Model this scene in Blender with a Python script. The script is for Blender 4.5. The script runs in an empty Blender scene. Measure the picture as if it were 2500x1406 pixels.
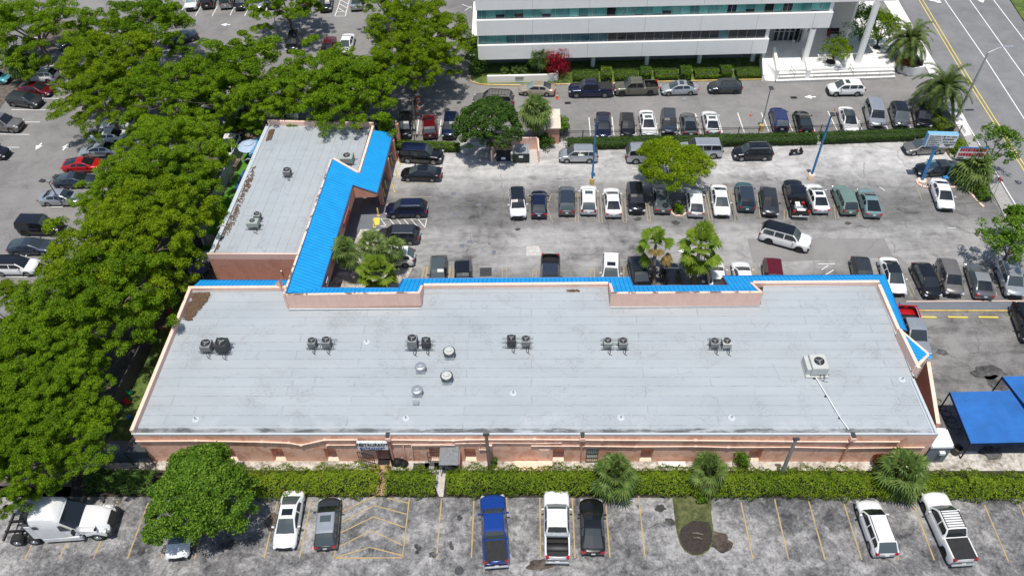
import bpy, math, random
import numpy as np
from mathutils import Vector, Matrix
rad = math.radians
SC = bpy.context.scene
COL = SC.collection
random.seed(7)
# ------------------------------------------------------------------ camera
FPX = 1936.4; TH = rad(46.58); RL = rad(-1.7225); CH = 58.0
_F = Vector((0, math.cos(TH), -math.sin(TH))); _U = Vector((0, math.sin(TH), math.cos(TH))); _R = Vector((1, 0, 0))
CR = _R * math.cos(RL) + _U * math.sin(RL); CU = -_R * math.sin(RL) + _U * math.cos(RL); CF = _F
cam_d = bpy.data.cameras.new('camera'); cam = bpy.data.objects.new('camera', cam_d); COL.objects.link(cam)
cam_d.sensor_width = 36; cam_d.lens = 36 * FPX / 2500; cam_d.clip_end = 3000
cam.matrix_world = Matrix(((CR.x, CU.x, -CF.x, 0), (CR.y, CU.y, -CF.y, 0), (CR.z, CU.z, -CF.z, CH), (0, 0, 0, 1)))
SC.camera = cam
# ------------------------------------------------------------------ light
SX, SY = 0.03, 0.20                      # shadow drift per metre of height
sun_el = math.atan2(1, math.hypot(SX, SY)); sun_az = math.atan2(-SX, -SY)   # azimuth from +Y towards +X of the sun
w = bpy.data.worlds.new('World'); SC.world = w; w.use_nodes = True
nt = w.node_tree; sky = nt.nodes.new('ShaderNodeTexSky'); sky.sky_type = 'NISHITA'; sky.sun_disc = False
sky.sun_elevation = sun_el; sky.sun_rotation = sun_az; sky.air_density = 1.0; sky.dust_density = 1.0
bg = nt.nodes['Background']; bg.inputs['Strength'].default_value = 0.12
nt.links.new(sky.outputs[0], bg.inputs['Color'])
sl = bpy.data.lights.new('sun', 'SUN'); so = bpy.data.objects.new('sun', sl); COL.objects.link(so)
sl.energy = 4.1; sl.angle = rad(0.53); sl.color = (1.0, 0.955, 0.88)
so.rotation_euler = Vector((SX, SY, -1)).to_track_quat('-Z', 'Y').to_euler()
SC.view_settings.view_transform = 'Standard'; SC.view_settings.look = 'None'
SC.view_settings.exposure = 0.0; SC.view_settings.gamma = 1
# ------------------------------------------------------------------ helpers
def G(px, py, z=0.0):
    """point of the real place at height z that the surveyed photo position px,py shows"""
    d = CR * ((px - 1250) / FPX) - CU * ((py - 703) / FPX) + CF
    return Vector((0, 0, CH)) + d * ((z - CH) / d.z)
def hitp(px, py, A, n):
    o = Vector((0, 0, CH)); d = CR * ((px - 1250) / FPX) - CU * ((py - 703) / FPX) + CF
    return o + d * (n.dot(A - o) / n.dot(d))
class MB:
    def __init__(s): s.v = []; s.f = []; s.m = []; s.uv = []
    def face(s, pts, m=0, uv=None):
        i = len(s.v); s.v += [tuple(p) for p in pts]; s.f.append(tuple(range(i, i + len(pts)))); s.m.append(m); s.uv.append(uv)
    def box(s, c, d, m=0, rz=0.0, rx=0.0, ry=0.0, bev=0.0):
        M = Matrix.Translation(c) @ Matrix.Rotation(rz, 4, 'Z') @ Matrix.Rotation(ry, 4, 'Y') @ Matrix.Rotation(rx, 4, 'X')
        x, y, z = d[0] / 2, d[1] / 2, d[2] / 2
        if bev <= 0:
            P = [M @ Vector(p) for p in ((-x,-y,-z),(x,-y,-z),(x,y,-z),(-x,y,-z),(-x,-y,z),(x,-y,z),(x,y,z),(-x,y,z))]
            i = len(s.v); s.v += [tuple(p) for p in P]
            for f in ((0,3,2,1),(4,5,6,7),(0,1,5,4),(1,2,6,5),(2,3,7,6),(3,0,4,7)):
                s.f.append(tuple(i + k for k in f)); s.m.append(m); s.uv.append(None)
        else:
            b = bev; i = len(s.v); ring = []
            for zz, k in ((-z, b), (-z + b, 0), (z - b, 0), (z, b)):
                for (sx, sy) in ((-1,-1),(1,-1),(1,1),(-1,1)):
                    s.v.append(tuple(M @ Vector((sx * (x - k), sy * (y - k), zz))))
            for r in range(3):
                for q in range(4):
                    a = i + r * 4 + q; c2 = i + r * 4 + (q + 1) % 4
                    s.f.append((a, c2, c2 + 4, a + 4)); s.m.append(m); s.uv.append(None)
            s.f.append((i + 3, i + 2, i + 1, i)); s.m.append(m); s.uv.append(None)
            s.f.append((i + 12, i + 13, i + 14, i + 15)); s.m.append(m); s.uv.append(None)
    def tube(s, pts, r, n=8, m=0, cap=True):
        pts = [Vector(p) for p in pts]; rs = r if isinstance(r, (list, tuple)) else [r] * len(pts); base = len(s.v)
        for k, p in enumerate(pts):
            t = (pts[min(k + 1, len(pts) - 1)] - pts[max(k - 1, 0)]).normalized()
            a = t.orthogonal().normalized() if abs(t.z) > .9 else t.cross(Vector((0, 0, 1))).normalized()
            if abs(t.z) > .9: a = (Vector((1, 0, 0)) - t * t.x).normalized()
            b = t.cross(a)
            for j in range(n):
                an = 2 * math.pi * j / n; s.v.append(tuple(p + (a * math.cos(an) + b * math.sin(an)) * rs[k]))
        for k in range(len(pts) - 1):
            for j in range(n):
                q = base + k * n; s.f.append((q + j, q + (j + 1) % n, q + n + (j + 1) % n, q + n + j)); s.m.append(m); s.uv.append(None)
        if cap:
            s.f.append(tuple(base + j for j in range(n))[::-1]); s.m.append(m); s.uv.append(None)
            q = base + (len(pts) - 1) * n; s.f.append(tuple(q + j for j in range(n))); s.m.append(m); s.uv.append(None)
    def lathe(s, c, prof, n=16, m=0):
        base = len(s.v); c = Vector(c)
        for (r, z) in prof:
            for j in range(n):
                a = 2 * math.pi * j / n; s.v.append((c.x + r * math.cos(a), c.y + r * math.sin(a), c.z + z))
        for k in range(len(prof) - 1):
            for j in range(n):
                q = base + k * n; s.f.append((q + j, q + (j + 1) % n, q + n + (j + 1) % n, q + n + j)); s.m.append(m); s.uv.append(None)
    def build(s, name, mats, parent=None, smooth=None, mesh_only=False):
        me = bpy.data.meshes.new(name); me.from_pydata(s.v, [], s.f)
        if not isinstance(mats, (list, tuple)): mats = [mats]
        for x in mats: me.materials.append(x)
        me.polygons.foreach_set('material_index', s.m)
        if any(u is not None for u in s.uv):
            ul = me.uv_layers.new(name='UVMap'); k = 0
            for u, f in zip(s.uv, s.f):
                for j in range(len(f)):
                    if u is not None: ul.data[k].uv = u[j]
                    k += 1
        me.update()
        if smooth is not None:
            me.polygons.foreach_set('use_smooth', [True] * len(me.polygons)); me.set_sharp_from_angle(angle=rad(smooth))
        if mesh_only: return me
        return link(name, me, parent)
def link(name, me, parent=None, loc=None, rz=0):
    o = bpy.data.objects.new(name, me); COL.objects.link(o)
    if parent: o.parent = parent
    if loc is not None: o.location = loc
    if rz: o.rotation_euler.z = rz
    return o
def tag(o, label=None, cat=None, group=None, kind=None):
    if label: o['label'] = label
    if cat: o['category'] = cat
    if group: o['group'] = group
    if kind: o['kind'] = kind
    return o
def thing(name, label, cat, loc=(0, 0, 0), rz=0, group=None):
    return tag(link(name, None, None, loc, rz), label, cat, group)
def struct(o, kind='structure'):
    o['kind'] = kind; return o
CH_ = {}
def copy_tree(o, parent=None, col=None):
    c = o.copy(); COL.objects.link(c)
    if parent: c.parent = parent; c.matrix_parent_inverse = o.matrix_parent_inverse
    for ch in list(o.children): copy_tree(ch, c)
    return c
# ------------------------------------------------------------------ materials
MT = {}
class NT:
    def __init__(s, name):
        s.mat = bpy.data.materials.new(name); s.mat.use_nodes = True; s.t = s.mat.node_tree
        s.b = s.t.nodes['Principled BSDF']; MT[name] = s.mat
    def n(s, ty, **kw):
        x = s.t.nodes.new(ty)
        for k, v in kw.items():
            if k.startswith('i_'):
                key = k[2:]; key = int(key) if key.isdigit() else key.replace('_', ' ')
                x.inputs[key].default_value = v
            else: setattr(x, k, v)
        return x
    def l(s, a, b): s.t.links.new(a, b)
    def coord(s, kind='Object', rot=0, scale=(1, 1, 1), loc=(0, 0, 0)):
        tc = s.n('ShaderNodeTexCoord'); mp = s.n('ShaderNodeMapping')
        mp.inputs['Rotation'].default_value = (0, 0, rot); mp.inputs['Scale'].default_value = scale; mp.inputs['Location'].default_value = loc
        s.l(tc.outputs[kind], mp.inputs[0]); return mp.outputs[0]
    def noise(s, vec, scale, detail=4, rough=.6, dist=0):
        x = s.n('ShaderNodeTexNoise', i_Scale=scale, i_Detail=detail, i_Roughness=rough, i_Distortion=dist)
        s.l(vec, x.inputs['Vector']); return x.outputs['Fac']
    def ramp(s, fac, stops, interp='LINEAR'):
        r = s.n('ShaderNodeValToRGB'); r.color_ramp.interpolation = interp
        while len(r.color_ramp.elements) < len(stops): r.color_ramp.elements.new(.5)
        for e, (p, c) in zip(r.color_ramp.elements, stops):
            e.position = p; e.color = (c, c, c, 1) if not isinstance(c, (tuple, list)) else (*c, 1)
        s.l(fac, r.inputs[0]); return r.outputs[0]
    def mix(s, fac, a, b, mode='MIX'):
        m = s.n('ShaderNodeMix', data_type='RGBA', blend_type=mode)
        for sock, v in ((m.inputs[0], fac), (m.inputs[6], a), (m.inputs[7], b)):
            if isinstance(v, (int, float)): sock.default_value = v
            elif isinstance(v, (tuple, list)): sock.default_value = (*v, 1)
            else: s.l(v, sock)
        return m.outputs[2]
    def math(s, op, a, b=0.0):
        m = s.n('ShaderNodeMath', operation=op)
        for sock, v in ((m.inputs[0], a), (m.inputs[1], b)):
            if isinstance(v, (int, float)): sock.default_value = v
            else: s.l(v, sock)
        return m.outputs[0]
    def bump(s, h, strength=.3, dist=.02):
        b = s.n('ShaderNodeBump', i_Strength=strength, i_Distance=dist); s.l(h, b.inputs['Height']); s.l(b.outputs[0], s.b.inputs['Normal'])
    def out(s, col, rough=.8, metal=0, spec=.5):
        if isinstance(col, (tuple, list)): s.b.inputs['Base Color'].default_value = (*col, 1)
        else: s.l(col, s.b.inputs['Base Color'])
        if isinstance(rough, (int, float)): s.b.inputs['Roughness'].default_value = rough
        else: s.l(rough, s.b.inputs['Roughness'])
        s.b.inputs['Metallic'].default_value = metal; s.b.inputs['Specular IOR Level'].default_value = spec
        return s.mat
def simple(name, col, rough=.7, metal=0, var=.12, scale=3., spec=.5, coat=0):
    m = NT(name); v = m.coord()
    n = m.noise(v, scale, 5, .65)
    f = m.ramp(n, [(.3, 1 - var), (.7, 1 + var * .6)])
    c = m.mix(1.0, col, f, 'MULTIPLY')
    m.out(c, rough, metal, spec)
    if coat: m.b.inputs['Coat Weight'].default_value = coat; m.b.inputs['Coat Roughness'].default_value = .05
    return m.mat
def asphalt(name, dark, mid, light, scale=1.0, streak=0.0, cracks=.5, spots=.5, bias=0.0, warm=None):
    m = NT(name); v = m.coord('Object')
    big = m.noise(v, .10 * scale, 5, .62, .4); med = m.noise(v, .55 * scale, 8, .72, .5); fine = m.noise(v, 5.0, 6, .8)
    vs = m.coord('Object', scale=(.16, 1.1, 1)); st = m.noise(vs, .9, 7, .7, .6)
    a = m.math('ADD', m.math('MULTIPLY', big, .55), m.math('MULTIPLY', med, .75))
    a = m.math('ADD', a, m.math('MULTIPLY', st, streak)); a = m.math('ADD', a, m.math('MULTIPLY', fine, .34))
    tot = .55 + .75 + streak + .34
    a = m.math('ADD', m.math('DIVIDE', a, tot), bias)
    c = m.ramp(a, [(.415, dark), (.49, mid), (.565, light)])
    gr = m.ramp(m.noise(v, 24, 3, .8), [(.32, .80), (.66, 1.16)]); c = m.mix(1, c, gr, 'MULTIPLY')
    if spots > .6:
        sb = m.ramp(m.noise(v, 2.6, 9, .78, .6), [(.40, .62), (.50, 1.0), (.60, 1.25)]); c = m.mix(1, c, sb, 'MULTIPLY')
    if cracks > 0:
        vo = m.n('ShaderNodeTexVoronoi', feature='DISTANCE_TO_EDGE', i_Scale=.16)
        wv = m.n('ShaderNodeVectorMath', operation='ADD'); nz = m.n('ShaderNodeTexNoise', i_Scale=.6, i_Detail=6)
        m.l(v, nz.inputs[0]); m.l(v, wv.inputs[0]); m.l(nz.outputs['Color'], wv.inputs[1]); m.l(wv.outputs[0], vo.inputs['Vector'])
        ck = m.ramp(vo.outputs['Distance'], [(0, 1), (.006, 0)]); gate = m.ramp(m.noise(v, .25, 2), [(.48, 0), (.6, 1)])
        c = m.mix(m.math('MULTIPLY', m.math('MULTIPLY', ck, gate), cracks), c, (.05, .05, .05))
    if spots > 0:
        vo = m.n('ShaderNodeTexVoronoi', feature='F1', i_Scale=.55); m.l(v, vo.inputs['Vector'])
        sp = m.ramp(vo.outputs['Distance'], [(.06, 1), (.13, 0)]); gate = m.ramp(m.noise(v, .35, 3), [(.5, 0), (.58, 1)])
        c = m.mix(m.math('MULTIPLY', m.math('MULTIPLY', sp, gate), spots), c, (.06, .058, .055))
    m.out(c, .9, 0, .25); m.bump(m.noise(v, 18, 6, .8), .35, .02)
    return m.mat
def paintline(name, col, wear=.5, under=(.2, .2, .2)):
    m = NT(name); v = m.coord()
    f = m.ramp(m.math('ADD', m.math('MULTIPLY', m.noise(v, 1.1, 4, .6), .6), m.math('MULTIPLY', m.noise(v, 9, 5, .8), .4)), [(.5 - .3 * (1 - wear) - .06, 1), (.5 - .3 * (1 - wear) + .14, 0)])
    m.out(m.mix(m.math('MULTIPLY', f, .9), col, under), .8, 0, .3); return m.mat
def foliage(name, cols, rough=.7, trans=.3, scale=.9):
    """cols: dark, mid, light leaf colours; varies from leaf to leaf and from spray to spray"""
    m = NT(name); g = m.n('ShaderNodeNewGeometry'); v = m.coord('Object')
    oi = m.n('ShaderNodeObjectInfo')
    a = m.math('ADD', m.math('MULTIPLY', g.outputs['Random Per Island'], .55), m.math('MULTIPLY', m.noise(v, scale, 3, .6), .75))
    a = m.math('ADD', a, m.math('MULTIPLY', m.math('SUBTRACT', oi.outputs['Random'], .5), .16))
    c = m.ramp(a, [(.30, cols[0]), (.62, cols[1]), (.98, cols[2])])
    m.out(c, rough, 0, .12)
    tr = m.n('ShaderNodeBsdfTranslucent'); m.l(m.mix(1, c, (1.0, 1.15, .35), 'MULTIPLY'), tr.inputs[0])
    mx = m.n('ShaderNodeMixShader'); mx.inputs[0].default_value = trans
    m.l(m.b.outputs[0], mx.inputs[1]); m.l(tr.outputs[0], mx.inputs[2]); m.l(mx.outputs[0], m.t.nodes['Material Output'].inputs[0])
    return m.mat
def stucco(name, col, patch, amt=.5):
    m = NT(name); v = m.coord()
    c = m.mix(m.ramp(m.noise(v, .8, 6, .7, .8), [(.50, 0), (.56, amt)]), col, patch)
    vs = m.coord(scale=(1.6, 1.6, .25)); c = m.mix(1, c, m.ramp(m.noise(vs, 1.4, 5, .7), [(.3, .93), (.65, 1.03)]), 'MULTIPLY')
    c = m.mix(1, c, m.ramp(m.noise(v, 9, 5, .7), [(.3, .92), (.7, 1.05)]), 'MULTIPLY')
    m.out(c, .85, 0, .2); m.bump(m.noise(v, 30, 4), .25, .01); return m.mat
def membrane(name, rot, loc=(0, 0, 0), stain=True):
    m = NT(name); v = m.coord('Object', rot=rot, loc=loc)
    nz = m.n('ShaderNodeTexNoise', i_Scale=.9, i_Detail=5); m.l(v, nz.inputs[0])
    vm = m.n('ShaderNodeVectorMath', operation='MULTIPLY_ADD'); m.l(nz.outputs['Color'], vm.inputs[0]); vm.inputs[1].default_value = (.05, .09, 0); m.l(v, vm.inputs[2])
    br = m.n('ShaderNodeTexBrick', i_Scale=1.0); br.offset = .37; br.offset_frequency = 2
    br.inputs['Brick Width'].default_value = 15.0; br.inputs['Row Height'].default_value = .97; br.inputs['Mortar Size'].default_value = .03; br.inputs['Mortar Smooth'].default_value = .3
    br.inputs['Color1'].default_value = (.375, .41, .432, 1); br.inputs['Color2'].default_value = (.395, .425, .443, 1); br.inputs['Mortar'].default_value = (.385, .415, .435, 1)
    m.l(vm.outputs[0], br.inputs['Vector'])
    seam = m.math('MULTIPLY', br.outputs['Fac'], m.ramp(m.noise(v, 1.7, 6, .8), [(.40, .12), (.58, 1)]))
    c = m.mix(m.math('MULTIPLY', seam, .6), br.outputs['Color'], (.12, .13, .135))
    c = m.mix(1, c, m.ramp(m.noise(m.coord(rot=rot, scale=(.25, 1, 1)), .5, 6, .65), [(.3, .90), (.7, 1.05)]), 'MULTIPLY')
    rg = m.math('ABSOLUTE', m.math('SUBTRACT', m.noise(v, .22, 3, .5, .3), .5)); rgm = m.math('MULTIPLY', m.ramp(rg, [(0, 1), (.012, 0)]), m.ramp(m.noise(v, .5, 4), [(.46, 0), (.6, .35)])); c = m.mix(rgm, c, (.24, .23, .21))
    sc = m.ramp(m.math('MULTIPLY', m.noise(v, 5, 6, .8), m.noise(v, .35, 3)), [(.30, 0), (.36, .5)]); c = m.mix(sc, c, (.25, .26, .27))
    sp = m.n('ShaderNodeTexVoronoi', i_Scale=1.3); m.l(v, sp.inputs['Vector'])
    s1 = m.math('MULTIPLY', m.ramp(sp.outputs['Distance'], [(.03, 1), (.06, 0)]), m.ramp(m.noise(v, .4, 2), [(.5, 0), (.55, 1)]))
    c = m.mix(m.math('MULTIPLY', s1, .6), c, (.16, .16, .16))
    if stain:
        sep = m.n('ShaderNodeSeparateXYZ'); m.l(v, sep.inputs[0])
        edge = m.ramp(m.math('DIVIDE', m.math('SUBTRACT', sep.outputs[1], 34.98), 3), [(.0, 1), (.16, .88), (.36, 0)])
        blot = m.ramp(m.math('MULTIPLY', edge, m.noise(m.coord(rot=rot, scale=(.3, 1.2, 1)), 1.3, 7, .72, .5)), [(.34, 0), (.48, 1)])
        c = m.mix(m.math('MULTIPLY', blot, .85), c, (.06, .058, .055))
        pale = m.ramp(m.math('MULTIPLY', m.ramp(m.math('DIVIDE', m.math('SUBTRACT', sep.outputs[1], 34.95), 4), [(0, 1), (.5, .7), (.7, 0)]), m.noise(v, .6, 5, .6)), [(.40, 0), (.55, .35)])
        c = m.mix(pale, c, (.50, .51, .52))
    m.out(c, .62, 0, .3); m.bump(br.outputs['Fac'], -.3, .02); return m.mat
def bluemetal(name):
    m = NT(name); uv = m.coord('UV'); sep = m.n('ShaderNodeSeparateXYZ'); m.l(uv, sep.inputs[0])
    fr = m.math('FRACT', m.math('DIVIDE', sep.outputs[0], .40)); d = m.math('ABSOLUTE', m.math('SUBTRACT', fr, .5))
    seam = m.ramp(d, [(.0, 1), (.05, 1), (.08, 0)])
    c = m.mix(m.math('MULTIPLY', seam, .85), (.012, .32, .72), (.006, .12, .34))  # darker blue lines at the ribs: their shadow and dirt put into the colour
    c = m.mix(1, c, m.ramp(m.noise(m.coord(), .8, 5, .6), [(.3, .9), (.7, 1.1)]), 'MULTIPLY')
    c = m.mix(m.ramp(m.noise(m.coord(), 2.2, 7, .8), [(.62, 0), (.72, .3)]), c, (.4, .5, .55))
    m.out(c, .55, 0, .3); m.bump(seam, .8, .03); return m.mat
M = {}
M['asphalt_bottom'] = asphalt('asphalt_bottom', (.065, .066, .072), (.175, .171, .17), (.35, .34, .33), 1.1, .12, .5, .8, .0)
M['asphalt_mid'] = asphalt('asphalt_mid', (.10, .10, .105), (.27, .262, .255), (.40, .385, .37), .8, .5, .5, .35, .03)
M['limestone'] = asphalt('limestone', (.11, .11, .11), (.33, .32, .305), (.52, .50, .475), 1.1, .75, .2, .15, .0)
M['asphalt_smooth'] = asphalt('asphalt_smooth', (.17, .166, .162), (.222, .214, .206), (.26, .25, .24), .5, .2, .35, .12)
M['asphalt_right'] = asphalt('asphalt_right', (.085, .083, .08), (.165, .16, .153), (.26, .25, .24), .9, .5, .5, .3)
M['roadway'] = asphalt('roadway', (.17, .17, .172), (.205, .204, .206), (.235, .234, .235), .6, .1, .3, .05)
M['concrete'] = simple('concrete', (.52, .50, .47), .85, var=.25)
M['white_pave'] = simple('white_pave', (.78, .77, .74), .8, var=.08)
M['tilegrey'] = simple('tilegrey', (.30, .30, .31), .6, var=.08)
M['walk_paint'] = simple('walk_paint', (.15, .165, .19), .7, var=.12, scale=1)
M['mulch'] = simple('mulch', (.045, .035, .03), .95, var=.5, scale=6)
M['dirt'] = simple('dirt', (.14, .115, .095), .95, var=.55, scale=2)
M['pebbles'] = asphalt('pebbles', (.20, .18, .15), (.44, .40, .35), (.62, .59, .54), 5, 0, 0, .2)
M['terracotta'] = simple('terracotta', (.50, .30, .20), .8, var=.35, scale=4)
M['turf'] = simple('turf', (.07, .22, .02), .95, var=.3, scale=8)
M['grass'] = asphalt('grass', (.045, .075, .02), (.09, .14, .03), (.15, .19, .05), 3, 0, 0, 0)
M['yline'] = paintline('yline', (.46, .33, .15), .62, (.2, .19, .18))
M['yline_worn'] = paintline('yline_worn', (.42, .33, .18), .85, (.25, .245, .24))
M['ybright'] = simple('ybright', (.80, .62, .10), .6, var=.1)
M['ycurb'] = simple('ycurb', (.62, .46, .16), .7, var=.35, scale=1.5)
M['wline'] = paintline('wline', (.80, .79, .77), .12, (.3, .3, .3))
M['wline_worn'] = paintline('wline_worn', (.72, .71, .69), .6, (.3, .3, .3))
M['pink'] = stucco('pink', (.88, .55, .42), (.70, .35, .23), .7)
M['pink2'] = stucco('pink2', (.88, .60, .49), (.82, .54, .43), .4)
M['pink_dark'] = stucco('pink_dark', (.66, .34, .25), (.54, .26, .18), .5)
M['pinktop'] = stucco('pinktop', (.88, .64, .51), (.64, .44, .33), .25)
M['pinktop_dirty'] = stucco('pinktop_dirty', (.84, .62, .48), (.08, .06, .05), .85)
M['roof_main'] = membrane('roof_main', rad(2.06))
M['roof_wing'] = membrane('roof_wing', rad(-85.1), stain=False)
M['roof_edge'] = simple('roof_edge', (.52, .56, .58), .5, var=.08)
M['blue_roof'] = bluemetal('blue_roof')
M['blue_trim'] = simple('blue_trim', (.02, .17, .42), .4, var=.1)
M['blue_canvas'] = simple('blue_canvas', (.014, .13, .42), .75, var=.22, scale=.6)
M['blue_paint'] = simple('blue_paint', (.04, .22, .50), .45, var=.3, scale=2)
M['office'] = simple('office', (.92, .90, .85), .7, var=.04, scale=.6)
M['white'] = simple('white', (.80, .80, .79), .6, var=.05)
M['whitevinyl'] = simple('whitevinyl', (.42, .47, .50), .5, var=.12)
M['galv'] = simple('galv', (.50, .52, .53), .4, .6, var=.2)
M['metal_grey'] = simple('metal_grey', (.30, .31, .31), .5, .3, var=.15)
M['metal_dark'] = simple('metal_dark', (.055, .058, .06), .5, .2, var=.2)
M['acgreen'] = simple('acgreen', (.34, .39, .35), .55, var=.08)
M['acbeige'] = simple('acbeige', (.52, .53, .50), .55, var=.08)
M['black'] = simple('black', (.012, .012, .013), .5, var=.2)
M['iron'] = simple('iron', (.02, .02, .022), .5, .3, var=.2)
M['rubber'] = simple('rubber', (.022, .022, .023), .85, var=.3)
M['rim'] = simple('rim', (.42, .43, .44), .3, .8, var=.05)
M['rimdark'] = simple('rimdark', (.05, .05, .052), .35, .6, var=.05)
M['red_lens'] = simple('red_lens', (.42, .015, .02), .2, var=.1)
M['lamp_glass'] = simple('lamp_glass', (.62, .65, .68), .12, .3, var=.1)
M['core'] = simple('core', (.022, .035, .008), .95, var=.4, scale=5)
M['bark'] = simple('bark', (.16, .13, .10), .95, var=.4, scale=5)
M['palmbark'] = simple('palmbark', (.22, .19, .15), .95, var=.4, scale=7)
M['wood'] = simple('wood', (.22, .17, .13), .9, var=.3, scale=4)
M['orange'] = simple('orange', (.75, .13, .03), .6, var=.1)
M['corrugated'] = simple('corrugated', (.33, .34, .34), .5, .4, var=.3, scale=5)
M['litter'] = simple('litter', (.14, .085, .05), .95, var=.6, scale=8)
m = NT('glass_car'); _oi = m.n('ShaderNodeObjectInfo'); m.out(m.mix(m.ramp(_oi.outputs['Random'], [(.45, 0), (1, 1)]), (.012, .015, .018), (.07, .09, .095)), .06, 0, .8); M['glass_car'] = m.mat
m = NT('glass_light'); v = m.coord(); m.out(m.mix(m.noise(v, 2.2, 3), (.10, .15, .15), (.28, .36, .35)), .08, 0, .8); M['glass_light'] = m.mat
def officeglass(name, a, b, r=.08):
    m = NT(name); v = m.coord(); oi = m.n('ShaderNodeObjectInfo'); m.out(m.mix(1, m.mix(m.ramp(m.noise(v, .45, 3, .6), [(.35, 0), (.65, 1)]), a, b), m.ramp(oi.outputs['Random'], [(0, .6), (.6, 1), (1, 1.35)]), 'MULTIPLY'), r, 0, .7); return m.mat
M['glass_teal'] = officeglass('glass_teal', (.08, .30, .27), (.16, .42, .37))
M['glass_navy'] = officeglass('glass_navy', (.02, .07, .10), (.05, .17, .19))
M['glass_dark'] = officeglass('glass_dark', (.012, .014, .018), (.03, .04, .05))
M['leaf_big'] = foliage('leaf_big', ((.05, .11, .006), (.135, .245, .008), (.27, .39, .016)), trans=.35, scale=.35)
M['leaf_yellow'] = foliage('leaf_yellow', ((.07, .13, .005), (.175, .275, .008), (.33, .41, .014)), trans=.38, scale=.4)
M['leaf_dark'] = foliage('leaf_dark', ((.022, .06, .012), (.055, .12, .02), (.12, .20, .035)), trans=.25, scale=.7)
M['leaf_round'] = foliage('leaf_round', ((.035, .09, .01), (.095, .195, .016), (.21, .34, .04)), trans=.28, scale=.8)
M['leaf_hedge'] = foliage('leaf_hedge', ((.055, .105, .008), (.155, .245, .014), (.31, .38, .028)), trans=.3, scale=.5)
M['grass_dry'] = asphalt('grass_dry', (.04, .045, .02), (.085, .10, .035), (.15, .15, .065), 3, 0, 0, 0)
M['leaf_box'] = foliage('leaf_box', ((.03, .08, .004), (.09, .19, .006), (.19, .30, .012)), trans=.25, scale=.8)
M['leaf_red'] = foliage('leaf_red', ((.16, .006, .015), (.32, .012, .035), (.46, .04, .07)), trans=.3, scale=1)
M['leaf_crot'] = foliage('leaf_crot', ((.05, .012, .01), (.12, .03, .012), (.25, .07, .02)), trans=.2, scale=1)
M['frond'] = foliage('frond', ((.045, .09, .02), (.13, .20, .045), (.28, .34, .12)), trans=.3, scale=.8)
M['frond_light'] = foliage('frond_light', ((.055, .12, .012), (.14, .235, .02), (.26, .33, .04)), trans=.35, scale=.8)
M['frond_dead'] = foliage('frond_dead', ((.13, .09, .03), (.25, .17, .06), (.36, .26, .11)), trans=.2, scale=.8)
M['frond_date'] = foliage('frond_date', ((.035, .06, .015), (.09, .135, .035), (.19, .23, .07)), trans=.25, scale=.8)
# ------------------------------------------------------------------ vehicles
def paint(name, col, metal=.35, rough=.28):
    if 'paint_' + name in MT: return MT['paint_' + name]
    m = NT('paint_' + name); v = m.coord(); c = m.mix(1, col, m.ramp(m.noise(v, 1.3, 4, .6), [(.3, .9), (.7, 1.05)]), 'MULTIPLY')
    m.out(c, rough, metal, .5); m.b.inputs['Coat Weight'].default_value = .8; m.b.inputs['Coat Roughness'].default_value = .06
    return m.mat
PC = dict(white=((.78, .78, .77), 0, .3), silver=((.46, .48, .50), .55, .3), grey=((.17, .18, .19), .5, .3), dgrey=((.055, .06, .066), .5, .3),
          black=((.010, .010, .012), .2, .2), navy=((.010, .016, .055), .4, .25), blue=((.008, .055, .30), .3, .25), red=((.50, .008, .012), .2, .25),
          maroon=((.14, .006, .012), .3, .25), teal=((.03, .12, .15), .4, .3), sage=((.20, .30, .25), .3, .3), aqua=((.22, .34, .34), .3, .3),
          beige=((.45, .38, .29), .4, .3), olive=((.13, .125, .095), .3, .35), bronze=((.24, .22, .20), .5, .3), purple=((.035, .012, .03), .4, .25), deepblue=((.012, .03, .15), .4, .25), slate=((.05, .065, .09), .5, .3), ltblue=((.10, .40, .46), .2, .3))
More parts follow.
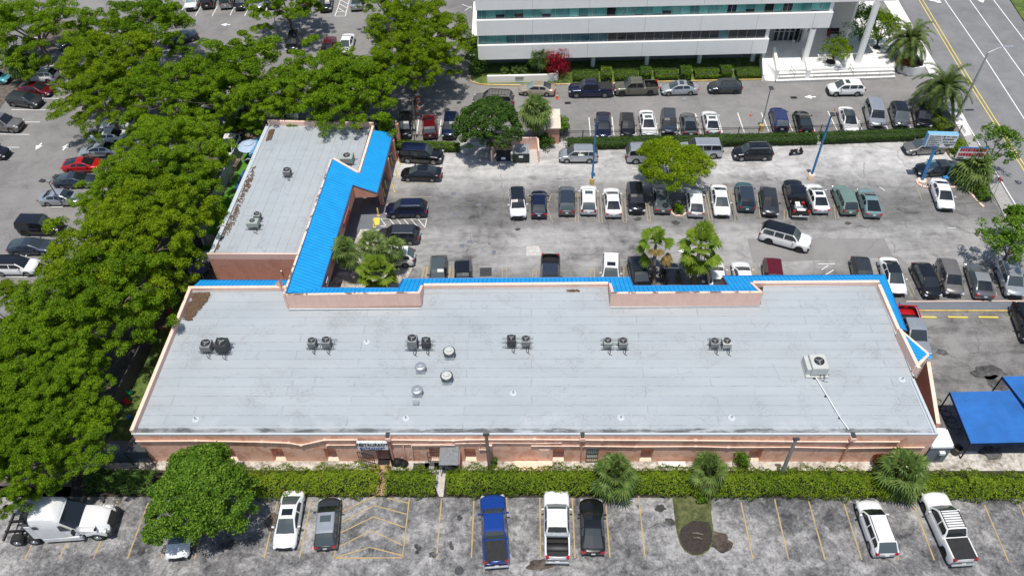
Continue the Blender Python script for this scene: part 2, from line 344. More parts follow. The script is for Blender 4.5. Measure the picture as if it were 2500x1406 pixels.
VT = {  # L W H belt, body top line, greenhouse (cowl s,z ; roof start ; roof end ; back s,z), axles, wheel radius, pillars
 'sedan': dict(L=4.80, W=1.84, H=1.44, belt=.95, top=[(0, .60), (.12, .70), (.5, .80), (1.25, .94), (3.7, 1.02), (4.45, 1.02), (4.75, .95), (4.8, .80)], gh=(1.15, .93, 2.05, 3.25, 4.15, 1.02), ax=(.92, 3.72), r=.33, pil=(2.72,)),
 'fastback': dict(L=4.72, W=1.86, H=1.40, belt=.93, top=[(0, .58), (.12, .68), (.5, .78), (1.3, .93), (3.7, 1.02), (4.4, 1.04), (4.66, .98), (4.72, .80)], gh=(1.2, .92, 2.2, 2.95, 4.35, 1.04), ax=(.92, 3.72), r=.345, pil=(2.78,)),
 'suv': dict(L=4.62, W=1.87, H=1.67, belt=1.05, top=[(0, .72), (.1, .84), (.4, .95), (1.15, 1.06), (3.9, 1.12), (4.4, 1.10), (4.58, 1.02), (4.62, .85)], gh=(1.05, 1.05, 1.75, 3.95, 4.50, 1.12), ax=(.92, 3.6), r=.36, pil=(2.45, 3.45)),
 'hatch': dict(L=4.38, W=1.80, H=1.55, belt=.98, top=[(0, .64), (.1, .75), (.4, .86), (1.1, .98), (3.7, 1.04), (4.2, 1.03), (4.34, .96), (4.38, .8)], gh=(1.0, .97, 1.72, 3.45, 4.22, 1.04), ax=(.86, 3.45), r=.33, pil=(2.35, 3.2)),
 'bigsuv': dict(L=5.25, W=2.02, H=1.92, belt=1.20, top=[(0, .85), (.08, 1.0), (.35, 1.12), (1.35, 1.20), (4.6, 1.22), (5.1, 1.20), (5.22, 1.1), (5.25, .9)], gh=(1.3, 1.19, 1.95, 4.75, 5.14, 1.22), ax=(1.0, 4.1), r=.41, pil=(2.75, 3.75)),
 'boxy': dict(L=4.75, W=1.90, H=1.84, belt=1.18, top=[(0, .9), (.06, 1.02), (.3, 1.08), (1.45, 1.14), (4.5, 1.2), (4.68, 1.18), (4.72, 1.1), (4.75, .9)], gh=(1.5, 1.13, 1.85, 4.5, 4.68, 1.2), ax=(.85, 3.75), r=.42, pil=(2.65, 3.6)),
 'pickup': dict(L=5.75, W=2.02, H=1.90, belt=1.18, top=[(0, .88), (.08, 1.02), (.3, 1.10), (1.45, 1.18), (3.85, 1.22), (5.6, 1.24), (5.72, 1.20), (5.75, .9)], gh=(1.4, 1.17, 2.1, 3.6, 3.88, 1.22), ax=(1.0, 4.65), r=.42, pil=(2.85,), bed=(4.02, 5.66, .72)),
}
VM = {}
def lerp_pts(pts, s):
    if s <= pts[0][0]: return pts[0][1]
    for (a, b), (c, d) in zip(pts, pts[1:]):
        if s <= c: return b + (d - b) * (s - a) / max(c - a, 1e-6)
    return pts[-1][1]
def vehicle_meshes(kind):
    if kind in VM: return VM[kind]
    T = VT[kind]; L, W, H = T['L'], T['W'], T['H']; r = T['r']; D = {}
    dk = M['black']
    st = set(round(x, 3) for x in np.linspace(0, L, 30))
    for a in T['ax']:
        for q in np.linspace(-1.13 * r, 1.13 * r, 9): st.add(round(a + q, 3))
    st.update([.02, .06, L - .02, L - .06]); bed = T.get('bed')
    if bed: st.update([bed[0], bed[0] + .02, bed[1], bed[1] - .02])
    st = sorted(st); st = [s for i, s in enumerate(st) if 0 <= s <= L]
    b = MB(); rings = []
    for s in st:
        tf = min(s / .6, 1); tr = min((L - s) / .5, 1)
        hw = W / 2 * (1 - .13 * (1 - tf) ** 2 - .09 * (1 - tr) ** 2); zt = lerp_pts(T['top'], s); zb = .24 + .10 * (1 - tf) ** 3 + .12 * (1 - tr) ** 3
        bow = .20 * (1 - tf) ** 2 - .14 * (1 - tr) ** 2
        for a in T['ax']:
            if abs(s - a) < 1.13 * r: zb = max(zb, r + math.sqrt(max((1.13 * r) ** 2 - (s - a) ** 2, 0)) * .98)
        cr = .05 if s < T['gh'][0] + .3 else .02
        P = [(0, zt + cr), (.5, zt + cr * .8), (.82, zt), (.93, zt - .05), (.995, zt - .17), (1.0, max(.56, zb + .03)), (.985, max(zb + .02, .36)), (.95, zb)]
        if bed and bed[0] + .01 < s < bed[1] - .01: P[0] = (0, bed[2]); P[1] = (.80, bed[2]); P[2] = (.82, zt); P[3] = (.93, zt + .005)
        ring = [(L / 2 - s - bow * (y ** 2), y * hw, z) for y, z in P]
        ring += [(x, -y, z) for x, y, z in ring[1:][::-1]][0:7]; rings.append(ring)
    n = 15; base = 0
    for rg in rings: b.v += rg
    def idx(k, j): return k * n + j
    for k in range(len(rings) - 1):
        for j in range(n):
            j2 = (j + 1) % n; mat = 0
            if j == 7: mat = 1
            if j in (6, 8): mat = 1 if kind in ('suv', 'boxy', 'bigsuv') else 0
            if bed and bed[0] <= st[k] < bed[1] and j in (0, 1, 13, 14): mat = 1
            if j == 14: j2 = 0
            b.f.append((idx(k, j), idx(k, j2), idx(k + 1, j2), idx(k + 1, j))); b.m.append(mat); b.uv.append(None)
    b.f.append(tuple(range(n))[::-1]); b.m.append(0); b.uv.append(None)
    q = (len(rings) - 1) * n; b.f.append(tuple(range(q, q + n))); b.m.append(0); b.uv.append(None)
    b.box((0, 0, .40), (L * .92, W * .80, .34), 1)
    # greenhouse
    s0, z0, s1, s2, s3, z3 = T['gh']; gw = MB(); gr = MB(); gsl = {1: MB(), -1: MB()}; gro = MB(); hwB = W / 2 * .955; hwR = W / 2 * (.70 if kind in ('sedan', 'fastback') else .76)
    if kind == 'boxy': hwR = W / 2 * .86
    gst = [(s0, 0), (s0 + (s1 - s0) * .33, .36), (s0 + (s1 - s0) * .66, .72), (s1, 1.0), (s1 + .12, 1.02)]
    ss = sorted(set([round(x, 3) for x in np.linspace(s1 + .3, s2 - .2, 5)] + [p + d for p in T['pil'] for d in (-.045, .045)]))
    gst += [(s, 1.03) for s in ss if s1 + .15 < s < s2 - .15] + [(s2 - .12, 1.02), (s2, 1.0), (s2 + (s3 - s2) * .35, .70), (s2 + (s3 - s2) * .7, .34), (s3, 0)]
    if bed or kind == 'boxy': gst = [g for g in gst if g[0] <= s2] + [(s2 + (s3 - s2) * .5, .55), (s3, 0)]
    R = []
    for s, f in gst:
        zbase = z0 + (z3 - z0) * (s - s0) / (s3 - s0); fz = min(f, 1.03); z = zbase + (H - .02 - zbase) * fz
        e = .93 if (s <= s0 + .01 or s >= s3 - .01) else 1
        wr = (hwB * .93 + (hwR - hwB * .93) * min(fz, 1)); wb = hwB * e; x = L / 2 - s
        bowx = .12 * (1 - f) if s < s1 else (-.05 if s > s2 else 0)
        top = [(x + bowx, 0, z + .025), (x + bowx * .7, wr * .88, z), (x, wr, z - .035 * min(f, 1))]
        a = Vector(top[2]); c = Vector((x, wb, zbase))
        R.append(top + [tuple(a.lerp(c, .13)), tuple(a.lerp(c, .90)), tuple(c)])
    for k in range(len(R) - 1):
        sm = (gst[k][0] + gst[k + 1][0]) / 2
        for sg in (1, -1):
            def q(j):
                pts = [R[k][j], R[k][j + 1], R[k + 1][j + 1], R[k + 1][j]]; pts = [(x, sg * y, z) for x, y, z in pts]
                return pts[::-1] if sg > 0 else pts
            zone = 'w' if sm < s1 else ('r' if sm < s2 else 'b')
            tgt = {'w': gw, 'r': gro, 'b': gr}[zone]; tgt.face(q(0)); (b if zone != 'r' else gro).face(q(1))
            b.face(q(2)); b.face(q(4)); isp = any(abs(sm - p) < .046 for p in T['pil'])
            if zone == 'w': glassy = sm > s0 + .30 * (s1 - s0)
            elif zone == 'b': glassy = sm < s2 + (.35 if kind in ('sedan', 'fastback', 'hatch') else .3) * (s3 - s2)
            else: glassy = not isp
            (gsl[sg] if glassy else b).face(q(3))
    D['body'] = b.build('body', [M['white'], dk], smooth=38, mesh_only=True); D['roof'] = gro.build('roof', [M['white']], smooth=38, mesh_only=True)
    D['windshield'] = gw.build('windshield', [M['glass_car']], smooth=50, mesh_only=True); D['rear_window'] = gr.build('rear_window', [M['glass_car']], smooth=50, mesh_only=True)
    D['side_windowl'] = gsl[1].build('side_window', [M['glass_car']], smooth=40, mesh_only=True); D['side_windowr'] = gsl[-1].build('side_window', [M['glass_car']], smooth=40, mesh_only=True)
    def tri(name, mat, fn):
        x = MB(); fn(x); D[name] = x.build(name, mat, mesh_only=True, smooth=35)
    zl = lerp_pts(T['top'], .1) - .14; zr = lerp_pts(T['top'], L - .05) - .10; tall = kind in ('bigsuv', 'pickup', 'boxy', 'suv')
    def lampbox(x, sg, front):
        w_ = W / 2
        if front: x.box((L / 2 - .17, sg * w_ * .74, zl), (.26, .34, .11 if not tall else .14), 0, rz=-sg * .42, ry=.25, bev=.03)
        else: x.box((-L / 2 + .13, sg * w_ * .77, zr), (.22, .30 if not tall else .22, .14 if not tall else .32), 0, rz=sg * .30, bev=.03)
    for sg, nm in ((1, 'l'), (-1, 'r')):
        tri('headlight' + nm, M['lamp_glass'], lambda x: lampbox(x, sg, True)); tri('taillight' + nm, M['red_lens'], lambda x: lampbox(x, sg, False))
        def mir(x): x.box((L / 2 - s0 - .42, sg * (W / 2 + .09), (z0 + .10)), (.13, .22, .14), 0, rz=sg * .2, bev=.03)
        tri('mirror' + nm, M['white'], mir)
    def gril(x): x.box((L / 2 - .035, 0, zl - .09), (.07, W * .50, .20 if not tall else .30), 0, bev=.02); x.box((L / 2 - .04, 0, .36), (.08, W * .62, .14), 0, bev=.02)
    tri('grille', M['black'], gril)
    def plate(x): x.box((-L / 2 - .005, 0, .78 if not bed else .62), (.02, .31, .16), 0)
    tri('number_plate', M['white'], plate)
    if bed:
        def bump_(x): x.box((-L / 2 - .03, 0, .52), (.16, W * .90, .16), 0, bev=.04)
        tri('rear_bumper', M['galv'], bump_)
    ty = MB(); ty.lathe((0, 0, 0), [(0, -.09), (r * .62, -.10), (r * .68, -.12), (r * .96, -.115), (r, -.07), (r, .07), (r * .96, .115), (r * .68, .12), (r * .62, .10), (0, .09)], 20)
    ty.v = [(x, z, y) for x, y, z in ty.v]; D['wheel'] = ty.build('wheel', M['rubber'], mesh_only=True, smooth=35)
    rm = MB()
    for i in range(5):
        a = i * math.tau / 5; u = Vector((math.cos(a), 0, math.sin(a))); t = Vector((-math.sin(a), 0, math.cos(a)))
        p = [u * .03 - t * .05, u * r * .60 - t * .045, u * r * .60 + t * .045, u * .03 + t * .05]
        for yy in (.108,): rm.face([tuple(v + Vector((0, yy, 0))) for v in p][::-1])
    for yy in (.106,):
        for i in range(20):
            a, c = i * math.tau / 20, (i + 1) * math.tau / 20
            rm.face([(math.cos(q) * k, yy, math.sin(q) * k) for q, k in ((a, r * .56), (c, r * .56), (c, r * .66), (a, r * .66))])
        rm.face([(math.cos(i * math.tau / 10) * r * .16, yy * 1.03, math.sin(i * math.tau / 10) * r * .16) for i in range(10)])
    D['rim'] = rm.build('rim', M['rim'], mesh_only=True); D['T'] = T
    VM[kind] = D; return D
MIRDARK = ('black', 'dgrey')
NCAR = 0
def vehicle(kind, col, front, rear, label, cat, group=None, roof=None, glass=None, sun=False, name=None, hide=(), scale=1.0, tonneau=False, rack=False, wheels='rim', anchor='mid', wrap=None):
    """front / rear: photo positions of the two bumpers' middles at half a metre height"""
    global NCAR
    D = vehicle_meshes(kind); T = D['T']; L = T['L']; NCAR += 1
    a = G(*front, .55); c = G(*rear, .55); d = (a - c); yaw = math.atan2(d.y, d.x)
    mid = (a + c) / 2
    if anchor == 'front': mid = a - d.normalized() * L / 2
    if anchor == 'rear': mid = c + d.normalized() * L / 2
    nm = name or {'sedan': 'parked_car', 'fastback': 'parked_car', 'hatch': 'parked_car', 'suv': 'parked_suv', 'bigsuv': 'parked_suv', 'boxy': 'parked_suv', 'pickup': 'pickup_truck'}[kind]
    o = thing(nm, label, cat, (mid.x, mid.y, GZ), yaw, group)
    if scale != 1: o.scale = (scale,) * 3
    pm = paint(col, *PC[col])
    def part(key, nme, mat=None, parent=o, loc=None, rz=0):
        x = link(nme, D[key], parent, loc, rz)
        if mat: x.material_slots[0].link = 'OBJECT'; x.material_slots[0].material = mat
        return x
    part('body', 'body', pm)
    part('roof', 'roof', paint(roof, *PC[roof]) if roof and roof != 'glass' else (M['glass_car'] if roof == 'glass' else pm))
    g = M['glass_light'] if glass == 'light' else None
    part('windshield', 'windshield', g); part('rear_window', 'rear_window'); part('side_windowl', 'side_window'); part('side_windowr', 'side_window')
    for nm2 in ('l', 'r'):
        part('headlight' + nm2, 'headlight'); part('taillight' + nm2, 'taillight'); part('mirror' + nm2, 'mirror', pm)
    part('grille', 'grille'); part('number_plate', 'number_plate')
    if kind == 'pickup': part('rear_bumper', 'rear_bumper')
    for i, ax in enumerate(T['ax']):
        for sg in (1, -1):
            wv = part('wheel', 'wheel', None, o, (L / 2 - ax, sg * (T['W'] / 2 - .135), T['r']), 0 if sg > 0 else math.pi)
            part('rim', 'rim', M['rimdark'] if wheels == 'dark' else None, wv)
    H = T['H']; s1, s2 = T['gh'][2], T['gh'][3]
    if sun:
        x = MB(); x.box((L / 2 - s1 - .55, 0, H + .012), (.55, .84, .03), 0, bev=.012); x.build('sunroof', M['glass_car'], o)
    if rack:
        x = MB()
        for sg in (1, -1): x.box((L / 2 - (s1 + s2) / 2, sg * T['W'] * .335, H + .05), ((s2 - s1) * .92, .04, .05), 0)
        if rack == 'bars':
            for i in range(7): x.box((L / 2 - s1 - .15 - i * (s2 - s1 - .2) / 6.5, 0, H + .055), (.04, T['W'] * .66, .03), 0)
        x.build('roof_rack', M['rimdark'] if rack != 'silver' else M['galv'], o)
    if tonneau:
        b0, b1 = T['bed'][0], T['bed'][1]; x = MB(); x.box((L / 2 - (b0 + b1) / 2, 0, 1.255), (b1 - b0 + .02, T['W'] * .82, .04), 0, bev=.015); x.build('tonneau_cover', M['rubber'], o)
    return o
# ------------------------------------------------------------------ foliage
def leaf_mesh(name, C, Rr, n, size, mat, seed=0, flat=.62, up=.25, asp=.55, jit=.55, core=0):
    """C: tuft centres, Rr: radii, n: leaves per tuft"""
    rng = np.random.default_rng(seed); C = np.asarray(C, float); Rr = np.asarray(Rr, float); k = len(C)
    cen = np.repeat(C, n, axis=0); rr = np.repeat(Rr, n)[:, None]; N = k * n
    d = rng.normal(size=(N, 3)); d[:, 2] += up * 1.6; d /= np.linalg.norm(d, axis=1)[:, None]
    rad_ = rr * (.62 + .42 * rng.random((N, 1))); pos = cen + d * rad_ * np.array([1, 1, flat])
    nm = d * np.array([.8, .8, 1.3]) + rng.normal(size=(N, 3)) * jit; nm /= np.linalg.norm(nm, axis=1)[:, None]
    a = np.cross(nm, rng.normal(size=(N, 3))); a /= np.linalg.norm(a, axis=1)[:, None]; b = np.cross(nm, a)
    s = (size * (.65 + .7 * rng.random((N, 1))))
    V = np.stack([pos - a * s, pos - b * s * asp + nm * s * .12, pos + a * s, pos + b * s * asp + nm * s * .12], axis=1).reshape(-1, 3)
    return quads(name, V, mat)
def quads(name, V, mat):
    N = len(V) // 4; me = bpy.data.meshes.new(name); me.vertices.add(N * 4); me.vertices.foreach_set('co', V.astype(np.float32).ravel())
    me.loops.add(N * 4); me.loops.foreach_set('vertex_index', np.arange(N * 4, dtype=np.int32)); me.polygons.add(N)
    me.polygons.foreach_set('loop_start', np.arange(0, N * 4, 4, dtype=np.int32))
    me.update(calc_edges=True); me.materials.append(mat); me.validate(); return me
def crown_points(R, h, ntuft, seed, r0=.55, r1=1.05, lobes=5, hole=.18, under=.25, irr=.22, puff=None):
    """tuft centres gathered in leafy plates that cover a low dome, with gaps between the plates"""
    rng = np.random.default_rng(seed); ph = rng.random(6) * 6.28; pts = []; rs = []; pr = puff or R * .20; C = []; tries = 0
    while len(C) < 200 and tries < 5000:
        tries += 1; a = rng.random() * 6.283; q = math.sqrt(rng.random()); lim = R * (.80 + irr * math.sin(3 * a + ph[0]) * .8 + irr * .7 * math.sin(5 * a + ph[1]))
        x, y = math.cos(a) * q * lim, math.sin(a) * q * lim
        if all((x - c[0]) ** 2 + (y - c[1]) ** 2 > (pr * 1.10) ** 2 for c in C):
            z = h * math.sqrt(max(1 - (q * .97) ** 2, 0)) + rng.normal() * h * .10 * (1 + q); C.append((x, y, z, pr * (.8 + .5 * rng.random())))
    C = [c for c in C if rng.random() > hole]
    low = [(c[0] * .96 + rng.normal() * .4, c[1] * .96 + rng.normal() * .4, c[2] - h * (.35 + .25 * rng.random()), c[3] * .9) for c in C if rng.random() < under * 1.6]
    allc = C + low; k = max(3, int(ntuft / len(allc)))
    for (cx, cy, cz, pp) in allc:
        for i in range(k):
            a = rng.random() * 6.283; q = math.sqrt(rng.random()); el = 1 + .45 * math.cos(a - math.atan2(cy, cx))
            pts.append((cx + math.cos(a) * q * pp * el * .8, cy + math.sin(a) * q * pp * el * .8, cz - q * q * pp * .42 + rng.normal() * .08)); rs.append(r0 + (r1 - r0) * rng.random())
    return pts, rs
def crown_dense(R, h, ntuft, seed, r0, r1, hole=.05, irr=.1):
    rng = np.random.default_rng(seed); ph = rng.random(6) * 6.28; pts = []; rs = []
    while len(pts) < ntuft:
        a = rng.random() * 6.283; q = math.sqrt(rng.random()); lim = R * (1 + irr * math.sin(3 * a + ph[0]) + irr * .6 * math.sin(7 * a + ph[1])) - r1 * .5
        x, y = math.cos(a) * q * lim, math.sin(a) * q * lim; z = h * math.sqrt(max(1 - q * q, 0)) * (1 if rng.random() < .75 else rng.random() * .7 - .25)
        if math.sin(x * 2.1 + ph[2]) * math.sin(y * 2.3 + ph[3]) > 1 - hole * 2: continue
        pts.append((x, y, z + rng.normal() * .15)); rs.append(r0 + (r1 - r0) * rng.random())
    return pts, rs
def limbs(name, h, R, seed, mat, r=.22, nl=7, lean=0):
    rng = random.Random(seed); b = MB(); fork = h * .38
    b.tube([(0, 0, -.05), (.03, 0, fork * .5), (lean * .3, .05, fork)], [r * 1.25, r, r * .85], 10)
    for i in range(nl):
        a = i * math.tau / nl + rng.random() * .6; q = R * (.55 + .3 * rng.random()); e = Vector((math.cos(a) * q, math.sin(a) * q, h * (.80 + .12 * rng.random())))
        s = Vector((lean * .3, .05, fork * (.8 + .2 * rng.random()))); mdp = s.lerp(e, .5) + Vector((0, 0, h * .10))
        b.tube([s, mdp, e], [r * .55, r * .33, r * .10], 7)
        for j in range(2):
            a2 = a + (-.6, .6)[j]; e2 = mdp + Vector((math.cos(a2), math.sin(a2), .5)) * R * .3; b.tube([mdp, mdp.lerp(e2, .5) + Vector((0, 0, .15)), e2], [r * .28, r * .16, r * .05], 6)
    return b.build(name, mat, mesh_only=True, smooth=60)
def frondfan(V, base, d, petiole, rad_, nseg, rng, droop=.35, wid=.075, arc=2.1):
    d = Vector(d).normalized(); side = d.cross(Vector((0, 0, 1))); side = side.normalized() if side.length > .05 else Vector((1, 0, 0)); upv = side.cross(d).normalized()
    p0 = Vector(base); tip = p0 + d * petiole + Vector((0, 0, -droop * petiole * .35))
    V.append([p0 - side * .025, p0 + side * .025, tip + side * .02, tip - side * .02])
    for k in range(nseg):
        t = (k / (nseg - 1) - .5) * 2 * arc; l = rad_ * (.78 + .22 * math.cos(t * .6)) * (.9 + .2 * rng.random())
        dr = (d * math.cos(t) + side * math.sin(t)).normalized(); w_ = dr.cross(upv).normalized() * wid * rad_
        fold = upv * abs(math.sin(t)) * .10
        m1 = tip + dr * l * .55 + fold * l + Vector((0, 0, -droop * l * .10)); e = tip + dr * l + Vector((0, 0, -droop * l * (.35 + .5 * rng.random())))
        V.append([tip, m1 - w_, m1 + upv * .02, m1 + w_]); V.append([m1 - w_, e - w_ * .12, e + w_ * .12, m1 + w_])
def fanpalm(name, label, px, h, R, n=34, seed=1, mat='frond', base=None, dead=.0, group=None, nseg=15, wid=.075, low=-.75, droop=.5, tr=.16, skirt=0, arc=2.1, zc=None, stub=.35, pf=.48):
    rng = random.Random(seed); c = G(*px, h); bx = G(*base, 0) if base else Vector((c.x, c.y, 0))
    o = thing(name, label, 'palm tree', (bx.x, bx.y, GZ), 0, group); off = Vector((c.x - bx.x, c.y - bx.y, h))
    V = []; Vd = []
    for i in range(n):
        u = (i + .5) / n; el = math.pi * (.46 - (.46 - low / math.pi) * u ** .85) if False else (1.35 + (low - 1.35) * u ** .8); a = i * 2.39996 + rng.random() * .4
        el += rng.gauss(0, .16); a += rng.gauss(0, .15); d = (math.cos(a) * math.cos(el), math.sin(a) * math.cos(el), math.sin(el)); tgt = Vd if (rng.random() < dead and u > .55) else V
        frondfan(tgt, off + Vector((0, 0, -.25 * u)), d, R * pf * (.7 + .55 * rng.random()), R * (1 - pf), nseg, rng, droop + .3 * u, wid, arc)
    for i in range(6):
        a = i * 1.05; frondfan(V, off + Vector((0, 0, -.2)), (math.cos(a) * .35, math.sin(a) * .35, .9), R * .22, R * .42, 11, rng, .3, wid, .9)
    for i in range(skirt):
        a = rng.random() * 6.28; el = -1.0 - .45 * rng.random(); d = (math.cos(a) * math.cos(el), math.sin(a) * math.cos(el), math.sin(el))
        frondfan(Vd, off + Vector((0, 0, -.5)), d, R * .3, R * .5, 9, rng, .5, .07, 1.0)
    arr = lambda Q: np.array([[tuple(p) for p in q] for q in Q], float).reshape(-1, 3)
    link('crown', quads('crown', arr(V), M[mat]), o)
    if Vd: link('dead_fronds', quads('dead_fronds', arr(Vd), M['frond_dead']), o)
    b = MB(); m1 = Vector((off.x * .75, off.y * .75, h * .45)) if base else Vector((0, 0, h * .5))
    b.tube([(0, 0, -.05), m1, off + Vector((0, 0, -.5)), off + Vector((0, 0, -.25))], [tr * 1.3, tr, tr * .95, tr * .6], 10); b.build('trunk', M['palmbark'], o, smooth=60)
    return o
def datepalm(name, label, px, h, R, base=None, n=44, seed=3, bz=0, fruit=False):
    rng = random.Random(seed); c = G(*px, h); b0 = G(*base, bz) if base else Vector((c.x, c.y, bz))
    o = thing(name, label, 'palm tree', (b0.x, b0.y, bz), 0); off = Vector((c.x - b0.x, c.y - b0.y, h - bz)); V = []
    for i in range(n):
        u = (i + .5) / n; el = 1.35 - 1.75 * u ** .85; a = i * 2.39996 + rng.random() * .3; l = R * (.85 + .3 * rng.random())
        hd = Vector((math.cos(a), math.sin(a), 0)); p = off.copy(); dirv = (hd * math.cos(el) + Vector((0, 0, math.sin(el)))); pts = [p.copy()]; K = 8
        for k in range(K):
            p = p + dirv * (l * 1.15 / K); pts.append(p.copy()); dirv = (dirv + Vector((0, 0, -.20 - .03 * k))).normalized()
        side = hd.cross(Vector((0, 0, 1)))
        for k in range(K):
            V.append([pts[k] - side * .03, pts[k] + side * .03, pts[k + 1] + side * .02, pts[k + 1] - side * .02]); t = (pts[k + 1] - pts[k]).normalized(); nu = side.cross(t)
            for f in (0, .33, .66):
                q = pts[k].lerp(pts[k + 1], f); ll = R * .24 * (1 - .6 * ((k + f) / K) ** 2) * (.35 + .65 * min(1, (k + f) / 1.8))
                for sg in (1, -1):
                    e = q + (side * sg * .80 + t * .62 + nu * .22).normalized() * ll + Vector((0, 0, -.05)); w_ = t * .085
                    V.append([q - w_, q + w_, e + w_ * .2, e - w_ * .2])
    link('crown', quads('crown', np.array([[tuple(p) for p in q] for q in V], float).reshape(-1, 3), M['frond_date']), o)
    b = MB(); b.tube([(0, 0, -.05), off * .5, off + Vector((0, 0, -.5)), off + Vector((0, 0, .1))], [.30, .26, .34, .25], 12); b.build('trunk', M['palmbark'], o, smooth=60)
    if fruit:
        x = MB()
        for i in range(5):
            a = i * 1.26; p = off + Vector((math.cos(a) * .5, math.sin(a) * .5, -.1)); x.tube([off, p + Vector((0, 0, .25)), p * 1.0 + Vector((math.cos(a) * .3, math.sin(a) * .3, -.3))], [.04, .12, .10], 7)
        x.build('fruit_stalks', M['orange'], o, smooth=60)
    return o
def hedge(name, label, path, width, height, dens=95, size=.10, mat='leaf_hedge', seed=0, cat='hedge', group=None, irr=.16, asp=.34, z0=0.0, box=False):
    """path: list of world xy; leafy skin round a dark core"""
    rng = np.random.default_rng(seed); P = [Vector((p[0], p[1], 0)) for p in path]; b = MB(); V = []
    c0 = sum(P, Vector()) / len(P); o = thing(name, label, cat, (c0.x, c0.y, z0), 0, group)
    for A, B in zip(P, P[1:]):
        d = B - A; l = d.length; d = d.normalized(); s = Vector((-d.y, d.x, 0)); k = .66 if not box else .88
        mc = (A + B) / 2 - c0; b.box((mc.x, mc.y, height * k / 2), (max(l - .5, .2) if not box else l * .95, width * k, height * k), 0, rz=math.atan2(d.y, d.x), bev=.12)
        per = 2 * height + width; n = int(dens * l * per)
        t = rng.random(n) * (l + (0 if box else .3)) - (0 if box else .15); u = rng.random(n) * per
        w2 = width / 2; e = .12 if box else .35
        un = rng.normal(size=(n, 3)) * .5
        pos = np.zeros((n, 3)); nrm = np.zeros((n, 3))
        th = u / per * math.pi; cx, sx_ = np.cos(th), np.sin(th); pw = .35 if box else .75
        X = (1 - 2 * th / math.pi + .35 * np.sin(4 * th) / math.pi * (1 if not box else 1.6)) * w2; X = np.clip(X * (1.12 if not box else 1.25), -w2, w2); Z = np.minimum(np.abs(sx_) ** (.45 if not box else .3), 1) * height
        bump_ = 1 + irr * (np.sin(t * 1.9 + seed) * .4 + np.sin(t * .83 + seed * 3) * .35 + np.sin(t * 4.3 + X * 3 + seed * 2) * .35 + np.sin(t * 9 + u * 5) * .25) + rng.normal(size=n) * .035
        X *= bump_; Z *= (1 + (bump_ - 1) * .8)
        ax, ay = A.x - c0.x, A.y - c0.y
        pos[:, 0] = ax + d.x * t + s.x * X; pos[:, 1] = ay + d.y * t + s.y * X; pos[:, 2] = Z
        nrm[:, 0] = s.x * cx; nrm[:, 1] = s.y * cx; nrm[:, 2] = sx_ + .3; nrm += un; nrm /= np.linalg.norm(nrm, axis=1)[:, None]
        a = np.cross(nrm, rng.normal(size=(n, 3))); a /= np.linalg.norm(a, axis=1)[:, None]; bb = np.cross(nrm, a); ss = size * (.6 + .8 * rng.random((n, 1)))
        V.append(np.stack([pos - a * ss, pos - bb * ss * asp, pos + a * ss + nrm * ss * .3, pos + bb * ss * asp], axis=1).reshape(-1, 3))
    V = np.concatenate(V); V[:, 2] = np.maximum(V[:, 2], .02)
    link('foliage', quads('foliage', V, M[mat]), o); b.build('dark_core', M['core'], o)  # solid dark boxes added inside the leaves so the hedge isn't see-through
    return o
def bush(name, label, px, R, h, mat='leaf_dark', seed=0, n=26, ln=90, size=.10, z=None, cat='shrub', trunk=True, flat=.8, group=None, z0=0):
    c = G(*px, z if z is not None else h * .55); o = thing(name, label, cat, (c.x, c.y, z0), 0, group); rng = np.random.default_rng(seed)
    pts = []; rs = []
    for i in range(n):
        d = rng.normal(size=3); d /= np.linalg.norm(d); k = rng.random() ** .4; pts.append((d[0] * R * .7 * k, d[1] * R * .7 * k, h * .55 + d[2] * h * .38 * k)); rs.append(R * (.28 + .14 * rng.random()))
    link('foliage', leaf_mesh('foliage', pts, rs, ln, size, M[mat], seed, flat), o)
    if trunk:
        b = MB(); b.tube([(0, 0, -.02), (.02, 0, h * .5)], [.06, .03], 7)
        for i in range(5): a = i * 1.26; b.tube([(0, 0, h * .2), (math.cos(a) * R * .3, math.sin(a) * R * .3, h * .55)], [.03, .012], 5)
        b.build('stem', M['bark'], o, smooth=60)
    return o
GZ = .014
def sheet(name, pts, z, mat, zref=0, kind='structure'):
    b = MB(); P = [G(*p, zref) if len(p) == 2 else Vector(p) for p in pts]
    a = sum((P[i].x * P[(i + 1) % len(P)].y - P[(i + 1) % len(P)].x * P[i].y) for i in range(len(P)))
    if a < 0: P = P[::-1]
    b.face([(p.x, p.y, z) for p in P]); return struct(b.build(name, mat), kind)
def slab(name, pts, z0, z1, mat, zref=None, world=False, parent=None, side=None):
    P = [Vector((p[0], p[1], 0)) if world else G(*p, z1 if zref is None else zref) for p in pts]
    a = sum((P[i].x * P[(i + 1) % len(P)].y - P[(i + 1) % len(P)].x * P[i].y) for i in range(len(P)))
    if a < 0: P = P[::-1]
    b = MB(); b.face([(p.x, p.y, z1) for p in P])
    for i in range(len(P)):
        p, q = P[i], P[(i + 1) % len(P)]; b.face([(p.x, p.y, z0), (q.x, q.y, z0), (q.x, q.y, z1), (p.x, p.y, z1)], 1 if side else 0)
    return b.build(name, [mat, side] if side else mat, parent)
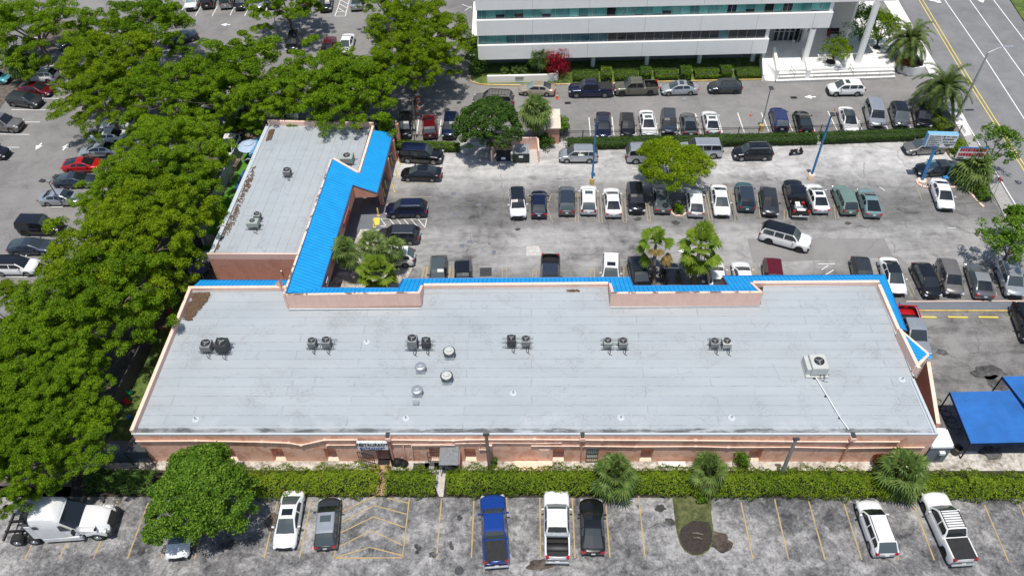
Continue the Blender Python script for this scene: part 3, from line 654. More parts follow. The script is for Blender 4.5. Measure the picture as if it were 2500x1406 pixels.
# mid lot: limestone-surfaced north part, asphalt south part, oil-dark stall rows
def lotmid():
    m = NT('lot_mid'); v = m.coord(); sep = m.n('ShaderNodeSeparateXYZ'); m.l(v, sep.inputs[0]); Y = m.math('ADD', sep.outputs[1], m.math('MULTIPLY', sep.outputs[0], .036))
    vs = m.coord(scale=(.16, 1.0, 1)); big = m.noise(v, .13, 5, .62, .5); med = m.noise(v, .8, 8, .72, .6); st = m.noise(vs, 1.0, 8, .72, .7)
    wob = m.math('MULTIPLY', m.math('SUBTRACT', m.noise(v, .35, 4), .5), 3.2); Yw = m.math('ADD', Y, wob)
    t = m.math('DIVIDE', m.math('SUBTRACT', Yw, 50), 32)     # 50..82 m
    base = m.ramp(t, [(.0, .225), (.20, .26), (.26, .40), (.40, .42), (.47, .25), (.575, .22), (.65, .36), (.74, .60), (.9, .62)])
    a = m.math('ADD', m.math('MULTIPLY', big, .35), m.math('ADD', m.math('MULTIPLY', med, .35), m.math('MULTIPLY', st, .3)))
    k = m.ramp(a, [(.36, .25), (.46, .72), (.54, 1.0), (.63, 1.25)])
    c = m.mix(1, base, k, 'MULTIPLY'); c = m.mix(1, c, (1, .975, .945), 'MULTIPLY'); c = m.mix(m.ramp(t, [(.6, 0), (.8, 0)]), c, (.3, .3, .3))
    c = m.mix(1, c, (.84, .84, .84), 'MULTIPLY')
    c = m.mix(1, c, m.ramp(m.noise(v, 22, 4, .8), [(.3, .82), (.68, 1.14)]), 'MULTIPLY')
    vo = m.n('ShaderNodeTexVoronoi', feature='DISTANCE_TO_EDGE', i_Scale=.14); nz = m.n('ShaderNodeTexNoise', i_Scale=.7, i_Detail=6); wv = m.n('ShaderNodeVectorMath', operation='ADD')
    m.l(v, nz.inputs[0]); m.l(v, wv.inputs[0]); m.l(nz.outputs['Color'], wv.inputs[1]); m.l(wv.outputs[0], vo.inputs['Vector'])
    ck = m.math('MULTIPLY', m.ramp(vo.outputs['Distance'], [(0, 1), (.006, 0)]), m.ramp(m.noise(v, .3, 2), [(.44, 0), (.56, .7)])); c = m.mix(ck, c, (.06, .06, .06))
    m.out(c, .92, 0, .2); m.bump(m.noise(v, 16, 6, .8), .4, .02); return m.mat
M['lot_mid'] = lotmid()
sheet('ground', [(-700, -200, 0), (700, -200, 0), (700, 1100, 0), (-700, 1100, 0)], -.02, M['asphalt_smooth'])
sheet('parking_lot', [(-300, 1185), (2750, 1200), (3000, 1700), (-600, 1700)], .000, M['asphalt_bottom'])
sheet('parking_lot', [(940, 348), (1500, 345), (2215, 330), (2300, 360), (2345, 420), (2430, 500), (2478, 600), (2640, 745), (2190, 745), (780, 760), (770, 690), (900, 470)], .000, M['lot_mid'])
sheet('parking_lot', [(2196, 745), (2800, 750), (2800, 1112), (2250, 1110)], -.004, M['asphalt_right'])
sheet('gravel_bed', [(330, 1108), (2330, 1100), (2640, 1112), (2650, 1150), (190, 1150), (240, 1112)], .008, M['pebbles'])
sheet('planting_bed', [(180, 1147), (2660, 1149), (2700, 1216), (170, 1212)], .012, M['mulch'])
sheet('dirt', [(-250, 1215), (170, 1212), (240, 1112), (275, 1060), (445, 690), (600, 372), (640, 330), (520, 320), (420, 420), (330, 560), (260, 640), (215, 780), (80, 880), (-150, 960)], .000, M['dirt'])
sheet('dirt', [(-60, 330), (-20, 290), (40, 215), (85, 165), (150, 110), (200, 60), (100, 40), (60, 110), (-20, 190), (-100, 260)], .002, M['dirt'])
sheet('artificial_turf', [(598, 372), (655, 340), (528, 620), (484, 610), (500, 572)], .010, M['turf'])
sheet('artificial_turf', [(440, 700), (480, 610), (525, 640), (460, 730), (330, 1075), (262, 1075)], .006, M['grass'])
sheet('gravel_bed', [(838, 648), (880, 560), (935, 560), (925, 622), (1008, 650), (985, 700), (790, 715)], .006, M['pebbles'])
sheet('walkway', [(862, 522), (898, 500), (945, 505), (930, 560), (880, 560), (838, 650), (775, 715), (700, 720), (780, 640)], .009, M['walk_paint'])  # walk paint grey doubles as the arcade's shade, put into the ground colour
sheet('walkway', [(828, 646), (925, 646), (925, 664), (818, 664)], .012, M['walk_paint'])
# road, pavements, verge
sheet('road', [(2166, -60), (2289, 166), (2364, 307), (2445, 448), (2495, 530), (2640, 770), (3200, 800), (2900, -100)], .000, M['roadway'])
slab('sidewalk', [(2130, -40), (2168, -40), (2225, 60), (2305, 200), (2352, 290), (2372, 330), (2352, 335), (2310, 265), (2262, 170), (2190, 60)], -.02, .11, M['white_pave'], 0)['kind'] = 'structure'
slab('sidewalk', [(2372, 330), (2352, 335), (2420, 470), (2440, 505), (2475, 590), (2560, 720), (2600, 720), (2505, 560), (2445, 455)], -.02, .10, simple('pavement_grey', (.36, .35, .335), .85, var=.2), 0)['kind'] = 'structure'
slab('grass_verge', [(2455, -60), (2463, -2), (2485, 32), (2505, 62), (2620, 250), (2900, 250), (2700, -60)], -.02, .14, M['grass'], 0)['kind'] = 'structure'
slab('grass_island', [(1641, 1212), (1646, 1255), (1652, 1300), (1660, 1328), (1672, 1346), (1690, 1356), (1712, 1356), (1730, 1344), (1741, 1322), (1741, 1290), (1736, 1255), (1737, 1212)], 0, .10, M['grass_dry'], 0, side=M['concrete'])['kind'] = 'structure'
sheet('mulch_patch', [(1663, 1290), (1690, 1272), (1730, 1275), (1738, 1300), (1738, 1322), (1728, 1342), (1710, 1353), (1692, 1353), (1676, 1344), (1664, 1328), (1657, 1306)], .112, M['mulch'])
# ------------------------------------------------------------------ painted markings
def strip(b, p, q, w, z=.018, m=0, zr=0):
    p = G(*p, zr); q = G(*q, zr); d = (q - p).normalized(); s = Vector((-d.y, d.x, 0)) * w / 2
    P = [p - s, q - s, q + s, p + s]; b.face([(v.x, v.y, z) for v in P], m)
def polymark(b, pts, z=.018, m=0):
    P = [G(*p, 0) for p in pts]; a = sum((P[i].x * P[(i + 1) % len(P)].y - P[(i + 1) % len(P)].x * P[i].y) for i in range(len(P)))
    if a < 0: P = P[::-1]
    b.face([(v.x, v.y, z) for v in P], m)
b = MB()
for p, q in [((289,1218),(228,1364)),((362,1227),(311,1364)),((437,1225),(393,1364)),((205,1230),(145,1364)),((125,1230),(61,1365)),((512,1228),(475,1364)),((681,1209),(645,1362)),((761,1216),(731,1362)),((1078,1216),(1066,1361)),((1157,1218),(1151,1361)),
             ((1237,1214),(1235,1361)),((1318,1214),(1320,1361)),((1397,1214),(1404,1361)),((1478,1213),(1489,1361)),((1559,1210),(1575,1361)),((1809,1226),(1838,1364)),((1891,1218),(1925,1364)),((1974,1222),(2014,1365)),((2058,1222),(2104,1366)),((2143,1222),(2194,1367)),((2227,1223),(2281,1367)),((2403,1232),(2462,1370)),((2488,1232),(2550,1374)),((2570,1232),(2640,1378))]: strip(b, p, q, .11)
struct(b.build('parking_lines', M['yline']))
b = MB()
Z5 = lambda x, y: (640 + x / 3.643, 1020 + y / 3.643)
for p, q in [((640,1245),(725,712)),((1248,1240),(1310,710)),((640,1246),(1250,1241)),((705,835),(1010,690)),((705,930),(1000,778)),((1000,778),(1285,855)),((698,1020),(992,878)),((992,878),(1270,972)),((680,1145),(975,998)),((975,998),(1250,1132)),((650,1240),(958,1148)),((958,1148),(1245,1222)),((1100,710),(1300,755))]: strip(b, Z5(*p), Z5(*q), .10)
struct(b.build('hatched_markings', M['yline']))
b = MB()
ZA = lambda x, y: (1200 + x / 3.605, 330 + y / 3.605); ZB = lambda x, y: (1780 + x / 3.27, 330 + y / 3.27)
for f, L_ in ((ZA, [(735,515,738,770),(762,515,764,770),(930,515,948,770),(958,515,975,770),(1140,515,1160,770),(1172,560,1190,770),(1355,590,1378,765),(1380,590,1402,765),(1870,495,1920,755),(1893,495,1945,755),(2078,495,2135,752),(2105,495,2162,752),(525,520,1880,500),(95,1160,95,1262),(133,1160,133,1262),(365,1165,362,1262),(395,1165,392,1262),(872,1160,872,1262),(905,1160,905,1262),(1130,1160,1130,1262),(1165,1160,1165,1262),(1390,1160,1390,1262),(1418,1160,1418,1262),(2030,1150,2060,1262),(2062,1150,2092,1262)]),
             (ZB, [(0,470,37,682),(30,470,65,682),(220,470,250,660),(440,600,440,672),(465,600,465,672),(838,560,850,672),(860,560,872,672),(1025,590,1040,670),(1050,590,1062,670),(180,1040,190,1110),(205,1040,215,1110),(1420,1210,1465,1290),(1440,1180,1480,1270),(2130,1250,2140,1285),(1490,395,1540,520),(1820,590,1835,600)])):
    for (x0, y0, x1, y1) in L_: strip(b, f(x0, y0), f(x1, y1), .09)
for (x, y) in ((738,770),(948,770),(1160,770),(1378,765),(1920,755),(2135,752)): strip(b, ZA(x, y), ZA(x + 28, y), .09)
strip(b, ZA(500,600), ZA(525,520), .09); strip(b, ZA(490,640), ZA(500,600), .09); strip(b, ZA(490,640), ZA(540,770), .09)
for (x0, y0, x1, y1) in [(1470,505,1545,505),(1540,550,1820,560),(1480,660,1795,660),(1485,600,1500,540)]: strip(b, (480 + x0 / 3.125, 270 + y0 / 3.125), (480 + x1 / 3.125, 270 + y1 / 3.125), .09)
for (x0, y0, x1, y1) in [(1735,1195,1720,1280),(1760,1195,1748,1280),(1935,1195,1925,1280),(1962,1195,1955,1280)]: strip(b, (480 + x0 / 3.125, 270 + y0 / 3.125), (480 + x1 / 3.125, 270 + y1 / 3.125), .22)
struct(b.build('parking_lines', M['yline_worn']))
b = MB()
Y2 = lambda x, y: (600 + x / 3.516, y / 3.516); Y3 = lambda x, y: (1120 + x / 3.516, y / 3.516); Y4 = lambda x, y: (1700 + x / 3.125, y / 3.125); Y1 = lambda x, y: (x / 3.516, y / 3.516); YW = lambda x, y: (x / 3.516, 350 + y / 3.516)
for f, L_ in ((Y3, [(1117,1010,1132,1168),(1315,1005,1332,1165),(1495,1000,1520,1160),(1675,990,1710,1155),(1850,985,1892,1150),(2030,978,2080,1150),(2212,972,2260,1148)]),
             (Y4, [(0,880,30,1018),(155,865,202,1018),(315,862,366,1013),(495,862,553,1006),(670,860,735,1003),(860,900,905,1003),(1003,850,1075,998),(1190,842,1265,993),(1400,842,1462,990),(1570,842,1640,985)]),
             (Y2, [(1485,1030,1465,1165),(1678,1030,1660,1170),(1290,1030,1272,1165),(1860,1030,1850,1165)]),
             (Y1, [(425,567,530,567),(370,847,505,848),(100,945,425,946),(215,1050,345,1050),(0,1154,255,1157),(60,1267,168,1268),(0,1383,82,1383),(150,325,390,325),(1678,140,1725,60),(1822,140,1868,55),(1975,138,2012,55),(1545,125,1580,60),(2100,140,2140,60)]),
             (YW, [(398,547,545,547),(0,1143,238,1147),(0,150,82,152)]),
             (Y2, [(765,143,855,143),(855,143,890,0),(765,143,815,0),(780,105,860,105),(790,70,868,118),(805,35,878,80),(815,5,885,42),(160,150,185,60),(420,130,450,60),(1855,40,1945,75),(1880,95,1940,55)])):
    for (x0, y0, x1, y1) in L_: strip(b, f(x0, y0), f(x1, y1), .11)
struct(b.build('parking_lines', M['wline']))
b = MB()
for (x0, y0, x1, y1) in [(1405,825,1445,880),(1470,827,1520,885),(1400,825,1755,828),(1400,882,1440,882),(1525,828,1575,885),(1580,828,1630,885),(1635,830,1685,885),(1690,830,1740,890),(1755,828,1742,895)]: strip(b, (480 + x0 / 3.125, 270 + y0 / 3.125), (480 + x1 / 3.125, 270 + y1 / 3.125), .09)
for (x0, y0, x1, y1) in [(710,1028,845,1028),(740,1075,790,1040),(770,1115,835,1075),(1200,415,1245,445),(1740,740,1810,745)]: strip(b, ZB(x0, y0), ZB(x1, y1), .10)
struct(b.build('hatched_markings', M['wline_worn']))
def arrow(f, x0, y0, x1, y1, w=.22):
    a = G(*f(x0, y0), 0); c = G(*f(x1, y1), 0); d = (c - a).normalized(); s = Vector((-d.y, d.x, 0)); k = c - d * .9
    b.face([(v.x, v.y, .018) for v in (a - s * w / 2, k - s * w / 2, k + s * w / 2, a + s * w / 2)]); b.face([(v.x, v.y, .0185) for v in (k - s * .45, c, k + s * .45)])
b = MB()
arrow(Y1, 358, 1230, 305, 1290); arrow(Y1, 540, 1293, 590, 1233); arrow(Y1, 1978, 215, 1893, 215); arrow(Y4, 912, 742, 822, 742); arrow(ZA, 1760, 1020, 1640, 1020, .08)
arrow(Y4, 1865, 25, 1800, -60); polymark(b, [(2275, 0), (2289, 3), (2295, 8), (2290, 8), (2280, 4), (2268, 3)]); polymark(b, [(2385, 0), (2392, 5), (2400, 8), (2404, 0), (2412, -6), (2390, -8)])
struct(b.build('arrow_markings', M['wline']))
b = MB()
def poly(b, pts, w, z=.018):
    for p, q in zip(pts, pts[1:]): strip(b, p, q, w, z)
poly(b, [(2160, -48), (2186, 0), (2289, 166), (2364, 307), (2422, 406), (2487, 513), (2600, 700)], .13)
poly(b, [(2270, -60), (2306, 0), (2403, 140), (2500, 290), (2640, 505)], .13); poly(b, [(2330, -60), (2367, 0), (2430, 88), (2500, 186), (2700, 470)], .13); poly(b, [(2385, -60), (2425, 0), (2500, 98), (2800, 500)], .13)
struct(b.build('lane_lines', M['wline']))
b = MB(); poly(b, [(2206, -65), (2243, 0), (2370, 212), (2500, 417), (2620, 610)], .12); poly(b, [(2215, -65), (2252, 0), (2378, 210), (2508, 415), (2628, 608)], .12)
struct(b.build('centre_lines', M['ybright']))
# kerbs
def kerb(name, pts, w, h, mat, z0=0, world=False):
    b = MB(); P = [G(*p, 0) for p in pts]
    for p, q in zip(P, P[1:]):
        c = (p + q) / 2; b.box((c.x, c.y, z0 + h / 2), ((q - p).length + w * .6, w, h), 0, rz=math.atan2(q.y - p.y, q.x - p.x), bev=.02)
    return struct(b.build(name, mat))
kerb('kerb', [(1141, 170), (1143, 190), (1152, 201), (1172, 207), (1200, 209), (1270, 210), (1400, 207), (1600, 201), (1862, 195)], .18, .14, M['ycurb'])
kerb('kerb', [(1005, 160), (1003, 190), (1008, 203), (1020, 205), (1030, 196), (1035, 165)], .15, .12, M['ycurb'])
kerb('kerb', [(640, 300), (618, 330), (600, 360)], .15, .12, M['ycurb']); kerb('kerb', [(612, 300), (590, 335)], .15, .12, M['ycurb'])
YC = lambda x, y: (2200 + x / 5.86, 290 + y / 5.86)
kerb('kerb', [YC(215, 890), YC(240, 940), YC(300, 975), YC(360, 985), YC(650, 990), YC(820, 985), YC(910, 985), YC(960, 1040), YC(1080, 1180), YC(1170, 1265)], .22, .16, M['pinktop'])
kerb('kerb', [YC(640, 430), YC(700, 500), YC(730, 545)], .5, .15, M['concrete'])
kerb('kerb', [ZA(1580, 640), ZA(1585, 690), ZA(1620, 712), ZA(1680, 712), ZA(1710, 690)], .18, .14, M['pinktop'])
struct(slab('walkway', [(2194, 739), (2640, 737), (2650, 758), (2202, 757)], 0, .12, M['walk_paint'], 0)); kerb('kerb', [(2204, 759), (2650, 760)], .15, .13, M['ycurb']); kerb('kerb', [(2212, 737.5), (2640, 735)], .10, .13, M['pinktop'])
Z3c = lambda x, y: (2080 + x / 2.605, 620 + y / 2.605)
b = MB(); strip(b, Z3c(400, 400), Z3c(490, 610), .12); strip(b, Z3c(425, 470), Z3c(470, 590), .1); struct(b.build('parking_lines', M['yline_worn']))
# wheel stops
for i, (x0, x1) in enumerate(((414, 538), (610, 736), (804, 931), (1002, 1100))):
    p, q = G(*Z3c(x0, 400), .08), G(*Z3c(x1, 402), .08); b = MB(); b.box((0, 0, .055), ((q - p).length, .17, .13), 0, bev=.03)
    o = b.build('wheel_stop', M['ybright']); o.location = ((p.x + q.x) / 2, (p.y + q.y) / 2, 0); o.rotation_euler.z = math.atan2(q.y - p.y, q.x - p.x)
    tag(o, ['yellow wheel stop nearest the red pickup bed', 'yellow wheel stop second from the building corner', 'yellow wheel stop third from the building corner', 'yellow wheel stop partly behind the black car at the right edge'][i], 'wheel stop', 'yellow wheel stops by the painted walkway')
for i, (x, y) in enumerate(((1493, 785 / 1), (1545, 385), (1528, 480), (1498, 590))):
    px = (480 + x / 3.125, 270 + (y if i else 600) / 3.125)
for i, (a, c) in enumerate((((1545,375),(1555,412)),((1520,455),(1535,518)),((1490,560),(1512,628)))):
    p, q = [G(480 + t[0] / 3.125, 270 + t[1] / 3.125, .08) for t in (a, c)]; b = MB(); b.box((0, 0, .065), ((q - p).length, .16, .13), 0, bev=.03); o = b.build('wheel_stop', M['ycurb'])
    o.location = ((p.x + q.x) / 2, (p.y + q.y) / 2, 0); o.rotation_euler.z = math.atan2(q.y - p.y, q.x - p.x); tag(o, ['worn yellow wheel stop beside the big black SUV', 'worn yellow wheel stop in front of the black sedan', 'worn yellow wheel stop at the empty bay before the arcade'][i], 'wheel stop', 'yellow wheel stops along the arcade')
# drains, manholes and patches
def disc(name, px, r, mat, lab, cat, z=.02, n=24, sq=None):
    c = G(*px, 0); b = MB()
    if sq: b.box((0, 0, 0), (sq[0], sq[1], .02), 0)
    else: b.lathe((0, 0, 0), [(0, .012), (r * .8, .012), (r * .85, .004), (r * .9, .012), (r, .010), (r, -.01)], n)
    o = b.build(name, mat); o.location = (c.x, c.y, z); tag(o, lab, cat); return o
disc('manhole_cover', (1121, 1393), .35, M['metal_dark'], 'round iron manhole cover in the asphalt at the bottom edge', 'manhole cover')
disc('manhole_cover', (1670, 242), .34, M['metal_grey'], 'round manhole cover in the lane below the silver sedan', 'manhole cover')
for px, lab in (((1386, 252), 'small dark storm drain grate in the office lane below the navy pickup'), ((1938, 239), 'small dark storm drain grate beside the white lane arrow')): disc('storm_drain', px, 0, M['black'], lab, 'drain', sq=(.75, .45))
for px, w_, h_, lab in (((1107, 473), .5, .5, 'square grey patch of newer asphalt near the parked black cars'), ((1112, 527), .45, .45, 'lone square grey patch in the middle of the aisle'), ((1206, 616), .4, .5, 'small square dark patch in the aisle north of the blue roof'), ((1147, 590), .5, .4, 'dark square patch in a cluster of aisle patches, topmost'), ((1128, 600), .5, .5, 'dark square patch in the cluster, leftmost'), ((1169, 500), .5, .4, 'dark square patch in the aisle right of the navy SUV')): disc('asphalt_patch', px, 0, M['walk_paint'], lab, 'patch', .012, sq=(w_, h_))
disc('drain_grate', (1186, 664), 0, M['metal_dark'], 'large dark square grate in the bay left of the pickup', 'drain', .012, sq=(1.2, 1.2))
sheet('asphalt_patch', [ZA(308, 975), ZA(420, 975), ZA(440, 1060), ZA(305, 1062)], .008, M['concrete']); sheet('asphalt_patch', [ZB(145, 828), ZB(1240, 825), ZB(1310, 975), ZB(190, 1020)], .004, M['asphalt_smooth'])

def stain(px, r, mat, ax=1.0, z=.022, seed=0):
    c = G(*px, 0); rr = random.Random(seed); b = MB(); ph = [rr.random() * 6.28 for _ in range(3)]
    b.face([(c.x + math.cos(t) * r * ax * (1 + .16 * math.sin(3 * t + ph[0]) + .10 * math.sin(7 * t + ph[1])), c.y + math.sin(t) * r * (1 + .16 * math.sin(2 * t + ph[2]) + .10 * math.sin(5 * t + ph[0])), z) for t in np.linspace(0, 6.283, 40, endpoint=False)])
    struct(b.build('oil_stain', mat))
M['oil'] = asphalt('oil', (.03, .03, .032), (.07, .068, .066), (.14, .135, .13), 2, 0, 0, .9); M['rust'] = asphalt('rust', (.05, .04, .035), (.10, .078, .062), (.19, .165, .14), 2, 0, 0, .9)
for i, (px, r, mt, ax) in enumerate([((668, 1275), .85, 'rust', .7), ((1016, 1332), .17, 'oil', 1), ((1023, 1339), .2, 'oil', 1.2), ((1018, 1348), .15, 'oil', 1), ((1057, 1354), .26, 'oil', 1.3), ((1100, 1326), .16, 'oil', 1), ((1103, 1336), .18, 'oil', 1), ((1122, 1264), .22, 'oil', 1), ((1111, 1243), .15, 'oil', 1), ((1318, 1378), .5, 'rust', 1.9), ((1758, 1322), .8, 'rust', 1.1), ((1612, 1240), .3, 'oil', 1.4), ((1635, 1274), .3, 'oil', 1.6), ((1935, 1262), .25, 'oil', 1.3), ((2030, 1290), .28, 'oil', .8), ((560, 1330), .35, 'oil', 2), ((345, 1345), .4, 'oil', .7),
    ((2412, 908), .75, 'oil', 2.0), ((2436, 935), 1.0, 'oil', 1.0), ((2300, 860), .35, 'oil', 1.5), ((2420, 1105), .6, 'oil', 1.6), ((1650, 545), .35, 'oil', 1.2), ((1556, 535), .3, 'oil', 1.5), ((1264, 560), .2, 'oil', 1.6), ((1870, 545), .3, 'oil', 1.3), ((2070, 545), .25, 'oil', 1.5)]): stain(px, r, M[mt], ax, seed=i)
# ------------------------------------------------------------------ shopping plaza building
B = thing('shopping_plaza', 'long pink single storey plaza with pale grey flat roof and bright blue metal eaves', 'building', (0, 0, 0))
ZR = 4.0; ZP = 5.85
a_m = rad(2.06); fwd = Vector((math.sin(a_m), math.cos(a_m), 0)); rt = Vector((math.cos(a_m), -math.sin(a_m), 0))
a_w = rad(4.9); fwdw = Vector((math.sin(a_w), math.cos(a_w), 0)); rtw = Vector((math.cos(a_w), -math.sin(a_w), 0))
FL = G(325, 1061, ZR); FR = G(2291, 1061, ZR)
roofpts = [(325, 1061), (2291, 1061), (2228, 921), (2137, 698.5), (1863, 702), (1856, 749), (1489, 753), (1484, 703.5), (1034, 706.5), (1030, 756), (705, 758.5), (694, 711), (466, 713)]
b = MB(); P = [G(*p, ZR) for p in roofpts]; b.face(P); 
for p in P: p.z = ZR
b.build('roof', M['roof_main'], B)
Z1 = lambda x, y: (640 + x / 5.556, 640 + y / 5.556)
Z2 = lambda x, y: (1440 + x / 5, 640 + y / 5)
Z3 = lambda x, y: (2080 + x / 4.688, 640 + y / 4.688)
def wallseg(b, p0, p1, z0, zt0, zt1, th, out=1, ms=0, mt=1):
    """wall from p0 to p1 (xy), bottom z0, sloping top; thickness th to the left (out=1) or right of the run"""
    d = Vector((p1.x - p0.x, p1.y - p0.y, 0)).normalized(); s = Vector((-d.y, d.x, 0)) * th * out
    A = [Vector((p0.x, p0.y, 0)), Vector((p1.x, p1.y, 0)), Vector((p1.x, p1.y, 0)) + s, Vector((p0.x, p0.y, 0)) + s]
    T = [zt0, zt1, zt1, zt0]; lo = [Vector((v.x, v.y, z0)) for v in A]; hi = [Vector((v.x, v.y, t)) for v, t in zip(A, T)]
    if out < 0: lo = lo[::-1]; hi = hi[::-1]
    b.face(hi, mt); b.face(lo[::-1], ms)
    for i in range(4): j = (i + 1) % 4; b.face([lo[i], lo[j], hi[j], hi[i]], ms)
nM = Vector((.5 * fwd.x, .5 * fwd.y, 1)); AM = G(860, 722, ZP)
nW = Vector((.5 * rtw.x, .5 * rtw.y, 1)); AW = G(757, 540, ZP)
def hM(x, y): return hitp(x, y, AM, nM)
def hW(x, y): return hitp(x, y, AW, nW)
def planeface(b, pts, along, across, m=0):
    nrm = Vector()
    for i in range(len(pts)): nrm += pts[i].cross(pts[(i + 1) % len(pts)])
    if nrm.z < 0: pts = pts[::-1]
    b.face(pts, m, [(p.dot(along), p.dot(across)) for p in pts])
b = MB()
T0 = hM(705, 718); val = hM(784, 702.5)
pm = [hM(*p) for p in [(699, 716), (1025, 713), (1033, 693), (1486, 689), (1494, 713), (1857, 710), (1837, 687), (2144, 685), (2160, 671.5), (1764, 674), (1778, 697), (1546, 698), (1538, 677), (984, 681), (972, 703.5), (784, 703)]]
planeface(b, pm, rt, fwd)
pw = [hW(*p) for p in [(699, 716), (784, 703), (861, 452), (921, 472), (960, 325), (911, 318), (876, 421), (811, 390)]]
planeface(b, pw, fwdw, rtw)
# east return of the eaves
r0, r1 = pm[7], Vector(pm[8]); rb = G(2197, 801, 4.45); re_ = G(2214, 808, 3.8)
planeface(b, [r0, r1, re_, rb], fwd, rt)
# left back strip behind the wing
lb = [hM(475, 697), hM(702, 697), hM(704, 686), hM(487, 685)]
lb = [G(472, 698, 4.5), G(700, 697, 4.5), G(705, 684.5, 3.9), G(488, 684.5, 3.9)]
planeface(b, lb, rt, fwd)
# triangular gable at the east side
tg = [G(2199, 806, 4.95), G(2238, 886, 5.0), G(2266, 862, 4.15)]
planeface(b, tg, fwd, rt)
planeface(b, [G(2266, 858, 4.2), G(2276, 868, 3.9), G(2270, 878, 3.85), G(2261, 868, 4.1)], fwd, rt)
b.build('metal_eaves', M['blue_roof'], B)
# blue trim along the eave edges and pink fascias under them
def edge(b, p, q, r=.05): b.tube([p + Vector((0, 0, .02)), q + Vector((0, 0, .02))], r, 6)
bt = MB(); bf = MB()
for L_ in (pm[8:16], pw[1:5], [r1, re_], lb[2:]):
    for p, q in zip(L_, L_[1:]):
        edge(bt, p, q)
for L_ in (pm[8:16], pw[1:5], [re_, r1], lb[2:]):
    for p, q in zip(L_, L_[1:]):
        zb = 2.95
        P4 = [Vector((p.x, p.y, p.z - .03)), Vector((q.x, q.y, q.z - .03)), Vector((q.x, q.y, zb)), Vector((p.x, p.y, zb))]
        bf.face(P4); off = Vector((-.15, -.15, 0)); bf.face([v + off for v in P4][::-1]); bf.face([P4[3], P4[2], P4[2] + off, P4[3] + off])
edge(bt, pw[0], pw[7], .04)
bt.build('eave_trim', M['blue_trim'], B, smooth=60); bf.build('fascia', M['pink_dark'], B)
# soffits (dark underside of the eaves)
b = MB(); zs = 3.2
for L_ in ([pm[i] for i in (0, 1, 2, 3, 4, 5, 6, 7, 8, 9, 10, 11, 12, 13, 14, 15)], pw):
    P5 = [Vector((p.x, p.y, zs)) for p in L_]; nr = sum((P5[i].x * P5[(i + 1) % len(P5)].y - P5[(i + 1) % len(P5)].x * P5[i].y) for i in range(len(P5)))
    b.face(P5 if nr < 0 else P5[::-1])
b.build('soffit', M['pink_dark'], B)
# parapets
b = MB()
def top5(x, y, z=ZP): return G(x, y, z)
wallseg(b, G(696, 721, ZP), G(1024, 716, ZP), 3.9, ZP, ZP, .22, 1, 0, 2)                 # raised box wall, left
q0, q1 = G(1025, 716, ZP), G(1033, 693, 4.75); wallseg(b, q0, q1, 3.9, ZP, 4.6, .25, 1)
wallseg(b, G(1492, 717, ZP), G(1864, 714.5, ZP), 3.9, ZP, ZP, .22, 1, 0, 2)
q0, q1 = G(1493, 716, ZP), G(1486, 691, 4.6); wallseg(b, q0, q1, 3.9, ZP, 4.6, .25, -1)
q0, q1 = G(1864, 714, ZP), G(1837, 689, 4.6); wallseg(b, q0, q1, 3.9, ZP, 4.6, .25, 1)
q = [G(*p, 4.52) for p in ((1034, 697.5), (1485, 693.5))]; wallseg(b, q[0], q[1], 3.95, 4.52, 4.52, .30, 1)
q = [G(*p, 4.52) for p in ((1840, 691.5), (2148, 689.5))]; wallseg(b, q[0], q[1], 3.95, 4.52, 4.52, .30, 1)
q = [G(*p, 4.5) for p in ((458, 704), (701, 702.5))]; wallseg(b, q[0], q[1], 3.95, 4.5, 4.5, .30, 1)
q = [G(2143, 694, 4.52), G(2190, 803, 4.5)]; wallseg(b, q[0], q[1], 3.95, 4.52, 4.5, .30, 1)
wallseg(b, G(2194, 803, 5.0), G(2240, 898, 5.05), 3.9, 5.0, 5.05, .28, 1)               # gable base wall
wallseg(b, G(2241, 897, 5.0), G(2270, 866, 4.2), 3.9, 5.0, 4.2, .26, 1); wallseg(b, G(2269, 862, 4.2), G(2199, 803, 5.0), 3.9, 4.2, 5.0, .24, 1)
wallseg(b, G(316, 1050, 4.5), G(459, 704, 4.5), 3.2, 4.5, 4.5, .30, -1)                  # left side parapet
wallseg(b, G(652, 296, 4.6), G(912, 302, 4.6), 3.2, 4.6, 4.6, .26, 1)                    # wing north
q = [G(908, 306, 4.6), G(873, 420, 4.6)]; wallseg(b, q[0], q[1], 3.9, 4.6, 4.6, .26, 1)
wallseg(b, G(873, 422, 4.65), G(812, 388, ZP), 3.9, 4.65, ZP, .24, -1)
wallseg(b, G(811, 390, ZP), G(695, 720, ZP), 3.9, ZP, ZP, .20, -1, 0, 2)                 # wing long parapet
wallseg(b, G(673, 697, 4.5), G(680, 684, 5.6), 4.3, 4.7, 5.6, .3, 1)
b.build('parapet', [M['pink2'], M['pinktop'], M['pinktop_dirty']], B)
# white flashing at the foot of the parapets + roof edge trim
b = MB()
def foot(p, q, w=.14, h=.10): wallseg(b, G(*p, ZR), G(*q, ZR), ZR - .02, ZR + h, ZR + h, w, 1, 0, 0)
foot((705, 757.5), (1031, 755.5)); foot((1489, 752.5), (1857, 748.5)); foot((1034, 707), (1484, 704)); foot((1863, 702.5), (2137, 699)); foot((466, 714), (694, 711.5)); foot((2137, 700), (2228, 919), .12)
foot((325, 1061), (466, 715), .12)
wallseg(b, FL, FR, ZR - .12, ZR + .06, ZR + .06, .16, 1, 0, 0); wallseg(b, G(2291, 1061, ZR), G(2231, 925, ZR), ZR - .1, ZR + .10, ZR + .10, .22, 1, 0, 0)
wallseg(b, G(2278, 1056, ZR), G(2222, 928, ZR), ZR, ZR + .05, ZR + .05, .08, 1, 0, 0)
b.build('roof_edge_trim', M['roof_edge'], B)
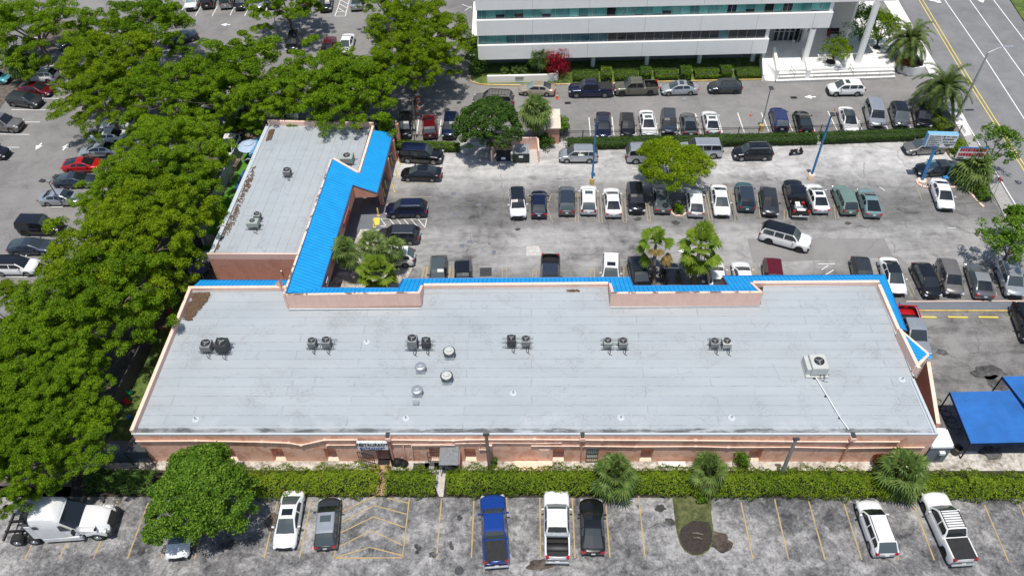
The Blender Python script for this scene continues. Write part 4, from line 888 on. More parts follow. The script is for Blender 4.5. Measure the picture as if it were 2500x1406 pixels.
# walls of the main block
uv_ = (FR - FL).normalized(); LW = (FR - FL).length; nF = Vector((-uv_.y, uv_.x, 0))          # inward
def wp(px, py):
    h = hitp(px, py, FL, nF); return (h - FL).dot(uv_), h.z
def W(u, z, o=0.0): return Vector((FL.x, FL.y, 0)) + Vector((uv_.x, uv_.y, 0)) * u - nF * o + Vector((0, 0, z))
niches = []
for (x0, x1) in ((657, 686), (788, 817), (1132, 1160), (1350, 1378), (1567, 1597), (1834, 1866), (540, 566)):
    u0 = wp(x0, 1091)[0]; u1 = wp(x1, 1091)[0]; niches.append((u0, u1, 1.95, .75))
doors = [(wp(915, 1092)[0], wp(946, 1092)[0], 2.05, 1.2), (wp(1046, 1089)[0], wp(1074, 1089)[0], 2.05, .5), (wp(1433, 1090)[0], wp(1461, 1090)[0], 2.05, .12)]
ops = sorted(niches + doors); b = MB(); bn = MB(); ZT = ZR - .11; u = 0.0
def wq(b, u0, u1, z0, z1, o=0, m=0): b.face([W(u0, z0, o), W(u1, z0, o), W(u1, z1, o), W(u0, z1, o)], m)
for (u0, u1, h, dp) in ops:
    wq(b, u, u0, 0, ZT); wq(b, u0, u1, h, ZT); u = u1
    nb = MB()
    nb.face([W(u0, 0, 0), W(u0, 0, -dp), W(u0, h, -dp), W(u0, h, 0)][::-1]); nb.face([W(u1, 0, 0), W(u1, 0, -dp), W(u1, h, -dp), W(u1, h, 0)])
    nb.face([W(u0, h, 0), W(u1, h, 0), W(u1, h, -dp), W(u0, h, -dp)][::-1]); nb.face([W(u0, 0, -dp), W(u1, 0, -dp), W(u1, h, -dp), W(u0, h, -dp)])
    nb.face([W(u0, .03, .0), W(u1, .03, .0), W(u1, .22 if dp < 1 else .05, -dp), W(u0, .22 if dp < 1 else .05, -dp)], 1); nb.build('niche', [M['pink'], M['pinktop']], B)
wq(b, u, LW, 0, ZT)
# other walls
BL = G(462, 708, ZR); BRt = G(2231, 925, ZR)
def vw(b, p, q, z0, z1, m=0): b.face([Vector((p.x, p.y, z0)), Vector((q.x, q.y, z0)), Vector((q.x, q.y, z1)), Vector((p.x, p.y, z1))], m)
FLo = G(316, 1050, 4.5); BLo = G(459, 704, 4.5)
vw(b, BLo, FLo, 0, 3.3); vw(b, FLo, FL, 0, ZR); 
SE = FR; NEc = G(2137, 697, ZR) + rt * .2
vw(b, SE, NEc + rt * .1, 0, ZR - .1); nb0 = BLo; vw(b, NEc, BLo, 0, ZR - .1)
# wing walls
wNW = G(654, 304, ZR); wSW = G(505, 621, 4.55)
vw(b, Vector((wSW.x, wSW.y, 0)), G(738, 622, 4.55), 0, 4.5, 2); wNE = G(905, 305, ZR)
vw(b, wNE, wNW, 0, ZR); vw(b, wNW, wSW, 0, ZR - .1)
wl0 = G(811, 390, ZP) - rtw * .1; wl1 = G(695, 720, ZP); vw(b, wl1, wl0, 0, 3.9); vw(b, wl0, wNE + rtw * .2, 0, 3.9)
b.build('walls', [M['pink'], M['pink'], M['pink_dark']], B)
# wing roof
b = MB(); wr_ = [(657, 306), (525, 616), (728, 620), (811, 392), (872, 421), (905, 308)]; b.face([Vector((*G(*p, ZR).xy, ZR)) for p in wr_]); b.build('roof', M['roof_wing'], B)
b = MB(); p0, p1 = G(650, 306, ZR), G(512, 617, ZR); wallseg(b, p1, p0, 3.6, ZR + .10, ZR + .10, .42, -1, 0, 0)
b.tube([G(648, 316, 3.95), G(512, 620, 3.95)], .10, 8)
b.build('roof_edge_trim', M['roof_edge'], B)
b = MB(); wallseg(b, Vector((*G(505, 621, 4.55).xy, 0)), Vector((*G(731, 622, 4.55).xy, 0)), 3.9, 4.62, 4.62, .14, 1, 0, 1); b.build('parapet', [M['pink2'], M['pinktop']], B)
# drain elbows on the wing's west edge, vent pipe on its south wall
for px in ((543, 553), (607, 390)): b = MB(); c = G(*px, 4.1); b.tube([c + Vector((-.6, 0, -.2)), c + Vector((-.1, .1, .05)), c + Vector((.4, 0, 0))], .09, 8); b.build('drain_pipe', M['galv'], B, smooth=60)
c = G(690, 656, 2.2); b = MB(); b.tube([c + Vector((0, .2, 0)), c + Vector((0, -.45, 0)), c + Vector((0, -.55, .25))], .07, 8); b.build('vent_pipe', M['white'], B, smooth=60)
# splayed buttress wall on the east side
b = MB(); wallseg(b, G(2286, 1033, 2.9), G(2262, 882, 3.1), 0, 2.9, 3.1, .32, -1); b.build('buttress_wall', [M['pink_dark'], M['pinktop']], B)
# arcade columns under the wing's outer eave
for i, px in enumerate(((936, 500), (955, 438), (968, 392), (978, 352))):
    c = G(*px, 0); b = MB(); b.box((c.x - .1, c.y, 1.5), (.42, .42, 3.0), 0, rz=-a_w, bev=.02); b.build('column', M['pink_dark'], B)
# scuppers, downspouts and pipes on the south wall
def pipe(name, pts, r, mat, o=.10, j=True):
    b = MB(); P = []
    for x, y in pts: u, z = wp(x, y); P.append(W(u, z, o))
    b.tube(P, r, 8)
    if j:
        for p in P[1:-1]: b.tube([p - Vector((.12, 0, 0)), p + Vector((.12, 0, 0))], r * 1.5, 8)
    return b.build(name, mat, B, smooth=60)
Q5 = lambda x, y: (640 + x / 3.643, 1020 + y / 3.643); Q6 = lambda x, y: (1140 + x / 3.643, 1020 + y / 3.643); Q7 = lambda x, y: (1640 + x / 2.907, 1020 + y / 2.907)
pipe('conduit', [(332, 1074), (480, 1073), Q5(0, 203), Q5(240, 212), Q5(350, 232), Q5(560, 185), Q5(850, 184)], .07, M['pinktop'])
pipe('conduit', [Q5(1150, 184), Q5(1500, 187), Q5(1700, 190), Q6(0, 182), Q6(600, 180), Q6(1200, 186), Q6(2030, 190), Q7(860, 158), Q7(1250, 160), Q7(1615, 160)], .07, M['pinktop'])
pipe('conduit', [Q5(570, 245), Q5(585, 230), Q5(850, 229)], .05, M['pinktop']); pipe('conduit', [Q5(1150, 222), Q5(1600, 222), Q5(1800, 215), Q5(1990, 215)], .04, M['pinktop'])
pipe('conduit', [Q6(570, 238), Q6(1030, 240), Q6(1500, 246), Q6(2030, 243), Q7(400, 200), Q7(870, 198), Q7(1250, 206), Q7(1790, 200)], .055, M['pinktop'])
pipe('conduit', [Q6(0, 215), Q6(230, 212), Q6(700, 214), Q6(830, 212), Q6(845, 195)], .035, M['pinktop']); pipe('conduit', [Q5(1330, 232), Q5(1715, 230)], .07, M['pinktop'])
pipe('conduit', [Q5(1255, 240), Q5(1275, 330)], .04, M['pinktop'], j=False); pipe('conduit', [Q5(1330, 240), Q5(1345, 345)], .05, M['pinktop'], j=False)
pipe('conduit', [Q6(118, 185), Q6(122, 270), Q6(180, 272)], .04, M['pinktop'])
for (x, y, yb) in ((947, 1062, 1122), (1422, 1062, 1122), (2081, 1064, 1103)):
    u, z = wp(x, y); b = MB(); c = W(u, ZR - .25, .18); b.box(c, (.42, .34, .42), 0, rz=-a_m, bev=.03); b.box(W(u, ZR + .06, .05), (.34, .5, .05), 1, rz=-a_m); x_ = b.build('scupper_box', [M['pink2'], M['metal_dark']], B)
    b = MB(); b.box(W(u, 1.9, .12), (.14, .12, 3.4), 0, rz=-a_m, bev=.02); b.build('downspout', M['pink_dark'], B)
u, z = wp(1197, 1085); b = MB(); b.box(W(u, 2.5, .16), (.32, .3, .62), 0, rz=-a_m, bev=.02); b.build('electrical_box', M['pinktop'], B)
u0, u1 = wp(1315, 1090)[0], wp(1343, 1090)[0]; b = MB(); b.box(W((u0 + u1) / 2, 1.0, .03), (u1 - u0, .06, 2.0), 0, rz=-a_m, bev=.015); b.box(W((u0 + u1) / 2, 1.0, .065), (u1 - u0 - .25, .03, 1.7), 0, rz=-a_m, bev=.01)
for s in (-1, 1): b.box(W((u0 + u1) / 2 + s * (u1 - u0) * .22, 1.0, .085), (.05, .02, 1.6), 0, rz=-a_m)
o = b.build('door', M['pink2'], B); b = MB(); b.box(W(u1 - .15, 1.0, .13), (.05, .08, .16), 0, rz=-a_m); b.build('handle', M['metal_dark'], o)
u0, u1 = wp(1256, 1122)[0], wp(1348, 1122)[0]; b = MB(); b.box(W((u0 + u1) / 2, .10, .75), (u1 - u0, 1.4, .2), 0, rz=-a_m, bev=.02); b.build('step', M['pinktop'], B)
u0, u1 = wp(1606, 1123)[0], wp(1672, 1123)[0]; b = MB(); b.box(W((u0 + u1) / 2, .15, .4), (u1 - u0, .5, .3), 0, rz=-a_m, bev=.02); b.build('step', M['white'], B)
u, z = wp(907, 1072); 
def grille_gate(name, u0, u1, h, o, ang, mat=M['iron'], parent=B, nb=7):
    b = MB(); w_ = u1 - u0; d = Vector((math.cos(ang), math.sin(ang), 0)); org = W(u0, 0, o)
    T_ = lambda a, z: org + d * a + Vector((0, 0, z))
    for z in (.08, h * .35, h * .62, h): b.tube([T_(0, z), T_(w_, z)], .03, 5)
    for i in range(nb + 1): b.tube([T_(w_ * i / nb, .05), T_(w_ * i / nb, h)], .030 if i in (0, nb) else .016, 5)
    return b.build(name, mat, parent)
uA, uB = doors[0][0], doors[0][1]
grille_gate('security_gate', uA - 1.45, uA - .05, 1.95, .30, -a_m - .25); grille_gate('security_gate', uB + .05, uB + .55, 2.0, .05, -a_m - 1.3, nb=4)
grille_gate('security_gate', doors[1][0] - .1, doors[1][1] + .25, 2.1, .45, -a_m, nb=9); grille_gate('security_gate', doors[2][0], doors[2][1], 2.0, .10, -a_m, nb=6)
b = MB(); b.face([W(doors[2][0], 0, -.1), W(doors[2][1], 0, -.1), W(doors[2][1], 2, -.1), W(doors[2][0], 2, -.1)]); b.build('door', M['white'], B)
b = MB(); b.box(W((uA + uB) / 2 + .02, .04, .75), (uB - uA + .2, 1.9, .08), 0, rz=-a_m); b.build('door_step', M['terracotta'], B)
b = MB(); b.face([W(uA, 1.1, -1.19), W(uB, 1.1, -1.19), W(uB, 2.05, -1.19), W(uA, 2.05, -1.19)]); b.build('door', M['black'], B)
# path through the hedge to the restaurant door
sheet('path', [(905, 1135), (946, 1135), (944, 1210), (908, 1208)], .016, M['terracotta']); sheet('path', [(1040, 1130), (1092, 1128), (1082, 1212), (1072, 1212)], .016, M['concrete'])
# corrugated awning
c0 = wp(1073, 1087); uC, uD = wp(1074, 1088)[0], wp(1121, 1088)[0]; b = MB(); n = 16
for i in range(n * 2):
    ua = uC + (uD - uC) * i / (n * 2); ub = uC + (uD - uC) * (i + 1) / (n * 2); za, zb = (.03 if i % 2 else 0), (0 if i % 2 else .03)
    b.face([W(ua, 2.35 + za, .02), W(ua, 1.98 + za, 1.55), W(ub, 1.98 + zb, 1.55), W(ub, 2.35 + zb, .02)][::1])
for uu in (uC + .05, uD - .05): b.tube([W(uu, 0, 1.45), W(uu, 1.98, 1.45)], .03, 6)
b.build('corrugated_awning', M['corrugated'], B)
b = MB(); b.box(W(uD + .05, 1.0, .75), (.05, 1.4, 2.0), 0, rz=-a_m); b.build('wind_screen', M['pink_dark'], B)
# ---- restaurant sign
def text(body, size, mat, parent, M4, name='lettering', ex=.01, sx=1.0):
    cu = bpy.data.curves.new('t', 'FONT'); cu.body = body; cu.size = size; cu.extrude = ex; cu.align_x = 'CENTER'; cu.align_y = 'CENTER'; cu.offset = size * .012
    t = bpy.data.objects.new('t', cu); COL.objects.link(t); dg = bpy.context.evaluated_depsgraph_get(); me = bpy.data.meshes.new_from_object(t.evaluated_get(dg)); bpy.data.objects.remove(t)
    me.materials.clear(); me.materials.append(mat); o = link(name, me, parent); o.matrix_local = M4 @ Matrix.Diagonal((sx, 1, 1, 1)); return o
M['ink'] = simple('ink', (.01, .01, .01), .6, var=0); M['ink_blue'] = simple('ink_blue', (.01, .03, .25), .6, var=0); M['ink_red'] = simple('ink_red', (.45, .02, .03), .6, var=.2)
uS0, _ = wp(873, 1075); uS1, _ = wp(947, 1075); wS = uS1 - uS0; pS = W((uS0 + uS1) / 2, 0, 0)
S = thing('restaurant_sign', 'white box sign reading RESTAURANT ENTRANCE above the gated back door', 'sign', (pS.x, pS.y, 0), -a_m)
b = MB(); b.box((0, -.29, 2.92), (wS, .22, 1.06), 0, bev=.02); b.box((0, -.10, 2.92), (wS * .5, .2, .2), 0); b.build('sign_box', M['white'], S)
b = MB(); b.box((0, -.21, 2.33), (wS - .3, .34, .12), 0); b.build('bottom_trim', M['metal_dark'], S)
RX = Matrix.Rotation(rad(90), 4, 'X')
text('RESTAURANT', .46, M['ink'], S, Matrix.Translation((-.02, -.42, 3.17)) @ RX, sx=.93); text('ENTRANCE', .36, M['ink_blue'], S, Matrix.Translation((-.15, -.42, 2.62)) @ RX, sx=1.0)
b = MB(); rr = random.Random(4); x = -.98 * wS / 2 + .2
while x < wS / 2 - .3: w_ = .05 + .05 * rr.random(); b.box((x, -.405, 2.90), (w_, .012, .07 + .03 * rr.random()), 0); x += w_ + (.03 if rr.random() < .8 else .12)
b.box((wS / 2 - .35, -.405, 2.66), (.18, .012, .12), 0, bev=.004); b.build('small_print', M['ink'], S)
for i in range(4):
    b = MB(); xx = -wS / 2 + .35 + i * (wS - .7) / 3; b.tube([(xx, -.1, 3.46), (xx, -.42, 3.52), (xx, -.5, 3.46)], .014, 6); b.build('sign_lamp', M['metal_grey'], S)
# ---- red channel letters and blue sign on the wing fascia
pA, pB = G(858, 515, 3.9), G(838, 598, 3.9); e0, e1 = pw[1], pw[2]
def fas(px, py):
    nn = rtw; return hitp(px, py, Vector((e0.x, e0.y, 3.9)), Vector((rtw.x, rtw.y, 0)))
def fsign(name, pts, mat, lab, n):
    p, q = fas(*pts[0]), fas(*pts[1]); o = thing(name, lab, 'sign', ((p.x + q.x) / 2, (p.y + q.y) / 2, 0), 0); b = MB(); L_ = (q - p).length; d = (q - p).normalized(); c = (p + q) / 2; rr = random.Random(n)
    z = (p.z + q.z) / 2; b.box((.04, 0, z), (.06, L_, .80), 0, rz=-a_w); b.build('backing_board', M['metal_grey'] if n == 3 else M['ink_blue'], o); b = MB()
    for i in range(n * 2):
        for r in range(2): t = -L_ / 2 + L_ * (i + .5) / (n * 2); b.box((.10 + t * math.sin(a_w), t, z + (.17 if r else -.2)), (.05, L_ / (n * 2) * .6, .18 + .12 * rr.random()), 0, rz=-a_w)
    b.build('letters', mat, o); return o
fsign('fascia_sign', ((853, 520), (838, 545)), M['ink_red'], 'red lettered shop sign on the pink fascia under the blue eave', 3)
fsign('fascia_sign', ((799, 680), (795, 696)), M['white'], 'dark blue shop sign on the fascia beside the palm corner', 4)
# ---- leaf litter on the roofs
def litter(pts, z, lab, n, seed):
    P = [G(*p, z) for p in pts]; rng = np.random.default_rng(seed); V = []; xs = [p.x for p in P]; ys = [p.y for p in P]
    def inside(x, y):
        c = False
        for i in range(len(P)):
            a, d = P[i], P[i - 1]
            if (a.y > y) != (d.y > y) and x < (d.x - a.x) * (y - a.y) / (d.y - a.y) + a.x: c = not c
        return c
    while len(V) < n:
        x = xs[0] + 0; x = rng.uniform(min(xs), max(xs)); y = rng.uniform(min(ys), max(ys))
        if not inside(x + rng.normal() * .12, y + rng.normal() * .12): continue
        a = rng.random() * 6.28; s = .07 + .08 * rng.random(); ca, sa = math.cos(a) * s, math.sin(a) * s; zz = z + .012 + rng.random() * .05
        V.append([(x - ca, y - sa, zz), (x + sa * .6, y - ca * .6, zz + .02), (x + ca, y + sa, zz), (x - sa * .6, y + ca * .6, zz + .01)])
    o = link('leaf_litter', quads('leaf_litter', np.array(V).reshape(-1, 3), M['litter'])); o['kind'] = 'stuff'; o['label'] = lab
Z8 = lambda x, y: (400 + x / 3.125, 680 + y / 3.125)
litter([Z8(215, 112), Z8(355, 118), Z8(290, 205), Z8(240, 260), Z8(200, 320), Z8(165, 300), Z8(175, 220), Z8(230, 160)], ZR, 'brown fallen leaves in the roof corner', 2600, 1)
Z6 = lambda x, y: (480 + x / 3.125, 270 + y / 3.125)
litter([Z6(560, 145), Z6(592, 150), Z6(575, 215), Z6(530, 235)], ZR, 'brown leaves at the wing roof corner', 420, 2); litter([Z6(440, 420), Z6(440, 500), Z6(400, 600), Z6(330, 720), Z6(290, 850), Z6(150, 1065), Z6(135, 1055), Z6(250, 840), Z6(300, 740), Z6(370, 560)], ZR, 'brown leaves along the wing roof edge', 420, 3)
litter([Z6(1215, 130), Z6(1260, 128), Z6(1262, 145), Z6(1220, 150)], ZR, 'small leaf heap near the wing parapet', 90, 4)
litter([Z2(-280, 345), Z2(-200, 340), Z2(-120, 350), Z2(-200, 362)], ZR, 'brown debris streak near the roof parapet', 70, 5)
# ------------------------------------------------------------------ rooftop equipment
def fan_disc(b, c, r, m=1, blades=3):
    b.lathe(c, [(r * 1.08, -.01), (r * 1.08, .05), (r * .98, .06), (r * .96, .005), (0, .005)], 24, m)
    for i in range(blades):
        a = i * math.tau / blades + .5; b.box(Vector(c) + Vector((math.cos(a) * r * .5, math.sin(a) * r * .5, .03)), (r * .72, r * .26, .012), 2, rz=a, rx=.12)
    b.lathe(c, [(0, .055), (r * .20, .055), (r * .22, .01)], 12, 2)
    for k in (.45, .72): b.tube([(c[0] + math.cos(t) * r * k, c[1] + math.sin(t) * r * k, c[2] + .06) for t in np.linspace(0, 6.283, 17)], .008, 4, 2, cap=False)
def condenser(px, w_, h, mat, label, leg=.35, group='air conditioning condensers on the flat roof', z=ZR, big=False, wd=None, white=False):
    c = G(px[0], px[1], z); wd = wd or w_; o = thing('air_conditioner', label, 'air conditioner', (c.x, c.y, z), -a_m, group)
    b = MB(); b.box((0, 0, leg + h / 2), (w_, wd, h), 0, bev=.05); nf = 9
    if not big:
        for i in range(nf):
            t = -w_ / 2 + w_ * (i + .5) / nf
            for s in (1, -1): b.box((t, s * (wd / 2 + .004), leg + h * .48), (.018, .012, h * .78), 1); b.box((s * (w_ / 2 + .004), t * wd / w_, leg + h * .48), (.012, .018, h * .78), 1)
    body = b.build('housing', [mat, M['metal_dark']], o, smooth=30)
    b = MB(); r = min(w_, wd) * .40; fan_disc(b, (0, 0 if not big else 0, leg + h + .02), r if not big else r * .72, 0)
    b.m = [0 if k == 0 else k for k in b.m]; b.build('fan', [M['black'], M['black'], M['metal_grey']], o, smooth=40)
    b = MB()
    for sy in (-.38, .38): b.tube([(-w_ * .75, sy * wd, .16), (w_ * .75, sy * wd, .16)], .035, 6)
    for sx in (-.42, .42):
        for sy in (-.38, .38): b.box((sx * w_, sy * wd, leg / 2), (.07, .07, leg), 0)
    b.build('stand', M['galv'] if white else M['metal_grey'], o)
    b = MB(); b.tube([(w_ * .3, -wd / 2, leg + .15), (w_ * .35, -wd / 2 - .25, .25), (w_ * .25, -wd / 2 - .4, .03), (w_ * .5, -wd / 2 - .5, .02)], .028, 6); b.tube([(w_ * .1, -wd / 2, leg + .15), (w_ * .05, -wd / 2 - .3, .22), (w_ * .3, -wd / 2 - .45, .02)], .02, 6)
    b.build('coolant_line', M['black'], o, smooth=60); return o
condenser((510, 856), .92, .70, M['metal_grey'], 'grey condenser at the left end of the big roof, left of the taller dark one'); condenser((549, 858), 1.0, 1.0, M['metal_dark'], 'tall dark condenser with a yellow tag at the left end of the big roof')
condenser((766, 848), .70, .62, M['metal_grey'], 'small grey condenser, left of the second pair from the left roof edge'); condenser((801, 848), .74, .72, M['metal_grey'], 'small grey condenser, right of the second pair from the left roof edge')
condenser((1010, 850), .84, 1.05, M['metal_grey'], 'tallest grey condenser, just up-left of the first exhaust fan'); condenser((1042, 850), .72, .78, M['metal_dark'], 'dark condenser between the tallest condenser and the exhaust fans')
condenser((1249, 845), .74, .80, M['metal_dark'], 'dark condenser, left of the middle pair on the roof'); condenser((1284, 846), .72, .74, M['metal_grey'], 'pale grey condenser, right of the middle pair on the roof')
condenser((1482, 849), .70, .66, M['acgreen'], 'pale green condenser with a black fan, right of the roof centre'); condenser((1519, 849), .74, .64, M['metal_grey'], 'grey condenser beside the pale green condenser')
condenser((1741, 849), .70, .60, M['metal_grey'], 'grey condenser, left of the pair nearest the big rooftop unit', white=True); condenser((1770, 850), .74, .66, M['acbeige'], 'beige condenser with a spoked fan guard near the big rooftop unit', white=True)
o = condenser((1991, 903), 1.35, .95, M['acbeige'], 'large beige packaged rooftop unit on a kerb near the right end of the roof', leg=.25, big=True, wd=1.55)
b = MB(); b.box((-.85, .1, .50), (.35, 1.5, .8), 0, bev=.03); b.box((-.1, 0, .1), (1.9, 1.75, .16), 0, bev=.03); b.build('duct_curb', M['acbeige'], o)
condenser((622, 557), 1.15, .62, M['acgreen'], 'pale green boxy condenser on the wing roof in front of a small one', leg=.40, big=True, wd=.85); condenser((632, 538), .66, .55, M['acgreen'], 'small pale green condenser behind the boxy one on the wing roof', leg=.35)
condenser((704, 430), .78, .60, M['metal_grey'], 'lone grey condenser in the middle of the wing roof', leg=.3); condenser((850, 397), 1.35, .75, M['acgreen'], 'big pale green condenser by the wing parapet corner', leg=.25, big=True, wd=1.2)
for i, (x0, x1, y) in enumerate(((488, 572, 850), (750, 822, 842), (988, 1062, 845), (1226, 1302, 838), (1466, 1534, 842), (1728, 1784, 840))):
    p, q = G(x0, y, ZR), G(x1, y, ZR); o = thing('equipment_rack', ['metal rack rails under the leftmost pair of condensers', 'metal rack rails under the second pair of condensers', 'metal rack rails under the pair with the tallest condenser', 'metal rack rails under the middle pair of condensers', 'metal rack rails under the pale green and grey condensers', 'metal rack rails under the beige and grey condensers'][i], 'rack', ((p.x + q.x) / 2, (p.y + q.y) / 2, ZR), -a_m, 'rack rails under roof condensers')
    b = MB(); l = (q - p).length / 2
    for yy in (-.55, 0, .45): b.tube([(-l, yy, .26), (l, yy, .26)], .035, 6)
    for xx in (-l * .8, -.1, l * .8): b.box((xx, -.05, .13), (.06, 1.1, .05), 0); b.box((xx, -.55, .13), (.06, .06, .26), 0); b.box((xx, .45, .13), (.06, .06, .26), 0)
    b.build('rail', M['galv'], o)
for (px, ring, lab) in (((1098, 871), True, 'exhaust fan with a black rimmed silver dome, nearest the condensers'), ((1028, 905), False, 'squat grey domed exhaust fan left of the others'), ((1092, 931), True, 'white topped exhaust fan with a black rim, below the first one'), ((1020, 962), False, 'silver domed exhaust fan closest to the front of the roof')):
    c = G(*px, ZR); o = thing('exhaust_fan', lab, 'exhaust fan', (c.x, c.y, ZR), -a_m, 'mushroom exhaust fans on the roof')
    b = MB(); b.box((0, 0, .18), (.78, .78, .36), 0, bev=.03); b.build('curb', M['galv'], o)
    h = .35 if ring else .15; b = MB(); b.lathe((0, 0, .3), [(.30, 0), (.32, h), (.46, h + .02), (.48, h + .12), (.42, h + .26), (.28, h + .30), (.26, h + .42), (0, h + .46)], 24); b.build('dome', M['galv'] if not ring else M['acbeige'], o, smooth=40)
    if ring: b = MB(); b.lathe((0, 0, .3 + h + .08), [(.49, -.02), (.53, 0), (.53, .09), (.47, .12)], 24); b.build('rim_band', M['black'], o, smooth=40)
c = G(1016, 986, ZR); o = thing('roof_vent', 'small low white roof vent in front of the exhaust fans', 'vent', (c.x, c.y, ZR), -a_m); b = MB(); b.box((0, 0, .12), (.42, .3, .22), 0, bev=.03); b.box((0, 0, .25), (.5, .38, .04), 0, bev=.015); b.build('cap', M['galv'], o)
for i, px in enumerate(((895, 835), (478, 1024), (991, 1021), (1253, 960), (1516, 1020), (1786, 1020), (2202, 927))):
    c = G(*px, ZR); o = thing('vent_pipe', ['short vent pipe in the open roof between the second and third condenser pairs', 'short vent pipe near the front left corner of the roof', 'short vent pipe below the small white vent', 'short vent pipe in a circular patch in the middle of the roof', 'short vent pipe near the front roof edge, right of the centre', 'short vent pipe near the front edge below the drain line', 'short vent pipe near the right edge of the roof'][i], 'pipe', (c.x, c.y, ZR), 0, 'short black vent pipes in the roof')
    b = MB(); b.lathe((0, 0, 0), [(.30, .01), (.28, .03), (.12, .04), (.07, .10), (.065, .26), (.05, .26), (.045, .1)], 14); b.build('flashing', M['roof_edge'], o, smooth=40); b = MB(); b.lathe((0, 0, 0), [(.052, .2), (.052, .29), (0, .27)], 10); b.build('opening', M['black'], o)
o = thing('drain_line', 'white plastic pipe running from the big rooftop unit to the front edge', 'pipe', (*G(1990, 912, ZR).xy, ZR)); o_ = o.location.copy()
b = MB(); P = [G(*p, ZR + .10) - o_ for p in ((1988, 898), (1991, 920), (2020, 967), (2052, 1020), (2072, 1048))]; b.tube(P, .045, 8); b.build('pipe', M['white'], o, smooth=60)
for px in ((1991, 923), (2019, 967), (2053, 1020)): b = MB(); c = G(*px, ZR + .05) - o_; b.box(c + Vector((-.08, 0, 0)), (.24, .16, .10), 0, bev=.03); b.build('support_block', M['black'], o)
# ------------------------------------------------------------------ electrical shed at the south-east corner
p = [G(*t, 2.3) for t in ((2284, 1047), (2310, 1049), (2327, 1091), (2274, 1092))]
E_ = thing('meter_shed', 'small grey block shed with a flat white roof at the building corner', 'shed', (0, 0, 0))
b = MB(); q = [Vector((v.x, v.y, 0)) for v in p]
for i in range(4): j = (i + 1) % 4; b.face([Vector((*q[i].xy, 0)), Vector((*q[j].xy, 0)), Vector((*q[j].xy, 2.2)), Vector((*q[i].xy, 2.2))][::-1])
b.build('walls', simple('shedgrey', (.18, .22, .25), .8, var=.25, scale=1.5), E_)
b = MB(); cen = sum(q, Vector()) / 4; e = [cen + (v - cen) * 1.07 for v in q]; b.face([Vector((*v.xy, 2.32)) for v in e][::-1]); b.face([Vector((*v.xy, 2.2)) for v in e])
for i in range(4): j = (i + 1) % 4; b.face([Vector((*e[i].xy, 2.2)), Vector((*e[j].xy, 2.2)), Vector((*e[j].xy, 2.32)), Vector((*e[i].xy, 2.32))][::-1]); wallseg(b, e[i], e[j], 2.32, 2.42, 2.42, .10, -1, 0, 0)
b.build('roof', M['white'], E_)
b = MB(); c = G(2300, 1106, 1.6); b.box(c, (.45, .25, .3), 0, bev=.02); b.build('meter_box', M['white'], E_)
c = G(2330, 1106, 0); o = thing('rubbish_bin', 'round black bin beside the grey meter shed', 'bin', (c.x, c.y, 0)); b = MB(); b.lathe((0, 0, 0), [(0, .02), (.30, .02), (.36, .85), (.38, .88), (.34, .9), (.30, .3), (0, .3)], 18); b.build('drum', M['black'], o, smooth=40)
# ------------------------------------------------------------------ blue carwash canopies
def canopy(lab, pts, zl, th=.30, gz=0):
    o = thing('canopy', lab, 'canopy', (0, 0, 0), 0, 'bright blue fabric canopies'); P = [G(p[0], p[1], z) for p, z in zip(pts, zl)]; n = 9
    b = MB(); A, Bq, C, D = P
    def S(u, v): p = A.lerp(Bq, u).lerp(D.lerp(C, u), v); return p + Vector((0, 0, -.06 * math.sin(math.pi * ((u * 3) % 1)) * math.sin(math.pi * v)))
    g = [[S(i / n, j / n) for i in range(n + 1)] for j in range(n + 1)]
    for j in range(n):
        for i in range(n): b.face([g[j][i], g[j + 1][i], g[j + 1][i + 1], g[j][i + 1]])
    b.build('fabric', M['blue_canvas'], o, smooth=60); b = MB(); Q = [A, Bq, C, D]
    for i in range(4): p, q = Q[i], Q[(i + 1) % 4]; b.face([p, q, q - Vector((0, 0, th)), p - Vector((0, 0, th))]); b.face([p, q, q - Vector((0, 0, th)), p - Vector((0, 0, th))][::-1])
    b.build('valance', M['blue_canvas'], o)
    for i, v in enumerate(Q): b = MB(); b.tube([(v.x, v.y, 0), (v.x, v.y, v.z - .05)], .06, 8); b.build('leg', M['iron'], o, smooth=60)
    b = MB()
    for i in range(4): b.tube([Q[i] - Vector((0, 0, .08)), Q[(i + 1) % 4] - Vector((0, 0, .08))], .04, 6)
    b.build('frame', M['iron'], o, smooth=60); return o
canopy('large bright blue sloping canopy over the paved yard east of the building', [(2320, 957), (2469, 953), (2590, 1077), (2371, 1082)], (2.7, 2.7, 2.3, 2.3)); canopy('second blue canopy cut off by the right edge of the view', [(2448, 919), (2700, 912), (2820, 1010), (2520, 1010)], (3.0, 3.4, 3.2, 2.9))
o = thing('hose', 'tangled black hose beside the buttress wall', 'hose', (*G(2297, 1000, 0).xy, 0)); b = MB(); b.tube([(math.cos(t) * (.35 + .05 * t / 6) + t * .02, math.sin(t) * .45 - t * .10 + .8, .04 + .02 * math.sin(3 * t)) for t in np.linspace(0, 25, 90)], .025, 6); b.build('coil', M['black'], o, smooth=60)
